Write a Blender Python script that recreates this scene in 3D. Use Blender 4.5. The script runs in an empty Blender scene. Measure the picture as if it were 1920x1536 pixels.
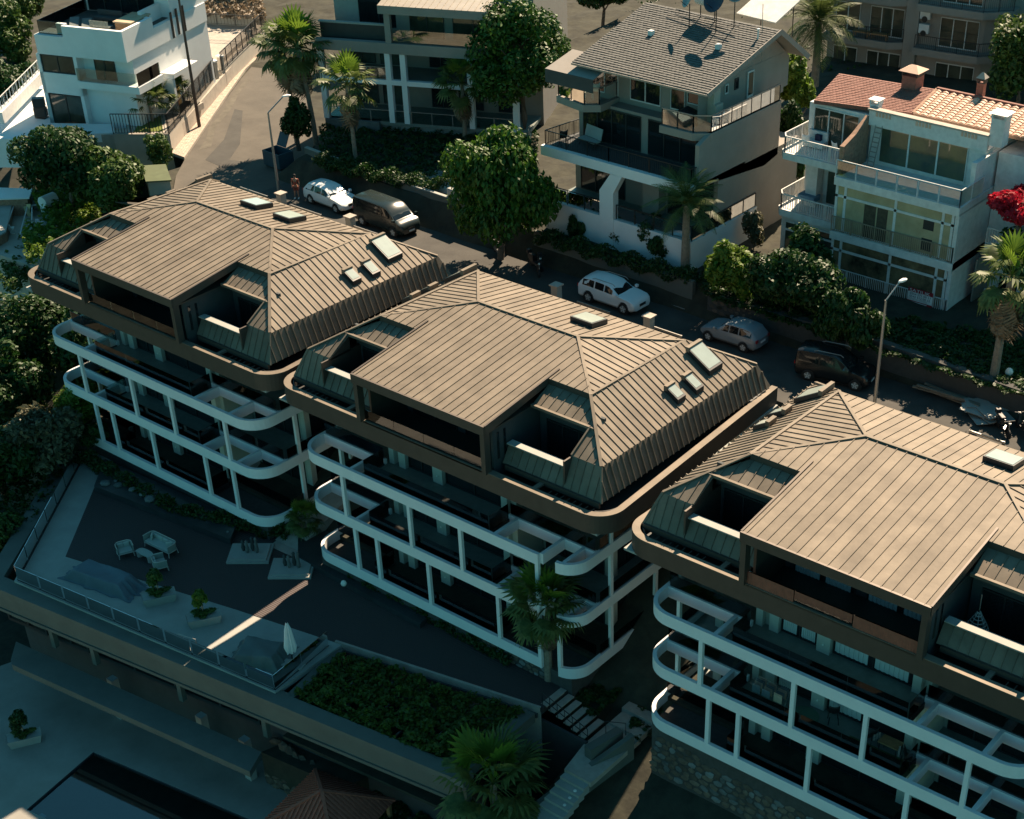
import bpy, bmesh, math, random
import numpy as np
from mathutils import Vector, Matrix
random.seed(7)
S = bpy.context.scene
COL = S.collection

# ------------------------------------------------------------------ camera
CAM = np.array((49.101, -53.683, 38.187)); FPX = 2856.381; PPX, PPY = 960 + 198.693, 768 + 327.349
_y, _p = math.radians(37.478), math.radians(-35.644)
FW = np.array((-math.sin(_y) * math.cos(_p), math.cos(_y) * math.cos(_p), math.sin(_p)))
RT = np.cross(FW, (0, 0, 1)); RT /= np.linalg.norm(RT); UP = np.cross(RT, FW)
cd = bpy.data.cameras.new("camera"); cam = bpy.data.objects.new("camera", cd); COL.objects.link(cam)
cd.sensor_width = 36; cd.sensor_fit = 'HORIZONTAL'; cd.lens = FPX / 1920 * 36
cd.shift_x = -198.693 / 1920; cd.shift_y = 327.349 / 1920
cd.clip_start = 1; cd.clip_end = 1500
M = Matrix.Identity(4)
for i in range(3):
    M[i][0], M[i][1], M[i][2], M[i][3] = RT[i], UP[i], -FW[i], CAM[i]
cam.matrix_world = M
S.camera = cam

# ------------------------------------------------------------------ light
SUN_AZ, SUN_EL = math.radians(-13), math.radians(43)      # azimuth from +Y towards +X
w = bpy.data.worlds.new("World"); S.world = w; w.use_nodes = True
nt = w.node_tree; bg = nt.nodes['Background']
sky = nt.nodes.new('ShaderNodeTexSky'); sky.sky_type = 'NISHITA'; sky.sun_disc = False
sky.sun_elevation = SUN_EL; sky.sun_rotation = SUN_AZ; sky.air_density = 1.0; sky.dust_density = 0.4; sky.ozone_density = 2.0
tint = nt.nodes.new('ShaderNodeMix'); tint.data_type = 'RGBA'; tint.blend_type = 'MULTIPLY'; tint.inputs[0].default_value = 1
tint.inputs[7].default_value = (0.34, 0.86, 0.76, 1)
nt.links.new(sky.outputs[0], tint.inputs[6]); nt.links.new(tint.outputs[2], bg.inputs[0])
bg.inputs[1].default_value = 0.055
sl = bpy.data.lights.new("sun", 'SUN'); sl.energy = 5.0; sl.angle = math.radians(0.5); sl.color = (1.0, 0.78, 0.56)
so = bpy.data.objects.new("sun", sl); COL.objects.link(so)
sd = Vector((math.sin(SUN_AZ) * math.cos(SUN_EL), math.cos(SUN_AZ) * math.cos(SUN_EL), math.sin(SUN_EL)))
so.rotation_euler = sd.to_track_quat('Z', 'Y').to_euler(); so.location = (0, 0, 80)
S.view_settings.view_transform = 'Standard'; S.view_settings.look = 'None'
S.view_settings.exposure = 1.4; S.view_settings.gamma = 1.0; S.view_settings.use_curve_mapping = False
S.cycles.max_bounces = 5; S.cycles.diffuse_bounces = 3; S.cycles.glossy_bounces = 3
S.cycles.transparent_max_bounces = 12; S.cycles.caustics_reflective = False; S.cycles.caustics_refractive = False

# ------------------------------------------------------------------ surveying helper: a sight line cut by a plane of the place
def ray(u, v):
    return RT * (u - PPX) / FPX - UP * (v - PPY) / FPX + FW
def G(u, v, z):
    d = ray(u, v); p = CAM + d * (z - CAM[2]) / d[2]; return (float(p[0]), float(p[1]), float(z))
def GY(u, v, y):
    d = ray(u, v); p = CAM + d * (y - CAM[1]) / d[1]; return tuple(float(c) for c in p)
class Fr:
    """a building's own frame: origin and turn about z"""
    def __init__(s, O, yaw=0):
        s.O = np.array(O, float); a = math.radians(yaw); s.yaw = a
        s.ex = np.array((math.cos(a), math.sin(a), 0)); s.ey = np.array((-math.sin(a), math.cos(a), 0))
    def _r(s, u, v):
        d = ray(u, v); c = CAM - s.O
        return np.array((d @ s.ex, d @ s.ey, d[2])), np.array((c @ s.ex, c @ s.ey, c[2]))
    def fy(s, u, v, y): d, c = s._r(u, v); return tuple(float(q) for q in c + d * (y - c[1]) / d[1])
    def fx(s, u, v, x): d, c = s._r(u, v); return tuple(float(q) for q in c + d * (x - c[0]) / d[0])
    def fz(s, u, v, z): d, c = s._r(u, v); return tuple(float(q) for q in c + d * (z - c[2]) / d[2])
    def w(s, x, y, z): return tuple(float(q) for q in s.O + s.ex * x + s.ey * y + np.array((0, 0, z)))

# ------------------------------------------------------------------ materials
MATS = {}
def mat(name, col, rough=0.7, metal=0.0, var=0.15, scale=1.5, bump=0.0, bscale=20, spec=0.5, objvar=0.0, trans=0.0, col2=None, stretch=None, emit=None):
    if name in MATS: return MATS[name]
    m = bpy.data.materials.new(name); m.use_nodes = True; t = m.node_tree; b = t.nodes['Principled BSDF']
    b.inputs['Roughness'].default_value = rough; b.inputs['Metallic'].default_value = metal
    b.inputs['Specular IOR Level'].default_value = spec
    geo = t.nodes.new('ShaderNodeNewGeometry'); src = geo.outputs['Position']
    if stretch:
        mp = t.nodes.new('ShaderNodeMapping'); mp.inputs['Scale'].default_value = stretch
        t.links.new(src, mp.inputs[0]); src = mp.outputs[0]
    n = t.nodes.new('ShaderNodeTexNoise'); n.inputs['Scale'].default_value = scale; n.inputs['Detail'].default_value = 6
    n.inputs['Roughness'].default_value = 0.65
    t.links.new(src, n.inputs['Vector'])
    r = t.nodes.new('ShaderNodeValToRGB'); r.color_ramp.elements[0].position = 0.3; r.color_ramp.elements[1].position = 0.7
    c2 = col2 or tuple(min(1, c * (1 + var)) for c in col)
    c1 = tuple(c * (1 - var) for c in col) if not col2 else col
    r.color_ramp.elements[0].color = (*c1, 1); r.color_ramp.elements[1].color = (*c2, 1)
    t.links.new(n.outputs['Fac'], r.inputs[0]); out = r.outputs[0]
    if objvar:
        oi = t.nodes.new('ShaderNodeObjectInfo'); mr = t.nodes.new('ShaderNodeMapRange')
        mr.inputs['To Min'].default_value = 1 - objvar; mr.inputs['To Max'].default_value = 1 + objvar
        t.links.new(oi.outputs['Random'], mr.inputs['Value'])
        hv = t.nodes.new('ShaderNodeHueSaturation'); t.links.new(mr.outputs[0], hv.inputs['Value']); t.links.new(out, hv.inputs['Color']); out = hv.outputs[0]
    t.links.new(out, b.inputs['Base Color'])
    if bump:
        n2 = t.nodes.new('ShaderNodeTexNoise'); n2.inputs['Scale'].default_value = bscale; n2.inputs['Detail'].default_value = 4
        t.links.new(src, n2.inputs['Vector'])
        bp = t.nodes.new('ShaderNodeBump'); bp.inputs['Strength'].default_value = bump; bp.inputs['Distance'].default_value = 0.05
        t.links.new(n2.outputs['Fac'], bp.inputs['Height']); t.links.new(bp.outputs[0], b.inputs['Normal'])
    if trans:
        tr = t.nodes.new('ShaderNodeBsdfTranslucent'); t.links.new(out, tr.inputs[0])
        mx = t.nodes.new('ShaderNodeMixShader'); mx.inputs[0].default_value = trans
        t.links.new(b.outputs[0], mx.inputs[1]); t.links.new(tr.outputs[0], mx.inputs[2])
        t.links.new(mx.outputs[0], t.nodes['Material Output'].inputs[0])
    MATS[name] = m; return m
def glass(name, tintc=(0.75, 0.9, 0.88), clear=0.8, rough=0.02):
    m = bpy.data.materials.new(name); m.use_nodes = True; t = m.node_tree; t.nodes.clear()
    o = t.nodes.new('ShaderNodeOutputMaterial'); g = t.nodes.new('ShaderNodeBsdfGlossy'); g.inputs['Roughness'].default_value = rough
    tr = t.nodes.new('ShaderNodeBsdfTransparent'); tr.inputs[0].default_value = (*tintc, 1)
    f = t.nodes.new('ShaderNodeFresnel'); f.inputs[0].default_value = 1.5
    mr = t.nodes.new('ShaderNodeMapRange'); mr.inputs['To Min'].default_value = 1 - clear; mr.inputs['To Max'].default_value = 1
    t.links.new(f.outputs[0], mr.inputs['Value']); mx = t.nodes.new('ShaderNodeMixShader')
    t.links.new(mr.outputs[0], mx.inputs[0]); t.links.new(tr.outputs[0], mx.inputs[1]); t.links.new(g.outputs[0], mx.inputs[2])
    t.links.new(mx.outputs[0], o.inputs[0]); MATS[name] = m; return m

BRONZE = mat('bronze_metal_roof', (0.175, 0.145, 0.11), rough=0.66, metal=0.12, spec=0.22, var=0.22, scale=0.8, objvar=0.12, bump=0.05, bscale=8, stretch=(1, 1, 1))
BRONZE2 = mat('bronze_fascia', (0.085, 0.066, 0.052), rough=0.55, metal=0.35, var=0.12)
GUTTER = mat('dark_gutter', (0.03, 0.032, 0.03), rough=0.6, var=0.2)
WHITE = mat('white_render', (0.72, 0.73, 0.72), rough=0.75, var=0.05, scale=0.8, bump=0.05, bscale=40)
OFFW = mat('weathered_white', (0.62, 0.62, 0.6), rough=0.8, var=0.14, scale=2.5, bump=0.1, bscale=30)
GREYW = mat('grey_render', (0.26, 0.235, 0.205), rough=0.85, var=0.08, scale=1, bump=0.08, bscale=30)
BEIGE = mat('beige_render', (0.42, 0.38, 0.32), rough=0.85, var=0.08)
PILAS = mat('pale_pilaster', (0.5, 0.46, 0.40), rough=0.8, var=0.05)
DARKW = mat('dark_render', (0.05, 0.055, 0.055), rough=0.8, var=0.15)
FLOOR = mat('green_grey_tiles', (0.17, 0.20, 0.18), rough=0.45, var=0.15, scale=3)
FRAME = mat('dark_window_frame', (0.02, 0.022, 0.024), rough=0.5)
PANE = mat('dark_pane', (0.012, 0.016, 0.018), rough=0.06, spec=0.6, var=0.3, scale=0.7)
PANEL = mat('tinted_pane', (0.05, 0.055, 0.04), rough=0.05, spec=0.8, var=0.6, scale=0.5)
CURT = mat('white_curtain', (0.6, 0.6, 0.58), rough=0.9, var=0.12, scale=9, stretch=(6, 6, 0.2))
GLASS = glass('clear_glass', (0.80, 0.92, 0.90), 0.93)
SKYL = mat('skylight_glass', (0.35, 0.40, 0.36), rough=0.12, spec=0.9, var=0.08)
RED_T = mat('terracotta_cover', (0.30, 0.085, 0.05), rough=0.8, var=0.2, scale=4)
ASPH = mat('asphalt', (0.085, 0.075, 0.06), rough=0.92, var=0.22, scale=0.5, bump=0.25, bscale=14)
ASPH2 = mat('dark_asphalt', (0.05, 0.048, 0.042), rough=0.92, var=0.3, scale=0.6, bump=0.25, bscale=14)
PAVE = mat('pale_paving', (0.36, 0.32, 0.27), rough=0.85, var=0.16, scale=2, bump=0.25, bscale=12)
CONC = mat('concrete', (0.32, 0.32, 0.29), rough=0.8, var=0.12, scale=0.7, bump=0.06)
CONCD = mat('green_grey_wall', (0.105, 0.115, 0.10), rough=0.8, var=0.15, scale=0.6)
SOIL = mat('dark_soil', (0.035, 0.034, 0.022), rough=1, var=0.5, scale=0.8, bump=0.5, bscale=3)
DECK = mat('dark_decking', (0.05, 0.036, 0.034), rough=0.7, var=0.25, scale=5, stretch=(1, 8, 1))
WOOD = mat('wood', (0.36, 0.2, 0.09), rough=0.6, var=0.25, scale=6, stretch=(1, 1, 8))
STONE = mat('rubble_stone', (0.11, 0.085, 0.062), rough=0.9, var=0.35, scale=2.5, objvar=0.4, bump=0.5, bscale=6)
STONEG = mat('grey_stone', (0.13, 0.14, 0.135), rough=0.9, var=0.3, scale=2.5, objvar=0.35, bump=0.4, bscale=6)
MORTAR = mat('mortar', (0.06, 0.06, 0.055), rough=0.95, var=0.2, scale=4)
BLACK = mat('black_metal', (0.012, 0.013, 0.014), rough=0.5)
STEEL = mat('galvanised_steel', (0.30, 0.29, 0.27), rough=0.45, metal=0.6)
RUBBER = mat('rubber', (0.012, 0.012, 0.012), rough=0.8)
LAMPW = mat('lamp_glass', (0.8, 0.78, 0.7), rough=0.25)
TILE_R = mat('pink_clay_tile', (0.62, 0.40, 0.29), rough=0.75, var=0.12, scale=8, objvar=0.12)
SHIN_R = mat('brown_red_shingle', (0.22, 0.095, 0.07), rough=0.85, var=0.25, scale=5, objvar=0.15)
SHIN_G = mat('grey_shingle', (0.10, 0.10, 0.092), rough=0.85, var=0.28, scale=5)
BARK = mat('bark', (0.13, 0.10, 0.075), rough=0.95, var=0.3, scale=6, bump=0.5, bscale=12)
PBARK = mat('palm_bark', (0.24, 0.19, 0.14), rough=0.95, var=0.3, scale=5, bump=0.5, bscale=8)

# ------------------------------------------------------------------ mesh building
class MB:
    def __init__(s): s.v = []; s.f = []
    def add(s, vs, fs):
        o = len(s.v); s.v += [tuple(map(float, p)) for p in vs]; s.f += [tuple(o + i for i in f) for f in fs]; return s
    def box(s, x0, x1, y0, y1, z0, z1):
        x0, x1 = sorted((x0, x1)); y0, y1 = sorted((y0, y1)); z0, z1 = sorted((z0, z1))
        return s.add([(x0, y0, z0), (x1, y0, z0), (x1, y1, z0), (x0, y1, z0), (x0, y0, z1), (x1, y0, z1), (x1, y1, z1), (x0, y1, z1)],
                     [(3, 2, 1, 0), (4, 5, 6, 7), (0, 1, 5, 4), (1, 2, 6, 5), (2, 3, 7, 6), (3, 0, 4, 7)])
    def prism(s, poly, z0, z1):
        """vertical prism over a plan polygon; z1/z0 numbers or per-vertex lists"""
        n = len(poly); a0 = z0 if isinstance(z0, (list, tuple)) else [z0] * n; a1 = z1 if isinstance(z1, (list, tuple)) else [z1] * n
        area = sum(poly[i][0] * poly[(i + 1) % n][1] - poly[(i + 1) % n][0] * poly[i][1] for i in range(n))
        if area < 0: poly = poly[::-1]; a0 = list(a0)[::-1]; a1 = list(a1)[::-1]
        vs = [(p[0], p[1], a0[i]) for i, p in enumerate(poly)] + [(p[0], p[1], a1[i]) for i, p in enumerate(poly)]
        fs = [tuple(range(n))[::-1], tuple(range(n, 2 * n))] + [(i, (i + 1) % n, n + (i + 1) % n, n + i) for i in range(n)]
        return s.add(vs, fs)
    def slab(s, pts, nrm, t):
        """planar polygon pts given thickness t below along nrm"""
        n = len(pts); nv = Vector(nrm).normalized(); P = [Vector(p) for p in pts]
        vs = [tuple(p - nv * t) for p in P] + [tuple(p) for p in P]
        return s.add(vs, [tuple(range(n))[::-1], tuple(range(n, 2 * n))] + [(i, (i + 1) % n, n + (i + 1) % n, n + i) for i in range(n)])
    def bar(s, a, b, w, h=None, up=(0, 0, 1)):
        h = h or w; a = Vector(a); b = Vector(b); d = (b - a).normalized(); u = Vector(up)
        x = d.cross(u)
        if x.length < 1e-4: x = d.cross(Vector((1, 0, 0)))
        x.normalize(); y = x.cross(d); vs = []
        for p in (a, b):
            for sx, sy in ((-1, -1), (1, -1), (1, 1), (-1, 1)): vs.append(tuple(p + x * sx * w / 2 + y * sy * h / 2))
        return s.add(vs, [(3, 2, 1, 0), (4, 5, 6, 7), (0, 1, 5, 4), (1, 2, 6, 5), (2, 3, 7, 6), (3, 0, 4, 7)])
    def tube(s, pts, r, n=6, r1=None):
        pts = [Vector(p) for p in pts]; k = len(pts); vs = []
        for i, p in enumerate(pts):
            d = (pts[min(i + 1, k - 1)] - pts[max(i - 1, 0)]).normalized()
            x = d.cross(Vector((0, 0, 1)));  x = x if x.length > 1e-3 else Vector((1, 0, 0)); x.normalize(); y = x.cross(d)
            rr = r if r1 is None else r + (r1 - r) * i / (k - 1)
            for j in range(n): a = 2 * math.pi * j / n; vs.append(tuple(p + x * math.cos(a) * rr + y * math.sin(a) * rr))
        fs = [(i * n + j, i * n + (j + 1) % n, (i + 1) * n + (j + 1) % n, (i + 1) * n + j) for i in range(k - 1) for j in range(n)]
        fs += [tuple(range(n))[::-1], tuple(range((k - 1) * n, k * n))]
        return s.add(vs, fs)
    def lathe(s, prof, c=(0, 0, 0), n=16):
        vs = [(c[0] + r * math.cos(2 * math.pi * j / n), c[1] + r * math.sin(2 * math.pi * j / n), c[2] + z) for r, z in prof for j in range(n)]
        k = len(prof)
        fs = [(i * n + j, i * n + (j + 1) % n, (i + 1) * n + (j + 1) % n, (i + 1) * n + j) for i in range(k - 1) for j in range(n)]
        fs += [tuple(range(n))[::-1], tuple(range((k - 1) * n, k * n))]
        return s.add(vs, fs)
    def sweep(s, path, wd, z0, z1):
        """rectangular section swept along an open plan path; wd = width to the left of travel"""
        P = [Vector(p) for p in path]; n = len(P); off = []
        for i in range(n):
            d0 = (P[i] - P[i - 1]).normalized() if i else None; d1 = (P[i + 1] - P[i]).normalized() if i < n - 1 else None
            d = ((d0 or d1) + (d1 or d0)).normalized(); nn = Vector((-d.y, d.x)); c = nn.dot(Vector((-(d1 or d0).y, (d1 or d0).x)))
            off.append(P[i] + nn * wd / max(c, 0.4))
        vs = []
        for i in range(n):
            vs += [(P[i].x, P[i].y, z0), (off[i].x, off[i].y, z0), (off[i].x, off[i].y, z1), (P[i].x, P[i].y, z1)]
        fs = [(4 * i + j, 4 * i + (j + 1) % 4, 4 * i + 4 + (j + 1) % 4, 4 * i + 4 + j) for i in range(n - 1) for j in range(4)]
        fs += [(3, 2, 1, 0), (4 * n - 4, 4 * n - 3, 4 * n - 2, 4 * n - 1)]
        return s.add(vs, [f[::-1] for f in fs])
    def mesh(s, name, m):
        me = bpy.data.meshes.new(name); me.from_pydata(s.v, [], s.f); me.materials.append(m); me.update(); return me
    def build(s, name, m, parent=None, loc=None, smooth=False, bevel=0.0):
        o = bpy.data.objects.new(name, s.mesh(name, m)); COL.objects.link(o)
        if parent: o.parent = parent
        if loc: o.location = loc
        if smooth:
            o.data.polygons.foreach_set('use_smooth', [True] * len(o.data.polygons))
        if bevel:
            b = o.modifiers.new('bevel', 'BEVEL'); b.width = bevel; b.segments = 2; b.limit_method = 'ANGLE'
        return o
def tag(o, label, cat, group=None):
    o['label'] = label; o['category'] = cat
    if group: o['group'] = group
    return o
def thing(name, label, cat, loc=(0, 0, 0), yaw=0.0, group=None):
    o = bpy.data.objects.new(name, None); COL.objects.link(o); o.location = loc; o.rotation_euler = (0, 0, yaw); o.empty_display_size = 0.3
    return tag(o, label, cat, group)
def kids(o, _c={}):
    return [c for c in bpy.data.objects if c.parent == o]
def copy_tree(o, loc=None, yaw=None, label=None, index=None):
    index = index or children_index()
    def rec(a, par):
        c = a.copy(); COL.objects.link(c); c.parent = par
        for ch in index.get(a.name, []): rec(ch, c)
        return c
    r = rec(o, None)
    if loc is not None: r.location = loc
    if yaw is not None: r.rotation_euler = (0, 0, yaw)
    if label: r['label'] = label
    return r
def children_index():
    d = {}
    for c in bpy.data.objects:
        if c.parent: d.setdefault(c.parent.name, []).append(c)
    return d
def inst(src, name, parent, loc=None, rot=None, scale=None):
    o = bpy.data.objects.new(name, src.data if hasattr(src, 'data') else src); COL.objects.link(o); o.parent = parent
    if loc: o.location = loc
    if rot: o.rotation_euler = rot
    if scale: o.scale = scale if hasattr(scale, '__len__') else (scale,) * 3
    return o
def struct(name, mb, m, kind='structure', parent=None):
    o = mb.build(name, m, parent)
    if not parent or kind == 'stuff': o['kind'] = kind
    return o

def clip_half(poly, a, b, c):
    """keep a*u+b*v>=c"""
    out = []
    for i in range(len(poly)):
        p, q = poly[i], poly[(i + 1) % len(poly)]
        dp, dq = a * p[0] + b * p[1] - c, a * q[0] + b * q[1] - c
        if dp >= 0: out.append(p)
        if (dp >= 0) != (dq >= 0):
            t = dp / (dp - dq); out.append((p[0] + t * (q[0] - p[0]), p[1] + t * (q[1] - p[1])))
    return out
def panels(poly, down, spacing, m, parent, name='roof_panel', seam=0.045, sw=0.03, thick=0.04, off=0.0, cross=None):
    """standing seam sheets: the polygon cut into strips running along `down`, each its own sheet with one raised seam"""
    P = [Vector(p) for p in poly]; n = (P[1] - P[0]).cross(P[2] - P[0])
    if n.length < 1e-6: n = (P[2] - P[1]).cross(P[3] - P[1])
    n.normalize()
    if n.z < 0 or (abs(n.z) < 1e-3 and n.y > 0): n = -n
    d = Vector(down); d = (d - n * d.dot(n)).normalized(); u = d.cross(n).normalized(); O = P[0]
    uv = [((p - O).dot(u), (p - O).dot(d)) for p in P]
    umin = min(a for a, b in uv); umax = max(a for a, b in uv); k = max(1, round((umax - umin) / spacing)); sp = (umax - umin) / k
    objs = []
    for i in range(k):
        a, b = umin + i * sp, umin + (i + 1) * sp
        c = clip_half(clip_half(uv, 1, 0, a + 0.002), -1, 0, -(b - 0.002))
        if len(c) < 3: continue
        area = abs(sum(c[j][0] * c[(j + 1) % len(c)][1] - c[(j + 1) % len(c)][0] * c[j][1] for j in range(len(c)))) / 2
        if area < 0.01: continue
        rows = [c]
        if cross:
            rows = []; v0 = min(q[1] for q in c); v1 = max(q[1] for q in c); nr = max(1, round((v1 - v0) / cross)); sh = (v1 - v0) / nr
            for r in range(nr):
                cc = clip_half(clip_half(c, 0, 1, v0 + r * sh + 0.003), 0, -1, -(v0 + (r + 1) * sh - 0.003))
                if len(cc) >= 3: rows.append(cc)
        for cc in rows:
            mb = MB(); pts = [O + u * q[0] + d * q[1] + n * off for q in cc]
            nn = (pts[1] - pts[0]).cross(pts[2] - pts[0])
            if nn.dot(n) < 0: pts = pts[::-1]
            mb.slab([tuple(p) for p in pts], n, thick)
            ed = [q[1] for q in cc if abs(q[0] - (a + 0.002)) < 1e-4]
            if seam and len(ed) >= 2:
                p0 = O + u * (a + sw / 2 + 0.002) + d * min(ed) + n * (off + seam / 2); p1 = O + u * (a + sw / 2 + 0.002) + d * max(ed) + n * (off + seam / 2)
                if (p1 - p0).length > 0.05: mb.bar(p0, p1, sw, seam, n)
            objs.append(mb.build(name, m, parent))
    return objs
def arc(cx, cy, r, a0, a1, n=8):
    return [(cx + r * math.cos(math.radians(a0 + (a1 - a0) * i / n)), cy + r * math.sin(math.radians(a0 + (a1 - a0) * i / n))) for i in range(n + 1)]
def window(parent, x0, x1, z0, z1, y, panes=2, face='y', fm=None, pm=None, fw=0.07, curtain=None, name='window', depth=0.08, sgn=-1, transom=None):
    """framed window standing on plane y (or x), looking towards sgn"""
    fm = fm or FRAME; pm = pm or PANE
    def bx(mb, a0, a1, d0, d1, c0, c1):
        if face == 'y': mb.box(a0, a1, y + sgn * d0, y + sgn * d1, c0, c1)
        else: mb.box(y + sgn * d0, y + sgn * d1, a0, a1, c0, c1)
    f = MB(); bx(f, x0, x1, 0, depth, z0, z0 + fw); bx(f, x0, x1, 0, depth, z1 - fw, z1)
    st = (x1 - x0) / panes
    for i in range(panes + 1):
        c = x0 + i * st; bx(f, max(x0, c - fw / 2), min(x1, c + fw / 2), 0, depth, z0 + fw, z1 - fw)
    if transom: bx(f, x0, x1, 0.004, depth + 0.004, transom - fw / 2, transom + fw / 2)
    fo = f.build(name, fm, parent)
    for i in range(panes):
        p = MB(); bx(p, x0 + i * st + fw / 2, x0 + (i + 1) * st - fw / 2, 0.012, 0.03, z0 + fw, z1 - fw)
        p.build('pane', pm, fo)
        if curtain and (curtain == 'all' or i in curtain):
            c = MB(); a0 = x0 + i * st + fw / 2 + 0.05; wdt = (st - fw - 0.1) * 0.9; k = 14
            for j in range(k):
                aa = a0 + wdt * j / k; bx(c, aa, aa + wdt / k * 0.96, 0.032, 0.036 + 0.03 * (j % 2), z0 + fw + 0.05, z1 - fw)
            c.build('curtain', CURT, fo)
    return fo
# ------------------------------------------------------------------ the three bronze roofed apartment villas
FA, FB, FC = Fr((-23.54, 0.116, -0.018), -0.183), Fr((0, 0, 0), 0), Fr((24.53, -0.653, 0.522), 0.391)
Z1, Z2, Z3 = -5.13, -8.40, -11.78
def ring_path(x0, x1, y0, yb, r):
    return [(x0, yb)] + arc(x0 + r, y0 + r, r, 180, 270) + arc(x1 - r, y0 + r, r, 270, 360) + [(x1, yb)]
def villa(fr, key, label):
    root = thing('apartment_building', label, 'apartment building', fr.w(0, 0, 0), fr.yaw, 'bronze roofed apartment buildings in a row')
    # ---- roof
    zf = lambda y: 2.27 - 0.124 * (2.39 - y)
    P3, P2, P1, P4, P5 = (3.47, 2.39, 2.27), (7.31, -1.4, 1.72), (10.19, -4.25, 0.0), (7.32, 6.61, 1.53), (10.19, 9.38, -0.10)
    L = lambda p: (-p[0], p[1], p[2])
    e = -1.4
    panels([L(P3), P3, (7.31, e, zf(e)), (4.53, e, zf(e)), (4.53, -6.33, zf(-6.33)), (-4.53, -6.33, zf(-6.33)), (-4.53, e, zf(e)), (-7.31, e, zf(e))], (0, -1, -0.124), 0.5, BRONZE, root, thick=0.05)
    for sg in (1, -1):
        f = (lambda p: p) if sg == 1 else L
        panels([f(P3), f(P2), f(P4)], (sg, 0, -0.2), 0.46, BRONZE, root)
        panels([f(P2), f(P1), f(P5), f(P4)], (sg, 0, -0.57), 0.46, BRONZE, root)
        M1, M5 = (10.74, -4.98, -1.51), (10.74, 10.04, -1.50)
        panels([f(P1), f(M1), f(M5), f(P5)], (sg * 0.3, 0, -1), 0.46, BRONZE, root, seam=0.09, sw=0.05)
        xi = 8.35 if sg == 1 else 8.45
        panels([f((xi, -4.25, 0)), f(P1), f(M1), f((xi, -4.98, -1.51))], (0, -0.4, -1), 0.46, BRONZE, root, off=0.002)
        # skirt roofs in front of the upper roof
        s0 = 4.60
        panels([f((s0, -1.38, 1.50)), f((7.28, -1.38, 1.50)), f((8.62, -2.72, 0.90)), f((s0, -2.72, 0.90))], (0, -1, -0.45), 0.5, BRONZE, root)
        g = MB(); g.box(sg * s0, sg * 8.62, -2.86, -2.70, 0.80, 0.95); g.build('gutter_edge', BRONZE, root)
        panels([f((8.35, -2.72, 0.90)), f((8.66, -2.72, 0.90)), f(P1), f((xi, -4.25, 0.0))], (0, -1, -0.57), 0.5, BRONZE, root, off=0.003)
        c = MB(); c.bar(f((xi + 0.02, -2.75, 0.93)), f((xi + 0.02, -4.27, 0.03)), 0.09, 0.12); c.build('edge_trim', BRONZE, root)
        # caps of hips and ridge
        for a, b in ((P3, P2), (P3, P4), (P2, P1), (P2, P4), (P4, P5)):
            up = Vector((0, 0, 0.045)); cc = MB(); cc.bar(Vector(f(a)) + up, Vector(f(b)) + up, 0.16, 0.07); cc.build('ridge_cap', BRONZE, root)
        cc = MB(); cc.bar(Vector(f(P1)) + Vector((0, 0, .02)), f(M1), 0.12, 0.08, (0, 1, 0)); cc.build('ridge_cap', BRONZE, root)
        # skylights on the side slope
        for (xa, xb, ya, yb) in ((8.0, 9.45, 5.95, 7.15), (8.99, 9.86, 4.19, 4.84), (8.97, 9.76, 2.68, 3.36)):
            z = lambda x: -0.566 * (x - 10.19) * (1.72 / 1.63)
            fm = MB()
            pts = [(xa, ya), (xb, ya), (xb, yb), (xa, yb)]
            fm.prism([(sg * a, b) for a, b in pts], [z(a) - 0.02 for a, b in pts], [z(a) + 0.26 for a, b in pts])
            fo = fm.build('skylight', FRAME, root)
            q = MB(); pts = [(xa + 0.1, ya + 0.07), (xb - 0.1, ya + 0.07), (xb - 0.1, yb - 0.07), (xa + 0.1, yb - 0.07)]
            q.prism([(sg * a, b) for a, b in pts], [z(a) + 0.20 for a, b in pts], [z(a) + 0.275 for a, b in pts]); q.build('pane', SKYL, fo)
            q = MB(); q.box(sg * (xa - 0.12), sg * (xa + 0.1), ya - 0.02, yb + 0.02, z(xa) + 0.05, z(xa) + 0.33); q.build('hood', BRONZE, fo)
    cc = MB(); cc.bar((-3.47, 2.39, 2.31), (3.47, 2.39, 2.31), 0.18, 0.07); cc.build('ridge_cap', BRONZE, root)
    panels([L(P3), P3, P4, L(P4)], (0, 1, -0.175), 0.5, BRONZE, root)
    bk = MB(); bk.add([L(P4), P4, P5, L(P5)], [(3, 2, 1, 0)]); bk.add([P5, L(P5), (-10.74, 10.04, -1.5), (10.74, 10.04, -1.5)], [(0, 1, 2, 3)]); bk.build('rear_roof_sheet', BRONZE, root)
    for xa, ya in (((1.6, 4.05),) if key != 'A' else ((1.6, 4.05), (-1.7, 4.3))):
        z = lambda y: 2.27 - 0.1753 * (y - 2.39)
        pts = [(xa, ya), (xa + 1.5, ya), (xa + 1.5, ya + 1.35), (xa, ya + 1.35)]
        fm = MB(); fm.prism(pts, [z(b) - 0.02 for a, b in pts], [z(b) + 0.3 for a, b in pts]); fo = fm.build('skylight', FRAME, root)
        pts = [(xa + 0.08, ya + 0.08), (xa + 1.42, ya + 0.08), (xa + 1.42, ya + 1.27), (xa + 0.08, ya + 1.27)]
        q = MB(); q.prism(pts, [z(b) + 0.25 for a, b in pts], [z(b) + 0.32 for a, b in pts]); q.build('pane', SKYL, fo)
    # front slab: fascia, upstands, soffit
    s = MB(); s.box(-4.58, 4.58, -6.40, -6.28, zf(-6.33) - 0.48, zf(-6.33) + 0.035); s.build('roof_fascia', BRONZE2, root)
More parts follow.
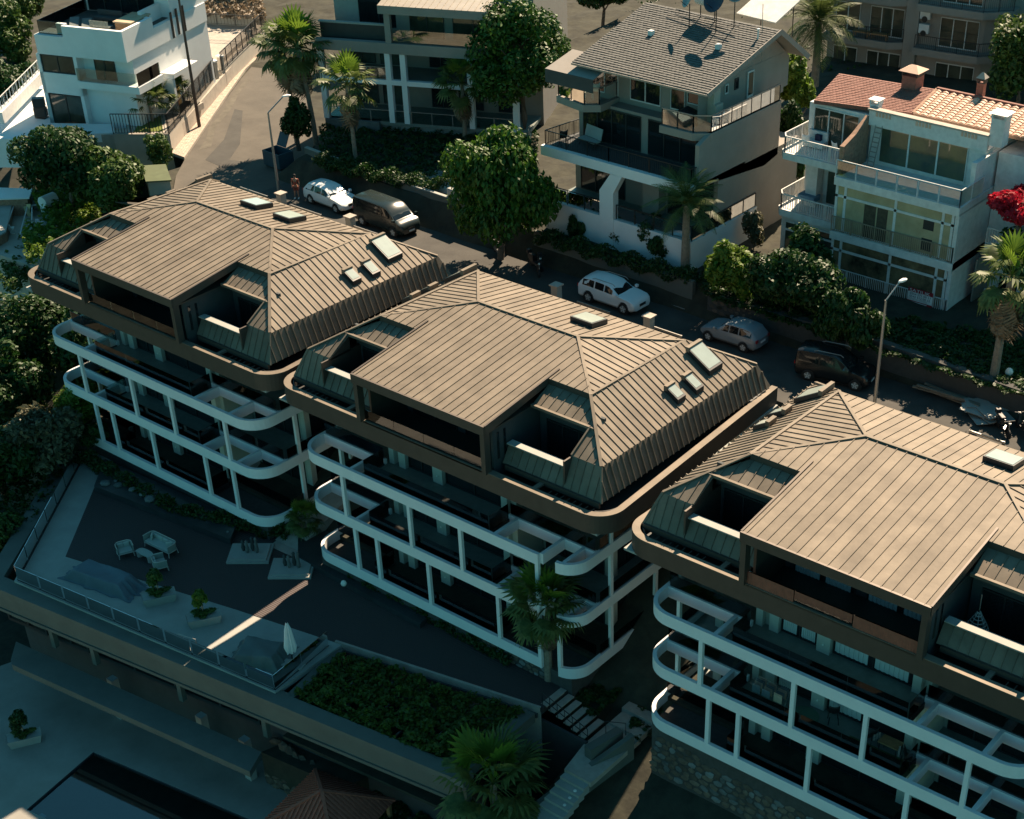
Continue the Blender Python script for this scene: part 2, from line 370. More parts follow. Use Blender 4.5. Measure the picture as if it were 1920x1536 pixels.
    for sg in (1, -1):
        s = MB(); x = sg * 4.56
        s.add([(x - .05, -6.29, zf(-6.33) - .46), (x + .05, -6.29, zf(-6.33) - .46), (x + .05, e + .9, zf(e + .9) - .30), (x - .05, e + .9, zf(e + .9) - .30),
               (x - .05, -6.29, zf(-6.33) + .05), (x + .05, -6.29, zf(-6.33) + .05), (x + .05, e + .9, zf(e + .9) + .07), (x - .05, e + .9, zf(e + .9) + .07)],
              [(3, 2, 1, 0), (4, 5, 6, 7), (0, 1, 5, 4), (1, 2, 6, 5), (2, 3, 7, 6), (3, 0, 4, 7)])
        s.build('verge_trim', BRONZE2, root)
        s = MB(); s.box(sg * 4.62, sg * 7.3, -1.42, -1.37, 1.47, zf(e) - 0.05); s.build('step_flashing', BRONZE2, root)
    s = MB(); s.box(-4.5, 4.5, -6.27, -1.5, 0.66, 0.74); s.build('soffit', BRONZE2, root)
    for x in (-4.45, 4.33):
        s = MB(); s.box(x - .14, x + .14, -6.27, -5.85, -1.62, 0.70); s.build('roof_post', BRONZE2, root)
    # ---- fascia ring and gutter
    r = 1.45; pth = [(-10.75, 10.3)] + arc(-11.3 + r, -6.1 + r, r, 180, 270, 10) + arc(11.85 - r, -6.1 + r, r, 270, 360, 10) + [(11.05, 10.3)]
    s = MB(); s.sweep(pth, 0.06, -2.62, -1.62); s.build('fascia_ring', BRONZE2, root)
    s = MB(); s.sweep([(a, b) for a, b in pth], 0.38, -1.62, -1.58); s.build('fascia_coping', BRONZE, root)
    p2 = [(-10.3, 10.3)] + arc(-10.95 + r, -5.75 + r, r, 180, 270, 10) + arc(11.5 - r, -5.75 + r, r, 270, 360, 10) + [(10.7, 10.3)]
    s = MB(); s.sweep(p2, 0.05, -2.6, -1.63); s.build('gutter_lining', GUTTER, root)
    s = MB(); s.prism([(-10.7, 10.2), (-11.0, -4.6), (-9.8, -5.8), (10.4, -5.8), (11.5, -4.6), (10.95, 10.2)], -2.62, -2.3); s.build('gutter_floor', GUTTER, root)
    for x0, x1 in ((4.7, 10.7), (-10.7, -4.7)):
        s = MB(); s.box(x0, x1, -5.12, -4.99, -1.75, -1.46); s.build('gutter_curb', BRONZE2, root)
    for i in range(9):
        for sx in ((7.9 + i * 0.38), (-7.0 - i * 0.38)):
            s = MB(); s.box(sx, sx + 0.035, -5.72, -5.3, -1.72, -1.66); s.build('gutter_bracket', BRONZE2, root)
    for sx in (7.0, -6.0):
        s = MB(); s.box(sx, sx + 0.25, -5.73, -5.1, -1.72, -1.6); s.build('gutter_bracket', BRONZE, root)
    # ---- loggias beside the slab
    for sg, x0, x1 in ((1, 4.45, 8.33), (-1, 4.45, 8.43)):
        f = lambda a, b, c: (sg * a, b, c)
        panels([f(x0, -4.36, -0.55), f(x1, -4.36, -0.55), f(x1, -4.98, -1.50), f(x0, -4.98, -1.50)], (0, -0.4, -1), 0.5, BRONZE, root)
        s = MB(); s.box(sg * (x0 + .1), sg * x1, -4.72, -4.26, -0.50, -0.44); s.build('parapet_cap', WHITE if 0 else CONC, root)
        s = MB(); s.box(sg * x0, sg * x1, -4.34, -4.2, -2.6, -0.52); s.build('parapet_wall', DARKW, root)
        s = MB(); s.box(sg * x1, sg * (x1 + .1), -4.9, -1.4, -2.6, -0.02); s.build('loggia_cheek', BRONZE2, root)
        s = MB(); s.add([f(x1, -4.25, 0), f(x1, -2.75, .86), f(x1, -2.75, -.1), f(x1, -4.25, -.1)], [(0, 1, 2, 3)]); s.build('loggia_cheek', BRONZE2, root)
        s = MB(); s.box(sg * x0, sg * x1, -4.3, -1.9, -2.66, -2.6); s.build('loggia_floor', FLOOR, root)
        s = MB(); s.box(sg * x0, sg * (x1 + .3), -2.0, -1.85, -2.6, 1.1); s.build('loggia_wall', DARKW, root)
        a, b = sorted((sg * (x0 + 0.5), sg * (x1 - 0.2))); window(root, a, b, -2.55, -0.1, -2.0, 3)
        # side wall of the slab volume with two slots
        s = MB(); s.box(sg * 4.20, sg * 4.34, -5.5, -1.4, -2.6, 0.66); w_ = s.build('side_wall', DARKW if sg == 1 else BRONZE2, root)
        for ys in (-5.2, -4.7):
            s = MB(); s.box(sg * 4.345, sg * 4.36, ys, ys + 0.16, -1.2, 0.3); s.build('slot_window', PANE, w_)
    # ---- upper room behind the posts
    s = MB(); s.box(-4.2, 4.2, -6.04, -2.9, -2.66, -2.6); s.build('balcony_floor', FLOOR, root)
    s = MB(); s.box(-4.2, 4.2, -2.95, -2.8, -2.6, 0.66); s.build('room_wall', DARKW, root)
    cur = (0, 1) if key == 'C' else None
    for x0, x1 in ((-3.7, -0.5), (0.1, 3.6)): window(root, x0, x1, -2.55, 0.3, -2.95, 2, curtain=cur)
    for i in range(4):
        xa = -4.25 + i * 2.12
        s = MB(); s.box(xa, xa + 2.09, -5.98, -5.965, -1.64, -0.95); s.build('glass_panel', GLASS, root)
    s = MB(); s.box(-4.3, 4.2, -6.1, -5.85, -1.69, -1.60); s.build('bottom_rail', BRONZE2, root)
    if key == 'C':
        for xa, xb, zt, zb in ((-4.28, -1.9, -.95, -1.62), (-1.86, 1.0, -.95, -1.38), (1.05, 4.15, -.95, -1.62)):
            s = MB(); k = int((xb - xa) / 0.07)
            for i in range(k):
                x = xa + (xb - xa) * i / k; dz = 0.06 * math.sin(i * 0.9)
                s.add([(x, -6.03 - 0.02 * (i % 2), zb + dz * .4), (x + (xb - xa) / k, -6.03 - 0.02 * ((i + 1) % 2), zb + dz * .4), (x + (xb - xa) / k, -6.03, zt), (x, -6.03, zt)], [(0, 1, 2, 3)])
            s.build('reed_screen', RED_T, root)
    # ---- body of the building
    s = MB(); s.box(-8.4, 8.4, -1.5, 9.6, -14.5, -2.7); s.build('wall', BEIGE, root)
    s = MB(); s.box(-4.9, 4.0, -3.6, -1.6, -14.5, -2.7); s.build('wall', BEIGE, root)
    s = MB(); s.box(-11.2, 11.2, -5.9, 10.2, -2.72, -2.60); s.build('ceiling_slab', CONC, root)
    RX, RY = 9.95, -6.2
    for lv, (zb, fl) in enumerate(((Z1, -5.45), (Z2, -8.75), (Z3, -12.15))):
        z0 = zb - 0.65
        nb = (key == 'B' and lv < 2)
        rp = ring_path(-RX, RX, RY, 9.5, 1.5)
        if nb:
            left = [(-RX, 9.5)] + arc(-RX + 1.5, RY + 1.5, 1.5, 180, 270) + [(7.61, RY), (7.61, RY + .001)]
            s = MB(); s.sweep(left[:-1], 0.2, z0, zb); s.build('ring_beam', WHITE, root)
            right = [(8.72, RY + 0.03)] + arc(RX - 1.25, RY + 1.28, 1.25, 272, 360)[1:] + [(RX, 9.5)]
            s = MB(); s.sweep(right, 0.2, z0, zb); s.build('ring_beam', WHITE, root)
        elif key == 'B':
            s = MB(); s.sweep([(-RX, 9.5)] + arc(-RX + 1.5, RY + 1.5, 1.5, 180, 270) + [(7.61, RY)], 0.2, z0, zb); s.build('ring_beam', WHITE, root)
            s = MB(); s.sweep([(8.72, RY + .03)] + arc(RX - 1.25, RY + 1.28, 1.25, 272, 360)[1:] + [(RX, 9.5)], 0.2, z0, zb); s.build('ring_beam', WHITE, root)
        else:
            s = MB(); s.sweep(rp, 0.2, z0, zb); s.build('ring_beam', WHITE, root)
        if lv < 2:
            for (xa, xb) in ((-RX + .2, -5.0), (4.0, RX - .2)):
                s = MB(); s.box(xa, xb, -4.27, -4.07, z0 + .02, zb - .004); s.build('inner_beam', WHITE, root)
            cb = [-5.85, 4.62, 7.7] + ([9.05] if key == 'B' else [])
            for xx in cb:
                s = MB(); s.box(xx - .1, xx + .1, (RY + .2 if xx != 9.05 else RY + .35), -4.27, z0 + .03, zb - .008); s.build('cross_beam', WHITE, root)
        # floor plates
        s = MB(); s.box(-5.0, 4.0, -5.75, -3.6, fl - .25, fl); s.box(-RX + .2, RX - .2, -4.07, -1.5, fl - .25, fl - .004)
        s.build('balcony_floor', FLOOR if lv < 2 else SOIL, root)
        for sg in (1, -1):
            s = MB(); s.box(sg * 8.4, sg * (RX - .2), -1.5, 9.4, fl - .25, fl - .004); s.build('balcony_floor', FLOOR, root)
        s = MB(); s.box(-5.02, 4.02, -5.83, -5.75, fl - .3, fl + .06); s.box(4.0, 4.08, -5.75, -4.27, fl - .3, fl + .06); s.box(-5.08, -5.0, -5.75, -4.27, fl - .3, fl + .06); s.build('edge_channel', FRAME, root)
        zc = {0: -2.72, 1: Z1 - .6, 2: Z2 - .6}[lv]
        # balustrade glass
        for xa, xb in ((-5.0, -2.02), (-2.0, 0.98), (1.0, 3.98)):
            s = MB(); s.box(xa, xb, -5.80, -5.785, fl + .05, fl + 1.0); s.build('glass_panel', GLASS, root)
        for xa in (-5.04, 4.04):
            s = MB(); s.box(xa - .008, xa + .008, -5.76, -4.3, fl + .05, fl + 1.0); s.build('glass_panel', GLASS, root)
        for xa, xb in ((-9.7, -5.1), (4.1, 9.7)):
            s = MB(); s.box(xa, xb, -4.17, -4.155, zb, fl + 1.0); s.build('glass_panel', GLASS, root)
        for sg in (1, -1):
            s = MB(); s.box(sg * 9.84, sg * 9.855, -4.0, 9.0, zb, fl + 1.0); s.build('glass_panel', GLASS, root)
        # pilasters, windows
        for xa, xb in ((-4.98, -4.62), (-4.25, -3.75), (-1.7, -1.0), (3.2, 3.62)):
            s = MB(); s.box(xa, xb, -3.9, -3.6, fl, zc); pl_ = s.build('pilaster', PILAS, root)
            if xb - xa > 0.6:
                s = MB(); s.lathe([(0.04, 0), (0.06, .03), (0.04, .07)], ((xa + xb) / 2, -3.93, fl + 0.45), 8); s.build('wall_light', LAMPW, pl_)
        cu = {0: (0, 1), 1: (0,), 2: None}[lv] if key == 'C' else None
        window(root, -3.72, -1.75, fl + .05, fl + 2.6, -3.6, 2, curtain=cu); window(root, -0.95, 3.15, fl + .05, fl + 2.6, -3.6, 2, curtain=cu)
        for xa, xb in ((-8.2, -5.1), (4.2, 8.2)): window(root, xa, xb, fl + .05, fl + 2.5, -1.5, 3)
        for sg in (1, -1):
            for ya, yb in ((-0.9, 1.3), (2.2, 4.4), (5.6, 8.2)): window(root, ya, yb, fl + .05, fl + 2.5, sg * 8.4, 2, face='x', sgn=sg)
            s = MB(); s.box(sg * 8.4, sg * 8.75, -1.5, -1.1, fl, zc); s.build('pilaster', PILAS, root)
    # columns
    for zt, zb, xs in ((Z1 - .65, Z2, [-6.5, -1.45, 2.25] + ([7.5] if key == 'B' else [7.2])), (Z2 - .65, Z3, [-5.95, -4.25, -.35, 4.68] + ([7.5, 8.83] if key == 'B' else [7.2]))):
        for x in xs:
            s = MB(); s.box(x - .11, x + .11, RY + .01, RY + .19, zb, zt); s.build('column', WHITE, root)
    for sg in (1, -1):
        for y in (-3.1, 0.85, 4.8, 8.6):
            s = MB(); s.box(sg * 9.76, sg * 9.94, y - .11, y + .11, Z3, -2.72); s.build('column', WHITE, root)
    # base wall in rubble: stones in front of the ring's foot
    s = MB(); s.box(-9.4, 9.4, -5.9, 9.0, -17.5 if key == 'C' else -14.6, Z3 - .66); s.build('plinth', MORTAR, root)
    return root
VB = villa(FB, 'B', 'middle bronze roofed building, with the beams cut back around a palm tree')
VA = villa(FA, 'A', 'left bronze roofed building, standing above the dark deck with the sofa')
VC = villa(FC, 'C', 'right bronze roofed building, with red reed screens on its top balcony')
# ------------------------------------------------------------------ the hillside
def hgt(x, y):
    if y >= 18.75: z = -2.0 if x > -37.5 else -3.6
    elif y >= 11.6: z = -3.6
    elif y > -4.5: z = -4.2 + (y - 11.6) * (9.6 / 16.1)
    else:
        z = -13.8
        if x > 9.6: z = -14.6 + (y + 4.5) * 0.33
        elif y < -6.5: z = -20.6
    if x < -34 and y < 11.6: z = min(z, -3.8 - (-34 - x) * 0.06 + (y - 11.6) * 0.62)
    if x < -47 and y < 20: z = min(z, -6 - (20 - y) * 0.35)
    if y > 34: z += (y - 34) * 0.06
    return max(z, -21 if x < 9.6 else -24)
gx = [-130, -110, -95] + [-85 + i * 1.5 for i in range(88)] + [49, 60, 80, 110]; gy = [-90, -60, -45] + [-36 + i * 1.5 for i in range(76)] + [80, 95, 120, 160]
mb = MB(); rnd = random.Random(3)
mb.v = [(x, y, hgt(x, y) + rnd.uniform(-.08, .08)) for y in gy for x in gx]
n = len(gx); mb.f = [(j * n + i, j * n + i + 1, (j + 1) * n + i + 1, (j + 1) * n + i) for j in range(len(gy) - 1) for i in range(n - 1)]
struct('ground', mb, SOIL)

# main street and the lane that leaves it on the left
ROADZ = -3.5
mb = MB(); mb.prism([(-37, 12.0), (48, 12.0), (48, 18.2), (-37, 18.9)], ROADZ - .1, ROADZ); struct('road', mb, ASPH2)
lane = [(-37, 12.0), (-37, 19.4), (-38.5, 20.6)] + [G(u, v, ROADZ)[:2] for u, v in ((590, 272), (578, 200), (566, 140), (556, 90), (560, 55), (520, 55), (508, 86), (478, 118), (452, 148), (402, 216), (372, 262), (346, 300), (330, 330), (322, 372), (300, 392))] + [(-44, 8)]
mb = MB(); mb.prism(lane, ROADZ - .1, ROADZ + .004); struct('lane', mb, ASPH)
mb = MB(); mb.prism([G(u, v, ROADZ)[:2] for u, v in ((385, 300), (420, 262), (440, 205), (455, 208), (450, 270), (430, 300), (470, 305), (440, 325))], ROADZ, ROADZ + .012); struct('road_shadow_and_repair', mb, ASPH2)  # palm crown's shadow painted on the lane as a dark sheet
mb = MB(); pts = [G(u, v, ROADZ)[:2] for u, v in ((372, 282), (396, 275), (404, 240), (430, 210), (452, 170), (470, 150), (462, 148), (440, 172), (418, 208), (392, 240), (386, 262))]
mb.prism(pts, ROADZ, ROADZ + .01); struct('road_shadow_and_repair', mb, mat('lane_repair', (0.10, 0.09, 0.07), rough=.95, var=.3))
# pale brick pavement with kerb: bricks laid row by row
PA, PB = [G(u, v, ROADZ)[:2] for u, v in ((322, 289), (402, 182), (445, 125), (498, 79))], [G(u, v, ROADZ)[:2] for u, v in ((346, 298), (419, 190), (460, 132), (512, 84))]
mb = MB()
for i in range(3): mb.prism([PA[i], PB[i], PB[i + 1], PA[i + 1]], ROADZ - .1, ROADZ + .11)
pv = struct('pavement', mb, PAVE)
bk = MB(); rnd = random.Random(5)
for i in range(3):
    a0, b0, a1, b1 = (Vector(p) for p in (PA[i], PB[i], PA[i + 1], PB[i + 1])); L = int((a1 - a0).length / 0.2)
    for k in range(L):
        for c in range(6):
            t0, t1 = k / L, (k + .93) / L; s0, s1 = c / 6 + .01, (c + .92) / 6
            q = [a0.lerp(a1, t0).lerp(b0.lerp(b1, t0), s0), a0.lerp(a1, t0).lerp(b0.lerp(b1, t0), s1), a0.lerp(a1, t1).lerp(b0.lerp(b1, t1), s1), a0.lerp(a1, t1).lerp(b0.lerp(b1, t1), s0)]
            z = ROADZ + .125 + rnd.uniform(0, .012); bk.prism([tuple(p) for p in q], ROADZ + .1, z)
struct('pavement_bricks', bk, mat('paving_brick', (.46, .36, .29), rough=.85, var=.3, scale=3), kind='stuff')

def wall(name, path, wd, z0, z1, m, label, cat='wall', cap=None, group=None):
    o = MB().sweep(path, wd, z0, z1).build(name, m); tag(o, label, cat, group)
    if cap:
        P = [Vector(p) for p in path]; d = (P[1] - P[0]).normalized(); nn = Vector((-d.y, d.x)) * -0.04
        MB().sweep([tuple(p + nn) for p in P], wd + .08, z1 + .002, z1 + .07).build('coping', cap, o)
    return o
# retaining walls behind the street
wall('retaining_wall', [(-0.59, 18.73), (-13.6, 18.9)], -0.35, -3.6, -1.73, CONCD, 'smooth dark retaining wall below the white garden wall, beside the stone steps', cap=CONCD)
wall('retaining_wall', [(-15.6, 19.3), (-30.5, 19.8), (-37.2, 20.4)], -0.35, -3.6, -1.6, CONCD, 'smooth dark retaining wall behind the van and the small white car', cap=CONC)
o = wall('gate_wall', [G(878, 432, ROADZ)[:2], G(842, 418, ROADZ)[:2]], -0.4, -3.6, -1.05, BEIGE, 'short beige wall with a square niche under the weeping tree', cap=CONC)
q = G(862, 408, -3); MB().box(q[0] - .25, q[0] + .15, q[1] - .18, q[1] + .1, -2.35, -1.95).build('niche', BLACK, o)
wall('low_kerb_wall', [G(968, 452, ROADZ)[:2], G(880, 423, ROADZ)[:2], G(792, 395, ROADZ)[:2]], -0.25, -3.6, -3.15, BEIGE, 'low beige kerb wall on the street below the weeping tree')
wall('kerb_strip', [(-0.8, 18.25), (-12.6, 18.45)], -0.3, -3.55, -3.35, CONC, 'pale kerb strip behind the white sport utility car', 'kerb')
# rubble retaining wall on the right: face of individual stones
STONE_MESHES = []
for k in range(6):
    bm = bmesh.new(); bmesh.ops.create_icosphere(bm, subdivisions=1, radius=1.0); rr = random.Random(k)
    for v in bm.verts:
        v.co *= rr.uniform(.78, 1.12); v.co.y *= .35
    me = bpy.data.meshes.new('stone'); bm.to_mesh(me); bm.free(); STONE_MESHES.append(me)
def stone_face(parent, p0, p1, z0f, z1f, size, mats, most=280, seed=1, proud=0.04, aspect=1.25):
    """stones set in rows along p0-p1, between z0f(t) and z1f(t)"""
    rr = random.Random(seed); P0, P1 = Vector((p0[0], p0[1], 0)), Vector((p1[0], p1[1], 0)); L = (P1 - P0).length; ang = math.atan2(P1.y - P0.y, P1.x - P0.x); cnt = 0
    zz = min(z0f(0), z0f(1)); ztop = max(z1f(0), z1f(1)); row = 0; rest = MB()
    while zz < ztop:
        x = -rr.uniform(0, size)
        while x < L:
            wx = size * rr.uniform(.7, 1.5) * aspect; t = (x + wx / 2) / L; zc = zz + size * .5 + rr.uniform(-.15, .15) * size
            if 0 <= t <= 1 and z0f(t) - size * .3 < zc < z1f(t) - size * .25:
                me = rr.choice(STONE_MESHES); c = P0.lerp(P1, t); pos = Vector((c.x, c.y, zc)); sc = (wx * .54, size * .5, size * rr.uniform(.5, .66))
                if cnt < most:
                    key = (me.name, mats[0].name if rr.random() < .7 else mats[-1].name)
                    if key not in STONE_CACHE:
                        m2 = me.copy(); m2.materials.clear(); m2.materials.append(MATS[[k_ for k_, v_ in MATS.items() if v_.name == key[1]][0]]); STONE_CACHE[key] = m2
                    ob = inst(STONE_CACHE[key], 'stone', parent, pos, (0, rr.uniform(-.3, .3), ang + rr.uniform(-.06, .06)), sc); cnt += 1
            x += wx * 1.02
        zz += size * .98; row += 1
STONE_CACHE = {}
RW0, RW1 = (0.75, 18.7), (30, 18.55)
o = thing('rubble_wall', 'long brown rubble retaining wall behind the dark parked minivan', 'wall', (0, 0, 0))
mb = MB(); mb.sweep([RW1, (12, 18.62), RW0], .5, -3.6, -2.0); mb.v = [(a, b, c + (0.45 if c > -2.5 and 3 < a < 13 else 0)) for a, b, c in mb.v]
b_ = mb.build('mortar', MORTAR, o); b_.location = (0, .28, 0)
stone_face(o, (0.8, 18.5), (26, 18.5), lambda t: -3.5, lambda t: -1.85, 0.34, (STONE, SOIL), most=290, seed=4)
# stone steps beside the dark wall
st = thing('garden_steps', 'stone steps climbing from the street beside the grey hatchback', 'steps', (0, 0, 0))
for i in range(7):
    MB().box(-0.55, 0.75, 18.35 + i * .34, 18.35 + (i + 1) * .34 + .02, -3.6, -3.32 + i * .19).build('step', mat('step_stone', (.22, .19, .15), rough=.9, var=.2, scale=3), st)

# street fence and pillars at the back of the villas
pil = None
for k, (u, v) in enumerate(((1043, 533), (1217, 592), (656, 405), (525, 354))):
    x, y, z = GY(u, v, 12.9)
    if pil is None:
        t = thing('gate_pillar', '', 'pillar', (x, y, 0), 0, 'pillars with pale caps along the street')
        MB().box(-.24, .24, -.24, .24, -3.6, z - .08).build('shaft', CONC, t); MB().box(-.33, .33, -.33, .33, z - .08, z).build('cap', PAVE, t); pil = t
    else: t = copy_tree(pil, (x, y, 0))
    t['label'] = ('pale capped pillar above the skylight, behind the rear of the white sport utility car', 'pale capped pillar in front of the grey hatchback', 'pale capped pillar beside the rear wheel of the green van', 'pale capped pillar at the foot of the left lamp post')[k]
for k, (a, b, lab) in enumerate(((((1082, 564)), (1144, 588), 'dark slatted fence rail behind the middle roof, below the white sport utility car'), ((1227, 612), (1279, 632), 'dark slatted fence rail behind the middle roof, below the grey hatchback'),
        ((545, 383), (603, 405), 'dark slatted fence rail behind the left roof, below the small white car'), ((658, 421), (708, 437), 'dark slatted fence rail behind the left roof, below the green van'), ((450, 350), (502, 370), 'dark slatted fence rail behind the left roof, left of the lamp post'), ((1817, 806), (1884, 834), 'dark slatted fence rail behind the right roof'))):
    p, q = GY(*a, 12.9), GY(*b, 12.9); t = thing('slatted_fence', lab, 'fence', (0, 0, 0), 0, 'slatted fences behind the villas')
    for j in range(6): MB().box(p[0], q[0], 12.86, 12.92, p[2] - .12 - j * .3, p[2] - j * .3).build('slat', BLACK if j else STEEL, t)
    for xx in (p[0] + .1, q[0] - .1): MB().box(xx - .05, xx + .05, 12.92, 13.0, -3.6, p[2] - .02).build('post', BLACK, t)

# ------------------------------------------------------------------ terrace in front of the villas
TZ = -13.4
mb = MB(); mb.prism([(-31.6, -6.1), (-31.2, -3.5), (-28.8, -3.5), (-21.9, -13.4), (-3.3, -9.4), (-3.1, -15.4), (-22.8, -17.75)], TZ - .3, TZ); struct('terrace_paving', mb, CONC)
mb = MB(); mb.prism([(-29.6, -6.16), (-28.2, -3.8), (9.2, -3.8), (9.0, -7.9), (-3.7, -10.47), (-10.46, -11.78), (-22.5, -14.4)], TZ - .2, TZ + .03)
mk = DECK.node_tree; wv = mk.nodes.new('ShaderNodeTexWave'); wv.bands_direction = 'Y'; wv.inputs['Scale'].default_value = 2.2; gp = mk.nodes.new('ShaderNodeNewGeometry'); mk.links.new(gp.outputs['Position'], wv.inputs[0])
bp = mk.nodes.new('ShaderNodeBump'); bp.inputs['Strength'].default_value = .5; bp.inputs['Distance'].default_value = .03; mk.links.new(wv.outputs['Fac'], bp.inputs['Height']); mk.links.new(bp.outputs[0], mk.nodes['Principled BSDF'].inputs['Normal'])
struct('timber_deck', mb, DECK)
mb = MB(); mb.prism([G(u, v, TZ)[:2] for u, v in ((505, 1025), (590, 960), (640, 985), (560, 1050))], TZ, TZ + .05); struct('path', mb, PAVE)
mb = MB(); mb.prism([(-13.9, -5.6), (-12.0, -5.6), (-11.6, 2), (-13.2, 2)], [TZ - .1] * 4, [TZ + .05, TZ + .05, TZ + 3.0, TZ + 3.0]); struct('path', mb, PAVE)
# clubhouse under the terrace
cl = thing('clubhouse', 'low grey green building whose roof is the terrace, with a long canopy over the pool', 'building', (0, 0, 0))
OUT = [(-32.6, -7.6), (-24.3, -18.9), (-2.3, -15.95), (9.35, -14.4), (9.35, -8.0)]
MB().sweep([(-31.2, -3.2)] + OUT[:3], 1.05, TZ - .55, TZ - .12).build('roof_edge', CONCD, cl)
MB().sweep([OUT[2], OUT[3]], .9, TZ - .55, TZ - .12).build('roof_edge', CONCD, cl)
def offs(pts, d):
    out = []
    for i, p in enumerate(pts):
        a = Vector(pts[max(i - 1, 0)]); b = Vector(pts[min(i + 1, len(pts) - 1)]); t = (b - a).normalized(); out.append(tuple(Vector(p) + Vector((-t.y, t.x)) * d))
    return out
MB().sweep(offs(OUT[:4], .22), .4, TZ - 1.75, TZ - .55).build('fascia_band', CONCD, cl)
MB().sweep(offs(OUT[:4], .12), .5, TZ - 1.95, TZ - 1.75).build('fascia_band', CONCD, cl)
MB().sweep(offs(OUT[:4], 1.6), .3, -20.3, TZ - 1.9).build('wall', DARKW, cl)
MB().prism([(-31, -5), (-22.5, -17.2), (-3.2, -15.1), (-3.8, -10.6), (8.8, -8.1), (8.8, -5.2)], TZ - .6, TZ - .31).build('roof_slab', DARKW, cl)
MB().prism([(-3.2, -15.3), (-3.8, -10.3), (8.9, -8.0), (8.9, -14.0)], TZ - 3.4, TZ - 3.2).build('planting_bed', SOIL, cl)
CA, CB = (-24.1, -18.95), (-2.3, -15.95)
dv = Vector((CB[0] - CA[0], CB[1] - CA[1])); Lc = dv.length; dv.normalize(); ac = math.atan2(dv.y, dv.x); fc = Fr((CA[0], CA[1], 0), math.degrees(ac))
for k, (ua, ub) in enumerate(((35, 107), (116, 184), (192, 345), (352, 500))):
    xa, xb = fc.fy(ua, 1215 + (ua - 35) * .42, 1.2)[0], fc.fy(ub, 1215 + (ub - 35) * .42, 1.2)[0]
    wf = MB(); 
    def bw(mbx, x0, x1, y0, y1, z0, z1):
        p = [fc.w(x0, y0, 0)[:2], fc.w(x1, y0, 0)[:2], fc.w(x1, y1, 0)[:2], fc.w(x0, y1, 0)[:2]]; mbx.prism(p, z0, z1); return mbx
    bw(wf, xa, xb, 1.1, 1.25, -16.9, -16.7); bw(wf, xa, xb, 1.1, 1.25, -15.45, -15.3)
    for xx in (xa, (xa + xb) / 2, xb - .14): bw(wf, xx, xx + .14, 1.1, 1.25, -16.7, -15.45)
    wo = wf.build('window', FRAME, cl); bw(MB(), xa + .1, xb - .1, 1.32, 1.36, -16.75, -15.4).build('pane', PANEL if k < 2 else PANE, wo)
    if k < 2: bw(MB(), xa + .15, xb - .15, 1.27, 1.3, -16.68, -16.15).build('blind', BEIGE, wo)
for u in (112, 188, 348, 505):
    x = fc.fy(u, 1215 + (u - 35) * .42, .6)[0]; bw(MB(), x - .15, x + .15, .55, .85, -17, -15.3).build('column', CONCD, cl)
can = [G(30, 1203, -17)[:2], G(20, 1238, -17)[:2], G(22, 1246, -17)[:2], G(468, 1447, -17)[:2], G(490, 1410, -17)[:2]]
MB().prism(can, -17.42, -17).build('canopy', CONCD, cl)
for u, v in ((222, 1347), (386, 1417), (466, 1462)):
    x, y, z = G(u, v, -20.3); MB().box(x - .25, x + .25, y, y + .45, -20.3, -17.42).build('column', CONC, cl)
# glass parapet round the terrace
gp_ = thing('glass_parapet', 'frameless glass parapet round the terrace edge', 'railing', (0, 0, 0))
gl = [(-31.3, -6.6), (-22.7, -17.6), (-3.2, -15.3), (-3.75, -10.9)]
for i in range(3):
    a, b = Vector(gl[i]), Vector(gl[i + 1]); k = max(2, round((b - a).length / 1.9))
    for j in range(k):
        MB().sweep([tuple(a.lerp(b, j / k + .004)), tuple(a.lerp(b, (j + 1) / k - .004))], .02, TZ, TZ + 1.0).build('glass_panel', GLASS, gp_)
    MB().sweep([tuple(a), tuple(b)], .07, TZ, TZ + .07).build('bottom_rail', BLACK, gp_)
x, y, z = G(372, 1225, TZ)
gh = thing('handrail', 'bent pale steel handrail beside the strip of sunlight on the terrace', 'handrail', (x, y, TZ)); MB().tube([(0, 0, 0), (0, 0, .95), (-1.2, -.25, .95)], .03).build('rail', STEEL, gh)
# raised dark pebble beds
def bed(name, pts, h, label, seed):
    t = thing(name, label, 'planter', (0, 0, 0)); MB().prism(pts, TZ, TZ + h).build('rim', mat('dark_stone', (.035, .04, .042), rough=.35, var=.3), t)
    return t
bd = bed('stone_bed', [(-29.3, -6.3), (-16.9, -5.75), (-15.6, -7.6), (-27.1, -8.8)], .45, 'long raised dark bed with pale boulders below the left building', 1)
for k, (u, v, r) in enumerate(((197, 905, .34), (222, 908, .3), (248, 916, .25), (268, 925, .3), (282, 934, .4), (290, 925, .2), (374, 948, .16), (353, 962, .16), (427, 995, .1), (217, 900, .15))):
    x, y, z = G(u, v, TZ + .55); bld = MB(); rr = random.Random(k)
    bld.lathe([(r * .5, -.1), (r, .02), (r * .9, r * .4), (r * .3, r * .6)], (x, y, TZ + .45), 8); bld.v = [(a + rr.uniform(-.1, .1) * r, b + rr.uniform(-.1, .1) * r, c) for a, b, c in bld.v]
    bld.build('boulder', STONEG, bd, smooth=True)
bed('stone_bed', [G(560, 1000, TZ)[:2], G(612, 1002, TZ)[:2], G(800, 1168, TZ)[:2], G(788, 1180, TZ)[:2], G(560, 1052, TZ)[:2]], .35, 'wedge shaped low dark bed below the middle building', 2)
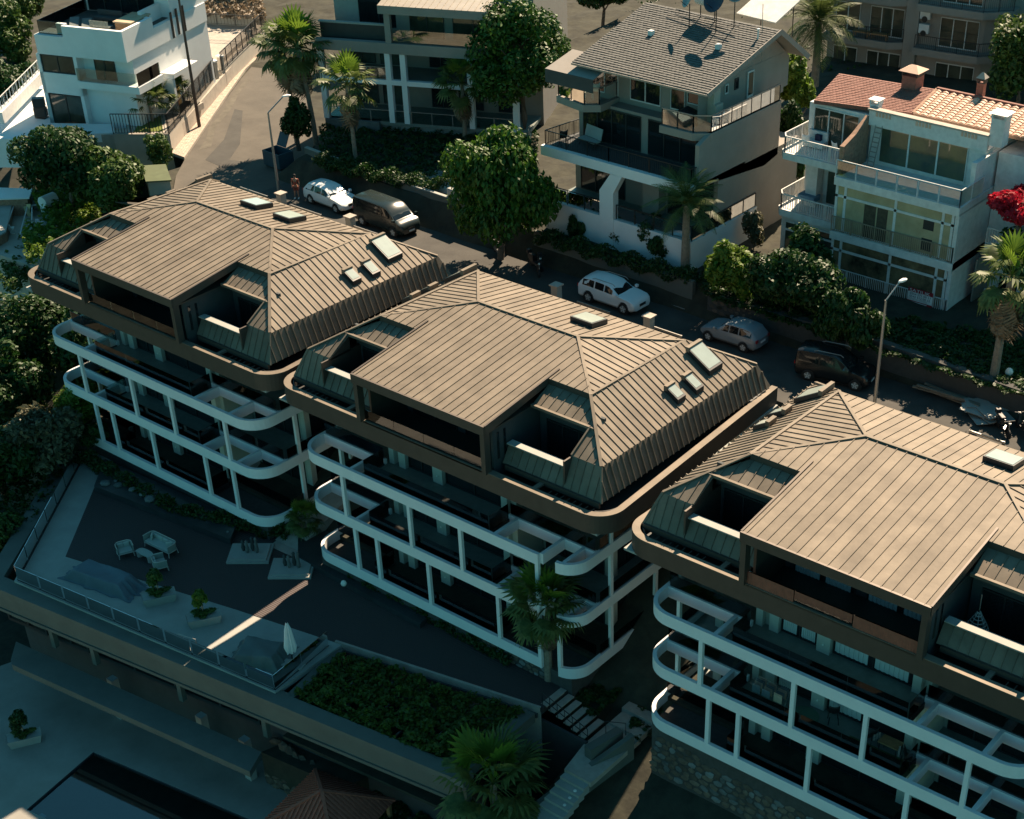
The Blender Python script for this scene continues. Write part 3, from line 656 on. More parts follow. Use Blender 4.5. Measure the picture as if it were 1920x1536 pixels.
# steps and walls between the middle and right buildings
stp = thing('terrace_steps', 'five short pale steps with a black railing at the end of the deck', 'steps', (0, 0, 0))
x0, y0, _ = G(1020, 1320, TZ)
for i in range(6):
    z = TZ + .04 - i * .17; MB().box(x0 + i * .5 - .12, x0 + i * .5 + .28, y0 - .1, y0 + 1.55, z - .07, z).build('tread', PAVE, stp)
MB().box(x0 - .1, x0 + 3.0, y0 - .3, y0 - .12, -19, TZ - .9).build('side_wall', DARKW, stp)
rl = thing('stair_railing', 'thin black railing beside the short pale steps', 'railing', (0, 0, 0))
pa, pb = Vector((x0, y0 - .12, TZ)), Vector((x0 + 3.0, y0 - .12, TZ - 1.0))
for h in (.45, .9): MB().tube([pa + Vector((0, 0, h)), pb + Vector((0, 0, h))], .025).build('rail', BLACK, rl)
for i in range(7): q = pa.lerp(pb, i / 6); MB().tube([q - Vector((0, 0, .1)), q + Vector((0, 0, .9))], .02).build('baluster', BLACK, rl)
LZ = TZ - 1.0
mb = MB(); mb.prism([(x0 + 2.9, y0 - .3), (x0 + 2.9, y0 + 1.8), (x0 + 5.0, y0 + 1.8), (x0 + 5.0, y0 - 2.4), (x0 + 3.3, y0 - 2.4)], LZ - .3, LZ); struct('landing', mb, PAVE)
ws = thing('garden_stairway', 'broad stepped path climbing between the middle and right buildings', 'steps', (0, 0, 0))
for i in range(11):
    z = LZ + .14 + i * .22; MB().box(x0 + 3.0 - i * .05, x0 + 5.0 - i * .05, y0 + 1.7 + i * 1.15, y0 + 2.9 + i * 1.15, z - .35, z).build('step', PAVE, ws)
ls = thing('lower_steps', 'lower flight of steps with small pale lights below the landing', 'steps', (0, 0, 0))
for i in range(6):
    z = LZ - .17 * (i + 1); MB().box(x0 + 3.35, x0 + 4.9, y0 - 2.4 - .42 * (i + 1), y0 - 2.4 - .42 * i, z - .5, z).build('step', CONC, ls)
    if i in (1, 2, 3): MB().lathe([(.09, 0), (.09, .02)], (x0 + 4.5, y0 - 2.62 - .42 * i, z), 8).build('step_light', LAMPW, ls)
mb = MB(); mb.prism([(x0 + 3.35, y0 - 4.9), (x0 + 4.9, y0 - 4.9), (x0 + 3.9, y0 - 10), (x0 + .4, y0 - 8.4)], LZ - 1.5, LZ - 1.04); struct('path', mb, CONC)
q0, q1 = G(1183, 1374, -13.6), G(1008, 1512, -15.8)
wl = MB(); d = Vector((q1[0] - q0[0], q1[1] - q0[1])).normalized(); nn = Vector((-d.y, d.x))
pts = [Vector(q0[:2]) + nn * .3, Vector(q0[:2]) - nn * .0, Vector(q1[:2]) + d * 8, Vector(q1[:2]) + d * 8 + nn * .3]
wl.prism([tuple(p) for p in pts], -20, [-13.6, -13.6, -17.8, -17.8]); tag(wl.build('boundary_wall', CONCD), 'long sloping wall with a pale top edge below the broad stepped path', 'wall')
a, b = G(1096, 1398, -13.7), G(1156, 1362, -13.7)
wall('stair_wall', [a[:2], b[:2]], -.5, -17, -13.7, CONCD, 'short thick dark wall beside the landing')
rr_ = thing('stair_railing', 'short black hoop rail on top of the thick wall by the landing', 'railing', (0, 0, 0)); c = G(1136, 1375, -13.7); MB().tube([c, (c[0], c[1], c[2] + .8), (c[0] + .9, c[1] + .5, c[2] + .8), (c[0] + .9, c[1] + .5, c[2])], .025).build('rail', BLACK, rr_)
# vine pergola
pg = thing('pergola', 'dark vine covered pergola frame sunk beside the terrace', 'pergola', (0, 0, 0))
PG = [G(u, v, TZ - .1)[:2] for u, v in ((535, 1303), (630, 1212), (1003, 1338), (872, 1449))]
MB().sweep([PG[2], PG[3]], -.75, TZ - .7, TZ - .1).build('beam', CONCD, pg)
MB().sweep([PG[0], PG[1]], -.5, TZ - .6, TZ - .14).build('beam', CONCD, pg)
k = 13
for i in range(k):
    t = (i + .5) / k; p, q = Vector(PG[1]).lerp(Vector(PG[2]), t), Vector(PG[0]).lerp(Vector(PG[3]), t)
    MB().bar((p.x, p.y, TZ - .45), (q.x, q.y, TZ - .45), .06, .12).build('slat', STEEL, pg)
cb = MB().sweep([G(628, 1205, TZ)[:2], G(1012, 1330, TZ)[:2]], .14, TZ - 3, TZ + .10).build('kerb_beam', PAVE); tag(cb, 'thin pale kerb beam between the deck and the vine pergola', 'kerb')
# stone feet of buildings B and C, retaining wall in the garden of C
for root, fr, runs in ((VC, FC, (((-9.3, -5.92), (8.5, -5.92), -15.6, .36),)), (VB, FB, (((9.2, -5.0), (9.42, 4.0), -14.6, .36), ((2.5, -5.92), (7.6, -5.92), -13.5, .3)))):
    for p0, p1, zb, sz in runs: stone_face(root, p0, p1, lambda t: zb, lambda t: Z3 - .62, sz, (STONE, STONEG), most=220 if root is VC else 70, seed=9)
sw = thing('garden_wall', 'brown rubble garden wall in the dark slope below the right building', 'wall', (0, 0, 0))
g0, g1 = G(1175, 1400, -17.2), G(1430, 1555, -17.2)
MB().sweep([g1[:2], g0[:2]], .5, -22, -17.25).build('mortar', MORTAR, sw)
dd = (Vector(g1[:2]) - Vector(g0[:2])).normalized(); pn = Vector((dd.y, -dd.x)) * .52
stone_face(sw, tuple(Vector(g0[:2]) + pn), tuple(Vector(g1[:2]) + pn), lambda t: -19.6, lambda t: -17.0, .36, (STONE, STONEG), most=200, seed=12)
# pool terrace
PZ = -20.3
Pc = [G(u, v, PZ)[:2] for u, v in ((175, 1410), (50, 1518))]; pd = Vector(Pc[1]) - Vector(Pc[0]); ex = Vector((math.cos(math.radians(9)), math.sin(math.radians(9))))
A_, B_ = Vector(Pc[0]), Vector(Pc[1]); C_ = B_ + ex * 17; D_ = A_ + ex * 17
outer = [(-40, -30), (-36, -8), (12, -8), (12, -46), (-40, -46)]
def ringpoly(mb, z0, z1):
    far = [(-34, -46), (-24.5, -16.2), (14, -11.5), (14, -46)]; inn = [tuple(B_), tuple(A_), tuple(D_), tuple(C_)]
    for i in range(4):
        j = (i + 1) % 4; mb.prism([far[i], far[j], inn[j], inn[i]], z0, z1)
mb = MB(); ringpoly(mb, PZ - .4, PZ); struct('pool_deck', mb, mat('pool_paving', (.25, .24, .21), rough=.8, var=.14, scale=.5))
PT = mat('pool_tiles', (.012, .04, .09), rough=.4, var=.15); PT2 = mat('deep_pool_tiles', (.006, .01, .03), rough=.4, var=.2)
mb = MB(); mb.prism([tuple(A_), tuple(B_), tuple(C_), tuple(D_)], PZ - 2.2, PZ - 1.9); po = struct('pool_floor', mb, PT2)
exn = ex; eyn = Vector((exn.y, -exn.x)); 
def pq(a, b): p = A_ + (B_ - A_).normalized() * b + exn * a; return (p.x, p.y)
mb = MB(); mb.prism([pq(0, 0), pq(17, 0), pq(17, 1.0), pq(1.2, 1.0), pq(1.2, 2.4), pq(0, 2.4)], PZ - 1.9, PZ - .55); mb.prism([pq(0, 2.4), pq(8.5, 2.4), pq(8.5, 6), pq(0, 6)], PZ - 1.9, PZ - .40); struct('pool_ledge', mb, PT)
mb = MB()
for a, b, c, d in ((A_, B_, .001, 0), (A_, D_, 0, 0)): pass
mb.prism([tuple(A_), tuple(D_), tuple(D_ + Vector((0, .2))), tuple(A_ + Vector((0, .2)))], PZ - 2, PZ - .02); mb.prism([tuple(A_), tuple(B_), tuple(B_ - exn * .2), tuple(A_ - exn * .2)], PZ - 2, PZ - .02); struct('pool_wall', mb, PT)
wm = glass('pool_water_surface', (.45, .75, .85), .9, .03)
mb = MB(); mb.add([(*A_, PZ - .14), (*B_, PZ - .14), (*C_, PZ - .14), (*D_, PZ - .14)], [(0, 1, 2, 3)]); struct('pool_water', mb, wm)
for a, b in ((2.1, .7 + 1.6), (2.2, 3.0), (.8, 5.0)):
    x, y = pq(a, b); t = MB().box(x - .2, x + .2, y - .16, y + .16, PZ - .5, PZ - .38 + (.06 if b > 4 else 0)).build('pool_stone', CONC); tag(t, {True: 'square pale block set in the pool, the lowest of three'}.get(b > 4, 'square pale block in the pool, ' + ('nearer the corner' if b < 2.5 else 'second from the corner')), 'block')
# rocks beside the pool
rk = thing('rock_wall', 'rough rock face between the pool terrace and the clubhouse', 'rock', (0, 0, 0)); rr = random.Random(8)
for i in range(120):
    t = rr.random(); h = rr.random(); u = 500 + 140 * t + rr.uniform(-10, 10); zz = PZ + (1 - t * .3) * 2.6 * h; b = G(505 + 130 * t, 1470 + 62 * t, PZ)
    me = STONE_CACHE.setdefault(('rk', i % 6), None) or STONE_MESHES[i % 6].copy()
    if not me.materials: me.materials.append(STONE)
    STONE_CACHE[('rk', i % 6)] = me
    s_ = rr.uniform(.25, .55); inst(me, 'rock', rk, (b[0] + rr.uniform(-.2, .2), b[1] + h * .9, zz), (rr.uniform(-.4, .4), rr.uniform(-.4, .4), rr.uniform(-.6, .6)), (s_, s_ * 1.8, s_ * .8))
mb = MB(); b0, b1 = G(500, 1468, PZ), G(650, 1536, PZ); mb.prism([b0[:2], b1[:2], (b1[0] + 1, b1[1] + 3), (b0[0] + 1, b0[1] + 3)], PZ - .2, PZ + 2.3); mb.build('earth_core', SOIL, rk)
# red tiled kiosk at the bottom edge
ap = G(603, 1484, -16.2); ks = thing('garden_kiosk', 'small kiosk with a pointed red tiled roof at the bottom edge', 'kiosk', (ap[0], ap[1], 0), math.radians(10))
w_ = 2.6; zt, zb = -16.2, -17.9
cs = [(-w_, -w_, zb), (w_, -w_, zb), (w_, w_, zb), (-w_, w_, zb)]
for i in range(4):
    a, b = cs[i], cs[(i + 1) % 4]; mid = ((a[0] + b[0]) / 2, (a[1] + b[1]) / 2, zb); 
    panels([(0, 0, zt), a, b], mid, .24, RED_T, ks, name='roof_tile_course', seam=.07, sw=.1, thick=.05)
    MB().bar((0, 0, zt + .04), (a[0], a[1], a[2] + .04), .18, .12).build('hip_cap', RED_T, ks)
    MB().box(a[0] * .9 - .1, a[0] * .9 + .1, a[1] * .9 - .1, a[1] * .9 + .1, PZ, zb).build('post', WOOD, ks)
# ------------------------------------------------------------------ houses behind the street
def fp(fr, u, v, a, b, axis='y'):
    """sight line cut by the roof plane z = a + b*y (or x) of a frame"""
    d, c = fr._r(u, v); i = 1 if axis == 'y' else 0
    t = (a + b * c[i] - c[2]) / (d[2] - b * d[i]); return tuple(float(q) for q in c + d * t)
def railing(parent, pts, h, m, sp=0.14, posts=1.6, glassy=None, top=0.05, bal=0.02, topm=None, name='railing', z_low=0.08):
    o = bpy.data.objects.new(name, None); COL.objects.link(o); o.parent = parent
    P = [Vector(p) for p in pts]; b = MB(); nb = 0
    for a, c in zip(P, P[1:]):
        L = (c - a).length; up = Vector((0, 0, h)); MB().bar(a + up, c + up, top, top).build('top_rail', topm or m, o)
        k = max(1, round(L / posts))
        for i in range(k + 1): q = a.lerp(c, i / k); MB().box(q.x - .025, q.x + .025, q.y - .025, q.y + .025, q.z, q.z + h).build('post', m, o)
        if glassy:
            for i in range(k): MB().bar(a.lerp(c, (i + .05) / k) + up * .5, a.lerp(c, (i + .95) / k) + up * .5, .012, h * .85).build('glass_panel', glassy, o)
        else:
            b.bar(a + Vector((0, 0, z_low)), c + Vector((0, 0, z_low)), .03, .03); k = int(L / sp)
            for i in range(1, k): q = a.lerp(c, i / k); b.bar(q + Vector((0, 0, z_low)), q + up, bal, bal)
            nb += 1
    if nb: bb = b.build('balusters', m, o); bb['kind'] = 'stuff'
    return o
def tile_field(parent, name, c00, c10, c11, c01, nu, nv, m, lift=.05, single=False, gap=.06, curve=0.0, jit=.01):
    """courses of tiles between four corners (c00-c10 along the eave)"""
    A, B, C, D = (Vector(p) for p in (c00, c10, c11, c01)); n = (B - A).cross(D - A).normalized(); n = n if n.z > 0 else -n
    rr = random.Random(nu * nv); mb = MB()
    P = lambda s, t: A.lerp(B, s).lerp(D.lerp(C, s), t)
    for j in range(nv):
        for i in range(nu):
            o = (0.5 * (j % 2) if not single else 0); s0, s1 = max(0, (i - o) / nu), min(1, (i + 1 - gap - o) / nu)
            if s1 <= s0: continue
            t0, t1 = j / nv, (j + 1.05) / nv; hj = rr.uniform(0, jit); q = [P(s0, t0) + n * (lift + hj), P(s1, t0) + n * (lift + hj), P(s1, min(1, t1)) + n * (.01), P(s0, min(1, t1)) + n * (.01)]
            t = MB() if single else mb
            if curve:
                m0, m1 = P((s0 + s1) / 2, t0) + n * (lift + hj + curve), P((s0 + s1) / 2, min(1, t1)) + n * (.01 + curve)
                b0 = [P(s0, t0), P(s1, t0)]
                t.add([q[0], m0, q[1], q[2], m1, q[3], b0[0], b0[1]], [(0, 1, 4, 5), (1, 2, 3, 4), (0, 6, 7, 2, 1), (6, 0, 5), (2, 7, 3)])
            else:
                b0 = [P(s0, t0), P(s1, t0)]; t.add([*q, *b0], [(0, 1, 2, 3), (4, 5, 1, 0), (5, 2, 1), (4, 0, 3)])
            if single: t.build(name, m, parent)
    if not single: o = mb.build(name, m, parent); o['kind'] = 'stuff'

# --- grey house with the shingled roof
fg = Fr((-2.11, 20.44, -2.0), 0)
gh_ = thing('shingled_house', 'grey house with a broad grey shingle roof and satellite dishes', 'house', fg.w(0, 0, 0))
B = lambda *a: MB().box(*a)
B(-11.7, -7.06, 0, .3, -.6, 2.0).build('terrace_wall', WHITE, gh_); B(-6.0, .15, 0, .3, -.6, 2.0).build('terrace_wall', WHITE, gh_); B(-.15, .15, .3, 7.5, -.6, 2.0).build('terrace_wall', WHITE, gh_)
MB().add([(-7.08, -.06, -.6), (-5.98, -.06, -.6), (-5.98, -.06, 3.75), (-5.28, -.06, 5.0), (-6.2, -.06, 5.0), (-7.08, -.06, 3.75), (-7.08, .5, -.6), (-5.98, .5, -.6), (-5.98, .5, 3.75), (-5.28, .5, 5.0), (-6.2, .5, 5.0), (-7.08, .5, 3.75)],
    [(0, 1, 2, 5), (5, 2, 3, 4), (1, 7, 8, 2), (2, 8, 9, 3), (6, 0, 5, 11), (11, 5, 4, 10), (7, 6, 11, 8), (8, 11, 10, 9)]).build('bent_pier', WHITE, gh_)
B(-11.95, .1, -.03, .35, 5.0, 5.62).build('balcony_beam', WHITE, gh_); B(-11.9, 0, .35, 6, 5.25, 5.45).build('balcony_floor', DARKW, gh_); B(-11.6, 0, .3, 6, 1.8, 1.97).build('terrace_floor', FLOOR, gh_)
B(-5.3, -4.0, 2.2, 5, 2, 5.25).build('wall', GREYW, gh_); B(-11.5, 0, 3.0, 12.5, -.6, 5.3).build('wall', GREYW, gh_)
B(-11.3, -.02, 3.2, 10, 5.3, 8.0).build('wall', GREYW, gh_); B(-11.2, -1.4, 4.2, 12.4, 8.0, 10.6).build('wall', GREYW, gh_)
MB().add([(0, 0.8, 5.3), (0, 8.3, 4.5), (0, 9.9, 4.8), (0, 9.9, 8.36), (0, 2.0, 8.36), (0, .8, 7.9), (-.3, 0.8, 5.45), (-.3, 8.3, 4.5), (-.3, 9.9, 4.8), (-.3, 9.9, 8.36), (-.3, 2.0, 8.36), (-.3, .8, 7.9)],
    [(0, 1, 2, 3, 4, 5), (11, 10, 9, 8, 7, 6), (0, 6, 7, 1), (3, 9, 10, 4), (4, 10, 11, 5), (5, 11, 6, 0)]).build('side_wall', GREYW, gh_)
MB().prism([(-3.4, 1.3), (-.9, 1.3), (.05, 2.0), (.05, 9.9), (-1.3, 9.9), (-1.3, 4.2), (-3.4, 4.2)], 7.9, 8.36).build('balcony_slab', GREYW, gh_)
MB().prism([(-12.4, 3.2), (-12.2, 2.0), (-9.6, 1.5), (-8.7, 2.2), (-8.7, 4.2), (-12.4, 4.2)], 7.85, 8.3).build('balcony_slab', GREYW, gh_)
railing(gh_, [(-3.3, 1.45, 8.36), (-.95, 1.45, 8.36), (-.05, 2.1, 8.36), (-.05, 9.8, 8.36)], 1.05, BLACK, glassy=GLASS, topm=STEEL, top=.07, posts=1.1)
railing(gh_, [(-12.2, 4.1, 8.3), (-12.1, 2.1, 8.3), (-9.6, 1.65, 8.3), (-8.85, 2.25, 8.3), (-8.85, 4.1, 8.3)], 1.05, BLACK, glassy=GLASS, topm=STEEL, top=.07)
railing(gh_, [(-11.6, 4.5, 5.45), (-11.8, .3, 5.6), (-6.6, .3, 5.6), (-.2, .3, 5.6), (-.1, 3, 5.6)], .95, BLACK)
railing(gh_, [(-11.4, .2, 2.0), (-7.1, .2, 2.0)], .95, BLACK, glassy=GLASS); railing(gh_, [(-5.9, .2, 2.0), (0.05, .2, 2.0), (0.05, 7.4, 2.0)], .95, BLACK, glassy=GLASS)
window(gh_, -11.0, -7.3, 2.05, 4.9, 3.0, 3); window(gh_, -3.8, -.3, 2.05, 4.9, 3.0, 3); window(gh_, -10.9, -6.2, 5.5, 7.8, 3.2, 4); window(gh_, -5.6, -.6, 5.5, 7.8, 3.2, 4)
window(gh_, -11.0, -8.8, 8.35, 10.3, 4.2, 2, fm=OFFW); window(gh_, -7.8, -5.4, 8.35, 10.3, 4.2, 2, fm=OFFW); window(gh_, -4.6, -3.5, 8.4, 10.3, 4.2, 1, fm=OFFW); window(gh_, -3.3, -2.2, 9.0, 10.0, 4.2, 1, fm=OFFW)
RA, RB_ = 10.72 - .255 * 2.0, .255
rp = lambda u, v: fp(fg, u, v, RA, RB_)
eL, eR, rR, rL = rp(1062, 125), rp(1328, 177), rp(1466, 57), rp(1180, 3)
eL = (eL[0], eR[1], RA + RB_ * eR[1]); rL = (eL[0], rR[1], RA + RB_ * rR[1])
yb, zb = rR[1] + 3.6, rR[2] - 2.4
MB().slab([eL, eR, rR, rL], (0, -RB_, 1), .14).build('roof_deck', GREYW, gh_); MB().slab([rL, rR, (rR[0], yb, zb), (rL[0], yb, zb)], (0, .6, 1), .14).build('roof_deck', GREYW, gh_)
tile_field(gh_, 'shingles', eL, eR, rR, rL, 36, 34, SHIN_G, lift=.045, jit=.02)
MB().add([(-1.42, eR[1] + .6, 8.3), (-1.42, yb - .5, 8.3), (-1.42, yb - .5, zb - .1), (-1.42, rR[1], rR[2] - .12), (-1.42, eR[1] + .6, eR[2])], [(0, 1, 2, 3, 4)]).build('gable', GREYW, gh_)
for a, b in ((eR, rR), (rR, (rR[0], yb, zb))): MB().bar(Vector(a) - Vector((.02, 0, .1)), Vector(b) - Vector((.02, 0, .1)), .06, .32).build('barge_board', GREYW, gh_)
MB().bar(Vector(eL) + Vector((0, -.06, -.08)), Vector(eR) + Vector((0, -.06, -.08)), .14, .12).build('gutter', STEEL, gh_)
MB().box(-1.38, -1.3, 7.9, 8.6, 8.45, 10.4).build('door', OFFW, gh_); B(-1.29, -1.27, 8.0, 8.5, 8.9, 10.3).build('door_glass', PANEL, gh_)
window(gh_, 5.4, 5.75, 9.6, 10.2, -1.4, 1, face='x', sgn=1, fm=OFFW); window(gh_, 6.5, 6.9, 9.6, 10.3, -1.4, 1, face='x', sgn=1)
ch = B(-1.75, -.95, 3.6, 4.3, 8.36, 10.9).build('chimney', BEIGE, gh_); B(-1.2, -.75, 3.55, 4.35, 8.36, 9.5).build('chimney_breast', BEIGE, gh_)
aw = MB().slab([(-12.5, 1.3, 10.15), (-8.6, 1.3, 10.15), (-8.7, 4.0, 10.75), (-12.4, 4.0, 10.75)], (0, -.2, 1), .04).build('awning', GREYW, gh_); MB().box(-12.5, -8.6, 1.28, 1.32, 9.3, 10.15).build('awning_valance', DARKW, gh_)
for u, v in ((1221, 66), (1347, 92)):
    p = rp(u, v); MB().box(p[0] - .16, p[0] + .16, p[1] - .16, p[1] + .16, p[2], p[2] + .3).build('roof_vent', OFFW, gh_)
p = rp(1421, 74); MB().lathe([(.05, 0), (.05, .55), (.11, .57), (.11, .66)], p, 8).build('vent_pipe', OFFW, gh_)
# dishes and water heater on the ridge
def dish(u, v, r, h, label, yaw=-.6, col=STEEL):
    x, y, z = fg.w(*rp(u, v)); t = thing('satellite_dish', label, 'satellite dish', (x, y, z), yaw, 'satellite dishes on the grey shingle roof')
    MB().tube([(0, 0, -.1), (0, 0, h)], .035).build('mast', BLACK, t)
    prof = [(r * k / 6, .28 * r * (k / 6) ** 2) for k in range(7)]; d = MB(); n = 18; vs = [(a * math.cos(2 * math.pi * j / n), -b, a * math.sin(2 * math.pi * j / n)) for a, b in prof[1:] for j in range(n)]
    d.add(vs + [(0, 0, 0)], [(i * n + j, i * n + (j + 1) % n, (i + 1) * n + (j + 1) % n, (i + 1) * n + j) for i in range(5) for j in range(n)] + [(6 * n, (j + 1) % n, j) for j in range(n)])
    o = d.build('reflector', col, t, (0, -.05, h + r * .4), smooth=True); o.rotation_euler = (-.45, 0, 0)
    sdm = o.modifiers.new('thick', 'SOLIDIFY'); sdm.thickness = .02
    MB().tube([(0, -.1, h - r * .4), (0, -r * 1.1, h + r * .35)], .02).build('arm', BLACK, t)
    return t
dish(1292, 52, .55, 1.5, 'left satellite dish on a black mast near the ridge'); dish(1342, 62, .85, 1.7, 'largest satellite dish on the ridge beside the white water tank', -.2, mat('dark_dish', (.03, .035, .06), rough=.5)); dish(1376, 52, .6, 1.9, 'rightmost satellite dish at the ridge beside the solar panel', .5)
x, y, z = fg.w(*rp(1328, 38)); hb = thing('water_heater', 'white water tank with a tilted solar panel on the grey roof ridge', 'water heater', (x, y, z), -.15)
MB().tube([(-.9, 0, 1.25), (.75, 0, 1.25)], .42, 14).build('tank', WHITE, hb, smooth=False)
for xx in (-.7, .55): MB().bar((xx, 0, -.2), (xx, 0, .9), .05).build('leg', BLACK, hb)
MB().bar((-2.6, -.3, .25), (2.9, -.3, .25), .05).build('frame_bar', BLACK, hb); MB().bar((-2.8, -.9, .1), (2.9, -.9, .1), .05).build('frame_bar', BLACK, hb)
x, y, z = fg.w(*rp(1400, 40)); so_ = thing('solar_panel', 'pale sunlit tilted panel behind the grey roof ridge', 'solar panel', (x + .5, y + 1.2, z + .2), -.1)
MB().slab([(-1.6, -.8, 0), (1.6, -.8, 0), (1.6, 1.6, .9), (-1.6, 1.6, .9)], (0, -.35, 1), .06).build('panel', mat('panel_glass', (.8, .74, .68), rough=.3), so_)
for xx in (-1.3, 1.3): MB().bar((xx, 1.4, -1.5), (xx, 1.4, .8), .05).build('leg', BLACK, so_)
MB().tube([fg.w(-1.2, 9.2, 10.8), fg.w(-1.3, 9.2, 14.3)], .02).build('antenna_mast', STEEL)['label'] = 'thin antenna mast on the ridge of the grey shingle roof'; bpy.data.objects['antenna_mast']['category'] = 'antenna'

# --- white glazed house with the red roof
fr_ = Fr((13.13, 25.43, -2.0), 0)
rh = thing('glazed_house', 'white balconied house with brown shingles and pink roof tiles', 'house', fr_.w(0, 0, 0))
B(-7.9, .1, .1, 9, -3, -.35).build('basement_wall', MORTAR, rh)
for z0, z1 in ((-.75, -.3), (2.5, 3.0), (5.95, 6.45)): B(-8.05, .35, -.12, 9, z0, z1).build('floor_slab', OFFW, rh)
GLW = mat('painted_warm_reflection', (.36, .29, .17), rough=.08, spec=.9, var=.25, scale=.9, col2=(.5, .42, .27)); GLD = mat('painted_dim_reflection', (.02, .022, .018), rough=.06, spec=.9, col2=(.30, .22, .12), scale=.7)  # warm reflected light painted into the pane colour, a bright and a dim version
for lv, (z0, z1, gm) in enumerate(((-.3, 2.5, GLD), (3.0, 5.95, GLW))):
    B(-7.6, 0, .6, .7, z0, z1).build('room_wall', GLW if lv else GLD, rh)
    w_ = MB()
    for x in (-7.95, -7.35, -3.9, -.75, -.12): w_.box(x, x + .17, .0, .14, z0, z1)
    w_.box(-7.95, .05, .0, .12, z1 - .75, z1 - .6); w_.box(-7.95, .05, .0, .12, z0, z0 + .1)
    wo = w_.build('window', OFFW, rh)
    for xa, xb in ((-7.78, -7.35), (-7.18, -3.9), (-3.73, -.75), (-.58, -.12)):
        B(xa, xb, .05, .07, z0 + .1, z1 - .75).build('pane', gm, wo); B(xa, xb, .05, .07, z1 - .6, z1 - .02).build('pane', gm, wo)
    if lv:
        B(-5.9, -5.1, .03, .045, z0 + .1, z1 - .8).build('curtain', mat('brown_curtain', (.07, .055, .035), rough=.9, var=.4, scale=4), wo); B(-5.0, -4.3, .03, .045, z0 + .1, z1 - .8).build('curtain', MATS['brown_curtain'], wo)
        for za in (z0 + 1.6, z0 + .3): B(-1.9, -1.2, .03, .045, za, za + .75).build('opening', FRAME, wo)
    s_ = MB()
    for y in (.15, 1.5, 3.0, 4.4, 5.8): s_.box(.02, .16, y, y + .12, z0, z1)
    s_.box(.02, .15, .15, 5.9, z1 - .75, z1 - .62); so2 = s_.build('window', OFFW, rh); B(.06, .08, .2, 5.8, z0, z1 - .02).build('pane', PANE, so2)
    railing(rh, [(-8.0, -.08, z0), (.25, -.08, z0), (.25, 1.4, z0)], .95, OFFW if not lv else mat('rusty_rail', (.30, .22, .15), rough=.8, var=.3), sp=.13, posts=1.35, bal=.03)
railing(rh, [(-8.0, -.08, 6.45), (.3, -.08, 6.45), (.3, 2.8, 6.45)], 1.05, OFFW, posts=1.4, glassy=GLASS)
B(.1, .35, 0, 8, -3, 6.0).build('side_wall', OFFW, rh); B(-.05, .25, 1.6, 8, 6.45, 8.6).build('side_wall', OFFW, rh)
B(-7.75, .1, 3.0, 3.3, 8.85, 9.75).build('parapet', OFFW, rh); B(-7.85, .15, 2.9, 3.4, 9.75, 9.85).build('parapet_cap', PAVE, rh); B(-7.7, .05, 3.25, 8.5, 6.45, 8.85).build('wall', OFFW, rh)
w3 = window(rh, -6.95, -1.1, 6.6, 8.85, 3.25, 3, fm=OFFW, pm=mat('painted_teal_reflection', (.02, .04, .038), rough=.05, spec=1, col2=(.12, .12, .055), scale=.5), fw=.1)  # teal and olive reflections painted into this pane's colour
for i in range(3):
    xa = (-7.3, -4.6, -1.6)[i]
    for j in range(5): B(xa + j * .22, xa + j * .22 + .13, 2.96, 3.0, 9.45, 9.7).build('cornice_tile', TILE_R, rh)
BRK = mat('bare_brick', (.30, .18, .12), rough=.9, var=.35, scale=5)
MB().add([(-8.1, .3, 6.45), (-8.1, 3.2, 6.45), (-8.1, 3.2, 9.3), (-8.1, 1.6, 8.6), (-8.1, .3, 8.2), (-7.8, .3, 6.45), (-7.8, 3.2, 6.45), (-7.8, 3.2, 9.3), (-7.8, 1.6, 8.6), (-7.8, .3, 8.2)], [(4, 3, 2, 1, 0), (5, 6, 7, 8, 9), (0, 5, 9, 4), (4, 9, 8, 3), (3, 8, 7, 2)]).build('brick_wall', BRK, rh)
lad = thing('ladder', 'metal ladder leaning beside the large window of the glazed house', 'ladder', fr_.w(-7.25, 0, 0))
for dx in (0, .45): MB().bar((dx, 2.3, 6.5), (dx, 3.1, 9.2), .05).build('rail', STEEL, lad)
for i in range(10): t = i / 9.5; MB().bar((0, 2.3 + .8 * t, 6.6 + 2.6 * t), (.45, 2.3 + .8 * t, 6.6 + 2.6 * t), .05).build('rung', STEEL, lad)
# left wing with balconies
B(-12.3, -8.05, 3.6, 9, -1.5, 9.2).build('wall', OFFW, rh); B(-12.6, -8.2, 1.6, 3.7, -1.6, 2.5).build('bay', OFFW, rh)
for z in (6.2, 2.5):
    MB().prism([(-12.9, 3.6), (-12.9, 1.6), (-12.5, 1.1), (-8.2, 1.1), (-8.2, 3.6)], z, z + .42).build('balcony_slab', OFFW, rh)
    railing(rh, [(-12.8, 4.8, z + .42), (-12.8, 1.7, z + .42), (-12.45, 1.2, z + .42), (-8.2, 1.2, z + .42)], 1.0, OFFW, sp=.16, posts=1.2, bal=.035, top=.07)
window(rh, -11.9, -8.7, 6.65, 9.0, 3.6, 3, fm=OFFW, pm=PANEL); window(rh, -10.6, -8.7, 2.95, 5.2, 3.6, 2, fm=OFFW, pm=PANEL); window(rh, -12.3, -8.5, -1.2, 2.1, 1.6, 2, fm=OFFW, pm=PANEL, transom=1.5, fw=.12)
B(-11.6, -10.8, 2.6, 3.3, 2.92, 5.9).build('balcony_column', OFFW, rh)
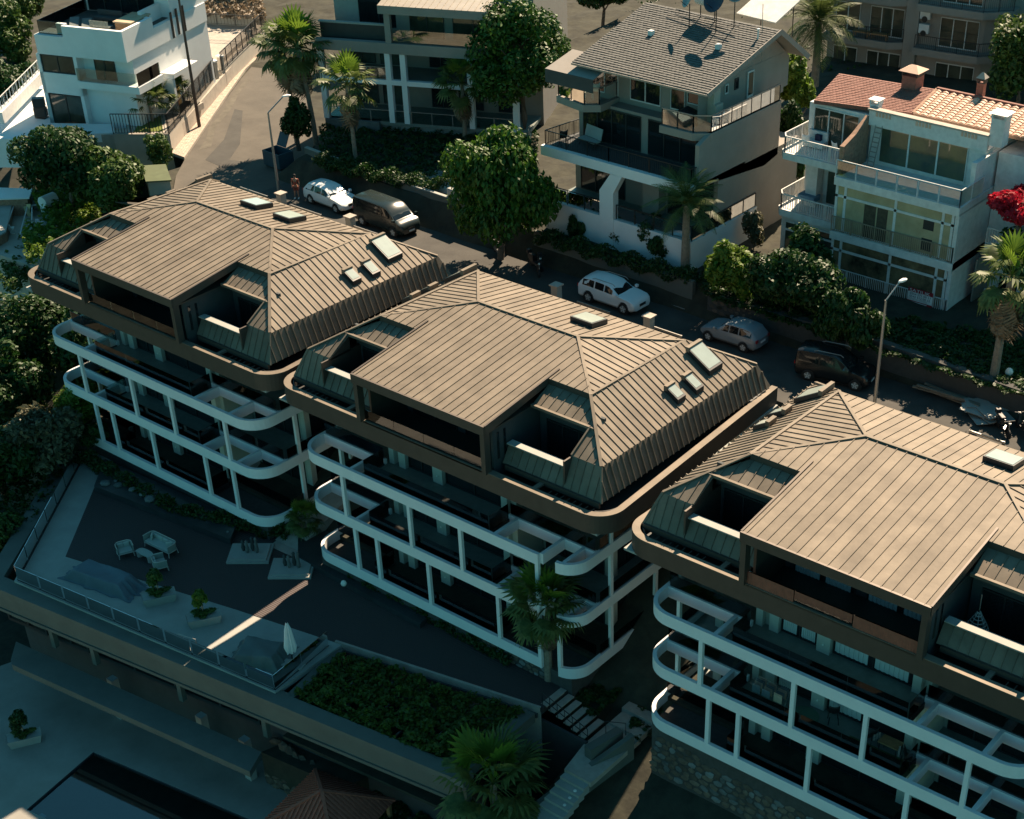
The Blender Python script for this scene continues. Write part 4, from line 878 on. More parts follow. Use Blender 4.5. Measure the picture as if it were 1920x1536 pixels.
# roofs
ra, rb = 9.5 - .11 * 3.2, .11; q_ = lambda u, v: fp(fr_, u, v, ra, rb)
e0, r0, r1, e1 = q_(1526, 189), q_(1574, 138), q_(1757, 168), q_(1712, 213)
MB().slab([e0, e1, r1, r0], (0, -rb, 1), .2).build('roof_deck', SHIN_R, rh); tile_field(rh, 'shingles', e0, e1, r1, r0, 30, 18, SHIN_R, lift=.035, jit=.015)
rbk = lambda p, d: (p[0], p[1] + d, p[2] - d * .35)
MB().slab([r0, r1, rbk(r1, 2.6), rbk(r0, 1.8)], (0, .3, 1), .12).build('rear_roof', mat('pale_red_shingle', (.4, .21, .15), rough=.8, var=.15, scale=4), rh)
e2, r2 = (7.5, e1[1] + .2, e1[2]), (7.5, r1[1] + .15, r1[2])
MB().slab([e1, e2, r2, r1], (0, -rb, 1), .2).build('roof_deck', BRK, rh); tile_field(rh, 'roof_tile', e1, e2, r2, r1, 26, 11, TILE_R, lift=.06, single=True, gap=.22, curve=.07)
MB().slab([r1, r2, rbk(r2, 3.2), rbk(r1, 3.2)], (0, .3, 1), .12).build('rear_roof', TILE_R, rh); MB().bar(Vector(r1) + Vector((0, 0, .08)), Vector(r2) + Vector((0, 0, .08)), .2, .14).build('ridge_cap', SHIN_R, rh); MB().bar(Vector(e1) + Vector((0, 0, .05)), Vector(r1) + Vector((0, 0, .05)), .16, .1).build('verge_cap', BRK, rh)
def chimney(u, v, w2, h, capm, label, roofed=True):
    x, y, z = fr_.w(*q_(u, v)); t = thing('chimney', label, 'chimney', (x, y, z)); MB().box(-w2, w2, -w2, w2, -.3, h).build('stack', SHIN_R if roofed else OFFW, t)
    for sx in (-1, 1): MB().box(sx * w2 - .05, sx * w2 + .05, -w2, w2, h, h + .3).build('cap_leg', BLACK if roofed else OFFW, t)
    c = MB(); c.add([(-w2 * 1.4, -w2 * 1.4, h + .3), (w2 * 1.4, -w2 * 1.4, h + .3), (w2 * 1.4, w2 * 1.4, h + .3), (-w2 * 1.4, w2 * 1.4, h + .3), (-w2 * .3, 0, h + (.62 if roofed else .4)), (w2 * .3, 0, h + (.62 if roofed else .4))], [(3, 2, 1, 0), (0, 1, 5, 4), (1, 2, 5), (2, 3, 4, 5), (3, 0, 4)]); c.build('cap', capm, t)
chimney(1710, 163, .5, .75, TILE_R, 'broad chimney with a tiled cap on the brown shingle roof'); chimney(1838, 178, .22, .75, PAVE, 'small square chimney on the ridge of the pink tiles')
chimney(1642, 205, .28, .35, WHITE, 'white flat capped flue at the edge of the brown shingles', False); chimney(1872, 262, .42, 1.3, WHITE, 'white flat capped chimney in front of the pink tiles', False)
# right annexe behind the flowers
B(.4, 12, 4.2, 10, -3, 8.6).build('annexe_wall', OFFW, rh); B(1.2, 9, 2.2, 4.2, 3.2, 3.7).build('balcony_slab', OFFW, rh); railing(rh, [(1.2, 2.3, 3.7), (9, 2.3, 3.7)], 1.0, OFFW, sp=.16, posts=1.4, bal=.035)
B(.9, 1.0, 2.0, 9, -2.6, 2.7).build('drain_pipe', STEEL, rh); B(2.4, 2.5, 4.05, 4.15, -2.6, 8).build('drain_pipe', STEEL, rh); window(rh, 3.4, 5.2, 4.2, 6.5, 4.2, 2, fm=OFFW); window(rh, 1.6, 2.9, -1.2, 1.2, 4.2, 1, fm=OFFW)
B(1.4, 9, 2.6, 4.2, -.8, -.3).build('balcony_slab', OFFW, rh); railing(rh, [(1.4, 2.7, -.3), (9, 2.7, -.3)], 1.0, OFFW, sp=.16, posts=1.4, bal=.035)
mb = MB(); stf = stone_face(rh, fr_.w(-7.9, 0, 0)[:2], fr_.w(.1, 0, 0)[:2], lambda t: -5.0, lambda t: -2.8, .36, (STONE, STONEG), most=150, seed=21)
for o in [c for c in bpy.data.objects if c.parent == rh and c.name.startswith('stone')]: o.location = Vector(o.location) - Vector(fr_.w(0, 0, 0)) + Vector((0, .05, 0))
# for sale banner
x, y, z = GY(1703, 541, 25.25); p2_ = GY(1749, 556, 25.25)
bn = thing('sale_banner', 'red and white for sale banner hung on the lowest balcony rail', 'banner', (x, y, 0)); W_ = p2_[0] - x; zt = z + .12; slope = (p2_[2] - z) / W_
H_ = .98
def strip(z0, z1, m, nm, d=0): return MB().add([(0, -d, z0), (W_, -d, z0), (W_, -d, z1), (0, -d, z1), (0, .03 - d, z0), (W_, .03 - d, z0), (W_, .03 - d, z1), (0, .03 - d, z1)], [(0, 1, 2, 3), (7, 6, 5, 4), (0, 4, 5, 1), (2, 6, 7, 3), (1, 5, 6, 2), (3, 7, 4, 0)]).build(nm, m, bn)
BR = mat('banner_red', (.33, .02, .03), rough=.6); BW = mat('banner_white', (.75, .78, .76), rough=.6); INK = mat('ink_blue', (.02, .03, .08), rough=.6)
strip(zt - .25, zt, BR, 'banner_band'); strip(zt - .80, zt - .25, BW, 'banner_band'); strip(zt - .95, zt - .80, BR, 'banner_band')
def text(body, size, loc, m, parent, width=None, rot=(math.pi / 2, 0, 0), name='lettering'):
    c = bpy.data.curves.new('lettering', 'FONT'); c.body = body; c.size = size; c.extrude = .003; c.resolution_u = 2
    o = bpy.data.objects.new('lettering', c); COL.objects.link(o); bpy.context.view_layer.update()
    me = bpy.data.meshes.new_from_object(o.evaluated_get(bpy.context.evaluated_depsgraph_get())); bpy.data.objects.remove(o)
    me.materials.clear(); me.materials.append(m); o = bpy.data.objects.new(name, me); COL.objects.link(o); o.parent = parent; o.location = loc; o.rotation_euler = rot
    if width and me.vertices:
        xs = [v.co.x for v in me.vertices]; o.scale.x = width / (max(xs) - min(xs))
    return o
text('SATILIK', .27, (.1, -.012, zt - .225), BW, bn, W_ - .3); text('0554 271 00 11', .19, (.14, -.012, zt - .42), INK, bn, W_ - .28); text('0542 512 00 12', .19, (.14, -.012, zt - .60), INK, bn, W_ - .28)
for i in (0, 1): strip(zt - .67 - .07 * i, zt - .65 - .07 * i, STEEL, 'small_print', .004).scale.x = .8
strip(zt - .90, zt - .86, BW, 'small_print', .004).scale.x = .8

# --- white villa on the left
fw_ = Fr((-54.56, 15.94, -2.5), 20)
wh = thing('white_villa', 'white modern villa with roof terrace and a wooden front door', 'house', fw_.w(0, 0, 0), fw_.yaw)
X1 = 2.5
B(-5.35, X1, .5, 12, -3, 3.0).build('wall', WHITE, wh); B(-5.25, X1, .8, 12, 3.0, 5.3).build('wall', WHITE, wh); B(-5.3, X1 + .1, 0, 12, 5.3, 6.75).build('wall', WHITE, wh)
B(-5.5, -1.9, -.02, .9, 2.3, 3.9).build('bay_wall', WHITE, wh); B(-5.5, -5.2, -.02, .9, -.6, 5.3).build('bay_wall', WHITE, wh); B(-2.2, -1.9, -.02, .9, -.6, 5.3).build('bay_wall', WHITE, wh)
B(-2.2, 3.3, -.1, .8, 2.95, 3.5).build('balcony_slab', WHITE, wh); B(X1, 3.3, .8, 3.4, 2.95, 3.5).build('balcony_slab', WHITE, wh)
for xa, xb in ((-2.1, .4), (.45, 3.2)): B(xa, xb, -.06, -.04, 3.55, 4.5).build('glass_panel', GLASS, wh)
B(3.2, 3.22, 0, 3.2, 3.55, 4.5).build('glass_panel', GLASS, wh)
window(wh, -5.2, -2.2, -.3, 2.2, .15, 2, pm=PANEL); window(wh, -5.2, -2.25, 3.9, 5.25, .15, 2, pm=PANEL); window(wh, -.9, .9, 3.5, 5.25, .8, 2, pm=PANEL)
# parapets of the roof terrace
for a in ((-2.7, X1 + .1, 0, .3, 6.75, 7.6), (X1 - .2, X1 + .1, .3, 4.2, 6.75, 7.6), (X1 - 1.1, X1 - .2, 3.9, 4.2, 6.75, 7.6), (-3.5, -2.7, .5, .8, 6.75, 7.6)): B(*a).build('parapet', WHITE, wh)
B(X1 - 1.1, X1 - .8, 4.2, 8, 6.75, 7.9).build('parapet', WHITE, wh)
B(-5.1, X1 - .3, .4, 7.5, 6.76, 6.80).build('terrace_floor', DARKW, wh)
B(-5.2, X1, 7.0, 13, 6.75, 10.2).build('wall', WHITE, wh); window(wh, -4.9, 1.2, 6.85, 9.4, 7.0, 4); MB().add([(-5.6, 5.4, 10.2), (X1 + .6, 5.4, 10.2), (X1 + .6, 14, 12.2), (-5.6, 14, 12.2)], [(0, 1, 2, 3)]).build('roof', SHIN_G, wh); B(-5.6, X1 + .6, 5.4, 14, 10.0, 10.19).build('roof_soffit', WHITE, wh)
B(-5.1, -3.0, .45, .47, 6.8, 7.7).build('glass_panel', GLASS, wh); B(-5.12, -5.1, .45, 7, 6.8, 7.7).build('glass_panel', GLASS, wh)
# sunlit side: slots, porch, door
for u, v in ((322, 45), (332, 38), (344, 32)):
    p = fw_.fx(u, v, X1 + .1); f_ = MB().box(X1 + .1, X1 + .14, p[1] - .14, p[1] + .14, p[2] - 1.1, p[2] + .9).build('window', FRAME, wh); B(X1 + .14, X1 + .15, p[1] - .1, p[1] + .1, p[2] - 1.05, p[2] + .85).build('pane', PANE, f_)
p = fw_.fx(318, 130, X1 + .02); B(X1 + .02, X1 + 1.3, p[1] - 1.5, p[1] + 2.2, 3.0, 3.35).build('porch_roof', WHITE, wh); B(X1, X1 + 1.2, p[1] - 1.6, p[1] - 1.3, -2, 3.0).build('porch_wall', WHITE, wh)
B(X1, X1 + .04, p[1] - 1.1, p[1] + .9, .2, 2.6).build('door_surround', mat('yellow_wood', (.55, .36, .13), rough=.5, var=.2, scale=3), wh); d_ = B(X1 + .04, X1 + .09, p[1] - .25, p[1] + .45, .2, 2.5).build('door', mat('orange_wood', (.40, .12, .03), rough=.5, var=.2), wh)
MB().tube([(X1 + .12, p[1] - .2, 1.1), (X1 + .12, p[1] - .2, 1.9)], .02).build('handle', BLACK, d_); B(X1, X1 + .05, p[1] + 1.3, p[1] + 1.45, -.5, 2.4).build('slot_window', FRAME, wh)
B(X1 + .02, X1 + 1.6, p[1] - 1.3, p[1] + 1.6, -.3, .2).build('porch_step', PAVE, wh)
# left low terrace wall, garden wall along the pavement, iron fence
for nm, path, lab in (('garden_wall', [G(213, 253, -2.05)[:2], G(318, 253, -2.05)[:2], G(404, 147, -2.05)[:2]], 'cream garden wall of the white villa, beside the lamp pole'), ('garden_wall', [G(415, 135, -2.0)[:2], G(500, 52, -2.0)[:2]], 'cream garden wall beyond the gate of the white villa')):
    wall(nm, path, .3, -5.0, -2.05, BEIGE, lab, cap=PAVE)
gf = thing('iron_fence', 'black slatted iron fence along the pavement in front of the white villa', 'fence', (0, 0, 0))
for path, slant in (([G(213, 252, -2.0), G(316, 252, -2.0)], 1), ([G(318, 252, -2.0), G(404, 146, -2.0)], 0), ([G(417, 134, -2.0), G(500, 52, -2.0)], 0)):
    a, b = (Vector((p[0], p[1], -1.98)) for p in path); railing(gf, [a, b], 1.55, BLACK, sp=.22, posts=1.5, top=.06, bal=.035, name='fence_panel')
for uv, lab in (((404, 142), 'left cream gate post of the white villa'), ((416, 132), 'right cream gate post of the white villa')):
    x, y, z = G(*uv, -2.05); t = thing('gate_post', lab, 'gate post', (x, y, -3.5)); B(-.2, .2, -.2, .2, 0, 2.6).build('shaft', BEIGE, t); B(-.26, .26, -.26, .26, 2.6, 2.72).build('cap', WHITE, t)
mb = MB(); mb.prism([G(u, v, -2.3)[:2] for u, v in ((100, 250), (320, 256), (500, 48), (380, 40), (250, 180), (236, 240))], -5, -2.3); o = struct('garden_ground', mb, PAVE)
mb = MB(); mb.prism([G(u, v, -2.27)[:2] for u, v in ((250, 248), (262, 230), (285, 214), (300, 210), (306, 246))], -2.3, -2.26); struct('lawn', mb, mat('lawn_grass', (.11, .14, .015), rough=.95, var=.35, scale=8, bump=.6, bscale=30))
fl_ = Fr(G(0, 262, -2.3), 20); lo = thing('white_terrace', 'white terrace of the white villa with a sloping railed ramp at the left edge', 'terrace', (0, 0, 0))
MB().prism([G(u, v, -2.25)[:2] for u, v in ((-60, 260), (0, 262), (90, 256), (215, 250), (212, 234), (95, 232), (80, 150), (-60, 240))], -2.9, -2.2).build('slab', WHITE, lo)
MB().prism([G(u, v, -2.2)[:2] for u, v in ((-40, 262), (88, 262), (88, 256), (-40, 255))], -4.4, -2.15).build('front_wall', WHITE, lo)
a, b = G(0, 222, -1.2), G(80, 140, -1.2); MB().bar(a, b, .5, .9).build('ramp_wall', OFFW, lo); railing(lo, [Vector(a) + Vector((0, 0, .45)), Vector(b) + Vector((0, 0, .45))], .9, OFFW, glassy=None, sp=.6, posts=.8)
mb = MB(); mb.prism([G(u, v, -1.9)[:2] for u, v in ((372, 30), (480, 38), (475, 55), (408, 118), (380, 90))], -5, -1.9); struct('driveway', mb, PAVE)
o = wall('driveway_wall', [G(372, 44, -1.9)[:2], G(478, 50, -1.9)[:2]], .3, -2.5, -.9, BEIGE, 'cream wall closing the driveway behind the white villa', cap=PAVE)
t = thing('iron_fence', 'low dark railing on top of the driveway wall', 'fence', (0, 0, 0)); a, b = G(372, 44, -.85), G(478, 50, -.85); railing(t, [a, b], .9, BLACK, sp=.3, posts=2)

# --- dark modern villa behind the palms
fv = Fr((-39.78, 25.36, -1.2), 25)
vv = thing('grey_villa', 'grey flat roofed villa with white columns behind the fan palms', 'house', fv.w(0, 0, 0), fv.yaw)
B(-.2, 4.2, -.1, .6, -2.6, 0).build('stone_base', STONEG, vv); B(4.2, 16, .6, 1.0, -2.6, -.1).build('base_wall', CONC, vv); B(-.2, 16, .2, 4, -.25, 0).build('floor_slab', FLOOR, vv)
for x in (0, 5.35, 6.55, 11.75, 15.2): B(x - .3, x + .12, 0, .45, 0, 5.3).build('column', WHITE, vv)
B(-.2, 16, .02, .4, 2.9, 3.25).build('cross_beam', WHITE, vv); B(0, 16, .4, 4, 2.95, 3.1).build('floor_slab', FLOOR, vv); B(0, 16.2, 4, 12, -2, 5.3).build('wall', GREYW, vv)
B(-.3, 13.2, -.15, .35, 5.28, 6.05).build('fascia', GREYW, vv); B(-.2, 13, .35, 12, 5.25, 5.6).build('floor_slab', GREYW, vv)
B(-.2, 5.0, .9, 1.1, 5.6, 7.0).build('parapet', GUTTER, vv); B(-.3, 5.1, .85, 1.15, 7.0, 7.12).build('parapet_cap', CONC, vv)
B(-.2, 5.2, 4.0, 12, 5.6, 12).build('wall', CONC, vv); B(5.1, 13.2, 3.0, 12, 5.6, 8.3).build('wall', GREYW, vv)
B(4.95, 13.4, -.3, .0, 8.2, 8.78).build('roof_fascia', GREYW, vv); panels([(4.95, -.3, 8.8), (13.4, -.3, 8.8), (13.4, 8, 9.9), (4.95, 8, 9.9)], (0, -1, -.13), .5, mat('pale_metal_roof', (.3, .27, .23), rough=.5, metal=.5, var=.1), vv)
B(5.3, 5.75, -.1, .3, 6.05, 8.25).build('column', GREYW, vv); B(5.8, 13.2, .1, .12, 6.05, 7.0).build('glass_panel', GLASS, vv)
window(vv, 6.2, 8.9, 5.7, 8.0, 3.0, 2, pm=PANEL); window(vv, 9.6, 12.8, 5.7, 8.0, 3.0, 2, pm=PANEL); window(vv, 1.8, 5.0, 6.0, 9.5, 4.0, 2)
for z0, z1 in ((.1, 2.8), (3.2, 5.2)):
    for xa, xb in ((.6, 2.8), (3.2, 5.0), (7.2, 9.0), (9.4, 11.4), (12.6, 14.6)): window(vv, xa, xb, z0, z1, 4.0, 2, pm=PANEL if xa in (3.2, .6) else PANE)
railing(vv, [(.2, .15, 3.25), (5.2, .15, 3.25)], .9, STEEL, glassy=GLASS); railing(vv, [(.2, .15, 0), (15, .15, 0)], .9, STEEL, glassy=GLASS)
B(13.6, 16.2, 2, 12, 5.3, 9.4).build('wall', GREYW, vv)
# curved drive behind the van
mb = MB(); mb.prism([G(u, v, -2.0)[:2] for u, v in ((760, 338), (800, 322), (845, 318), (880, 345), (870, 372), (762, 345))], -2.6, -1.96); struct('driveway', mb, CONC)
mb = MB(); mb.prism([G(u, v, -2.0)[:2] for u, v in ((705, 340), (740, 320), (765, 338), (840, 368), (842, 380), (760, 352))], -2.6, -1.98); struct('driveway', mb, CONCD)

# --- apartment block at the top right
fa = Fr((-2.46, 60.22, 1.0), 8)
ab = thing('apartment_block', 'grey brown apartment block with iron railed balconies at the top right', 'apartment building', fa.w(0, 0, 0), fa.yaw)
B(-13.5, -6.5, 1.8, 12, -10, 9).build('wall', GREYW, ab); MB().prism([(-5.6, 1.4), (-.2, 1.4), (1.2, 2.6), (1.2, 12), (-5.6, 12)], -10, 9).build('wall', GREYW, ab); B(-6.6, -5.5, .9, 12, -10, 9).build('stair_wall', GREYW, ab)
B(1.2, 14, 4, 16, -10, 9).build('wall', BEIGE, ab)
for z in (.35, 3.75):
    MB().prism([(-13.5, 1.8), (-13.5, .3), (-7.8, .3), (-6.6, 1.0), (-6.6, 1.8)], z, z + .55).build('balcony_slab', GREYW, ab); MB().prism([(-5.5, 1.4), (-5.5, .1), (-.1, .1), (1.9, 1.7), (1.9, 3.2), (1.2, 3.2), (1.2, 2.4)], z, z + .55).build('balcony_slab', GREYW, ab)
    railing(ab, [(-13.4, .4, z + .55), (-7.8, .4, z + .55), (-6.7, 1.1, z + .55)], 1.0, BLACK, sp=.16); railing(ab, [(-5.4, .2, z + .55), (-.1, .2, z + .55), (1.8, 1.75, z + .55)], 1.0, BLACK, sp=.16)
for z in (-2.6, .95, 4.4):
    for xa, xb, k in ((-12.9, -10.8, 2), (-9.9, -7.0, 3), (-3.8, -.6, 3)): window(ab, xa, xb, z + (.0 if k > 2 else 0), z + 2.3, 1.8 if xa < -6 else 1.4, k, fm=OFFW, pm=PANEL)
    for ya in (3.4, 5.2, 7.0): window(ab, ya, ya + .8, z + .4, z + 2.2, 1.2, 1, face='x', sgn=1, fm=OFFW)
for zz in (1.9, 3.0):
    t = thing('air_conditioner', 'white air conditioner unit on the apartment wall, ' + ('the lower of two' if zz < 2 else 'the upper of two'), 'air conditioner', fa.w(-5.0, .85, zz), fa.yaw, 'air conditioners on the apartment wall'); B(-.42, .42, 0, .32, 0, .7).build('casing', OFFW, t); MB().lathe([(.24, 0), (.24, .02)], (0, 0, 0), 12).build('fan_grille', BLACK, t).rotation_euler = (math.pi / 2, 0, 0); bpy.data.objects[-1].location
for k, x in enumerate((-10.2, -8.6)):
    t = thing('sun_lounger', ('left' if not k else 'right') + ' dark wooden lounger stacked on the apartment balcony', 'lounger', fa.w(x, .8, .9), fa.yaw); B(-.7, .7, -.25, .35, .4, .5).build('seat', WOOD, t)
    for a, b_ in ((-.6, -.2), (.6, -.2), (-.6, .3), (.6, .3)): B(a - .03, a + .03, b_ - .03, b_ + .03, 0, .4).build('leg', WOOD, t)

# --- old beige building and sheds at the left edge
fo = Fr(G(128, 640, -12.5), 4)
ob = thing('beige_building', 'plain beige building with a blue shuttered window at the left edge', 'building', fo.w(0, 0, 0), fo.yaw)
B(-16, 0, 0, 7, -6, 5.2).build('wall', BEIGE, ob); B(-16, .15, -.1, 7, 5.2, 5.45).build('roof_edge', BEIGE, ob); p = fo.fy(30, 600, 0)
o = B(p[0] - 1.1, p[0] + .7, -.05, 0, p[2] - 1.0, p[2] + 1.1).build('window', FRAME, ob); B(p[0] - 1.0, p[0] + .6, -.09, -.05, p[2] - .95, p[2] + 1.05).build('shutter', mat('blue_shutter', (.05, .11, .15), rough=.7), o)
# rooftop clutter beside the vines
def place(u, v, z): return G(u, v, z)
RZ = -6.9
x, y, z = G(100, 410, RZ); wt = thing('water_heater', 'round white solar water tank on a steel stand among the vines', 'water heater', (x, y, z), .3)
MB().tube([(-.1, -.7, 1.5), (.1, .5, 1.5)], .45, 14).build('tank', WHITE, wt); B(-.35, .35, -.6, -.55, -.4, 1.0).build('collector', mat('pale_blue_panel', (.3, .42, .42), rough=.4), wt)
for a, b in ((-.4, -.6), (.4, -.6), (.4, .5), (-.4, .5)): MB().bar((a, b, -1.2), (a, b, 1.1), .06).build('leg', OFFW, wt)
def shed(us, z, h, m, label, nm='shed', roofm=None):
    t = thing(nm, label, 'shed', (0, 0, 0)); P = [G(u, v, z)[:2] for u, v in us]; MB().prism(P, z - h, z - .1).build('wall', m, t); MB().prism([tuple(Vector(p) + (Vector(p) - sum((Vector(q) for q in P), Vector((0, 0))) / len(P)).normalized() * .25) for p in P], z - .1, z).build('roof', roofm or m, t); return t
shed(((-20, 352), (55, 355), (50, 370), (-20, 372)), -5.6, 2, BRK, 'low shed with a white corrugated roof above the vines', roofm=WHITE)
shed(((-20, 385), (22, 378), (10, 432), (-20, 450)), -6.2, 2.4, BRK, 'brick lean-to with a pale sheet roof at the left edge', roofm=CONC)
shed(((268, 312), (308, 310), (318, 336), (276, 338)), -2.6, 2.2, BEIGE, 'small hut with a green flat roof beside the lane', roofm=mat('green_felt', (.09, .11, .055), rough=.95))
fr2 = thing('steel_frame', 'rusty steel pergola frame standing among the vines', 'pergola', (0, 0, 0))
for us in (((8, 438), (38, 350), (60, 346)), ((38, 438), (62, 346)), ((60, 385), (125, 382), (140, 345)), ((60, 420), (60, 385)), ((125, 382), (130, 425))):
    MB().tube([G(u, v, RZ + .6) for u, v in us], .05).build('bar', OFFW, fr2)
mb = MB(); mb.prism([G(u, v, RZ - .2)[:2] for u, v in ((-40, 440), (-40, 352), (150, 350), (180, 445), (130, 450), (10, 450))], RZ - 1.6, RZ - .4); struct('yard_ground', mb, MORTAR)
for k, (u, v, c, lab) in enumerate(((52, 395, (.55, .45, .25), 'yellow cloth hanging from the steel frame'), (75, 420, (.7, .6, .6), 'white sheet bundled among the vines'), (20, 430, (.5, .5, .48), 'pale sack beside the brick lean-to'))):
    x, y, z = G(u, v, RZ + .3); rr = random.Random(k); c_ = MB(); n = 6
    for i in range(n + 1):
        for j in range(n + 1): c_.v.append((x + (i / n - .5) * .9, y + math.sin(i * 1.3 + j) * .12, z + (j / n - .5) * (1.2 if k == 0 else .6)))
    c_.f = [(i * (n + 1) + j, (i + 1) * (n + 1) + j, (i + 1) * (n + 1) + j + 1, i * (n + 1) + j + 1) for i in range(n) for j in range(n)]
    tag(c_.build(('hanging_cloth', 'sheet', 'sack')[k], mat('cloth_%d' % k, c, rough=.9)), lab, ('cloth', 'sheet', 'sack')[k])
# ------------------------------------------------------------------ vegetation
def leafm(name, c, c2, tr=.25, sc=1.6): return mat(name, c, rough=.55, col2=c2, scale=sc, trans=tr, spec=.35)
L_DARK = leafm('dark_leaves', (.012, .035, .008), (.03, .085, .012)); L_MID = leafm('mid_leaves', (.03, .065, .012), (.085, .15, .025)); L_BRI = leafm('bright_leaves', (.07, .13, .012), (.17, .26, .03), .4)
L_PINE = leafm('pine_leaves', (.018, .055, .008), (.06, .14, .012), .15, 1.0); L_OLV = leafm('olive_leaves', (.05, .06, .03), (.16, .15, .08)); L_WEEP = leafm('weeping_leaves', (.02, .06, .008), (.08, .17, .015), .3, .8)
L_RED = leafm('red_bracts', (.35, .008, .02), (.6, .02, .05), .4, 2); L_DRY = leafm('dry_leaves', (.12, .085, .05), (.3, .23, .15)); L_VINE = leafm('vine_leaves', (.03, .06, .012), (.12, .17, .02), .35, 3)
L_PALM = leafm('palm_leaves', (.045, .075, .02), (.15, .19, .05), .3, 3); L_DEAD = leafm('dead_fronds', (.14, .10, .06), (.30, .23, .15), .2, 3)
def leaf_mesh(name, pts, nrm, size, m, rng, aspect=1.7, down=None):
    """one mesh of leaf shaped diamonds at pts facing nrm"""
    n = len(pts); a = rng.normal(size=(n, 3)); nrm = nrm / (np.linalg.norm(nrm, axis=1, keepdims=True) + 1e-9)
    if down is not None: a = a * (1 - down) + np.array((0, 0, -1.)) * down * 2
    u = a - nrm * np.sum(a * nrm, axis=1, keepdims=True); u /= (np.linalg.norm(u, axis=1, keepdims=True) + 1e-9); v = np.cross(nrm, u)
    s = (size * rng.uniform(.6, 1.4, n))[:, None]
    V = np.stack([pts - u * s * aspect * .5, pts + v * s * .42 + nrm * s * .08, pts + u * s * aspect * .5 - nrm * s * .15, pts - v * s * .42 + nrm * s * .08], axis=1).reshape(-1, 3)
    me = bpy.data.meshes.new(name); me.vertices.add(4 * n); me.vertices.foreach_set('co', V.ravel()); me.loops.add(4 * n); me.loops.foreach_set('vertex_index', np.arange(4 * n, dtype=np.int32))
    me.polygons.add(n); me.polygons.foreach_set('loop_start', np.arange(0, 4 * n, 4, dtype=np.int32)); me.materials.append(m); me.update(); me.validate(); return me
def crown_mesh(name, clumps, n, size, m, seed, down=None, shell=.55, flat=.0):
    """clumps: (cx,cy,cz,rx,ry,rz)"""
    rng = np.random.default_rng(seed); C_ = np.array(clumps, float); wgt = (C_[:, 3] * C_[:, 4] + C_[:, 4] * C_[:, 5] + C_[:, 3] * C_[:, 5]); wgt /= wgt.sum()
    k = rng.choice(len(C_), n, p=wgt); d = rng.normal(size=(n, 3)); d /= np.linalg.norm(d, axis=1, keepdims=True)
    r = shell + (1 - shell) * rng.random(n) ** .6; r *= 1 + .14 * np.sin(d[:, 0] * 9 + k) * np.sin(d[:, 1] * 8 + k * 2) * np.sin(d[:, 2] * 7 + k)
    p = C_[k, :3] + d * r[:, None] * C_[k, 3:6]; nr = d + rng.normal(size=(n, 3)) * .7 + np.array((0, 0, .3)); return leaf_mesh(name, p, nr, size, m, rng, down=down)
def clumps_in(cx, cy, cz, rx, ry, rz, k, seed, rel=.38):
    rr = random.Random(seed); out = [(cx, cy, cz, rx * .62, ry * .62, rz * .62)]
    for i in range(k):
        a = rr.uniform(0, 2 * math.pi); b = math.asin(rr.uniform(-.6, 1)); q = rr.uniform(.55, .8); s = rel * rr.uniform(.7, 1.25)
        out.append((cx + math.cos(a) * math.cos(b) * rx * q, cy + math.sin(a) * math.cos(b) * ry * q, cz + math.sin(b) * rz * q, rx * s, ry * s, rz * s))
    return out
def limbs(mb, base, top, r, k, spread, rr, bend=.1):
    b, t = Vector(base), Vector(top); h = t - b
    pts = [b + h * i / 4 + Vector((rr.uniform(-1, 1), rr.uniform(-1, 1), 0)) * bend * h.length * (.3 if 0 < i else 0) for i in range(5)]; mb.tube(pts, r, 8, r * .45)
    for i in range(k):
        s = pts[2].lerp(pts[4], i / max(k, 1)); a = i * 2.4; e = s + Vector((math.cos(a) * spread, math.sin(a) * spread, h.length * rr.uniform(.15, .35))); mb.tube([s, s.lerp(e, .5) + Vector((0, 0, .1 * spread)), e], r * .4, 5, r * .12)
def tree(base, h, r, m, label, n=6000, size=.2, k=14, seed=1, rz=None, name='tree', cat='tree', trunk=.2, cz=None, down=None, rel=.38, ry=None, group=None, shell=.55):
    t = thing(name, label, cat, base, 0, group); rz = rz or r * .8; cz = cz or h - rz * .9; rr = random.Random(seed); mb = MB(); limbs(mb, (0, 0, -.3), (0, 0, cz + rz * .3), trunk, 6, r * .55, rr); mb.build('trunk', BARK, t)
    me = crown_mesh('crown', clumps_in(0, 0, cz, r, ry or r, rz, k, seed, rel), n, size, m, seed, down, shell); o = bpy.data.objects.new('crown', me); COL.objects.link(o); o.parent = t; return t
def shrub(base, r, m, label, n=1500, size=.14, seed=1, rz=None, k=6, name='shrub', ry=None, trunk=.05, group=None):
    t = thing(name, label, 'shrub', base, 0, group); rz = rz or r; rr = random.Random(seed); mb = MB(); limbs(mb, (0, 0, -.1), (0, 0, rz), trunk, 3, r * .5, rr); mb.build('stem', BARK, t)
    me = crown_mesh('foliage', clumps_in(0, 0, rz * .95, r, ry or r, rz, k, seed, .45), n, size, m, seed, None, .3); o = bpy.data.objects.new('foliage', me); COL.objects.link(o); o.parent = t; return t
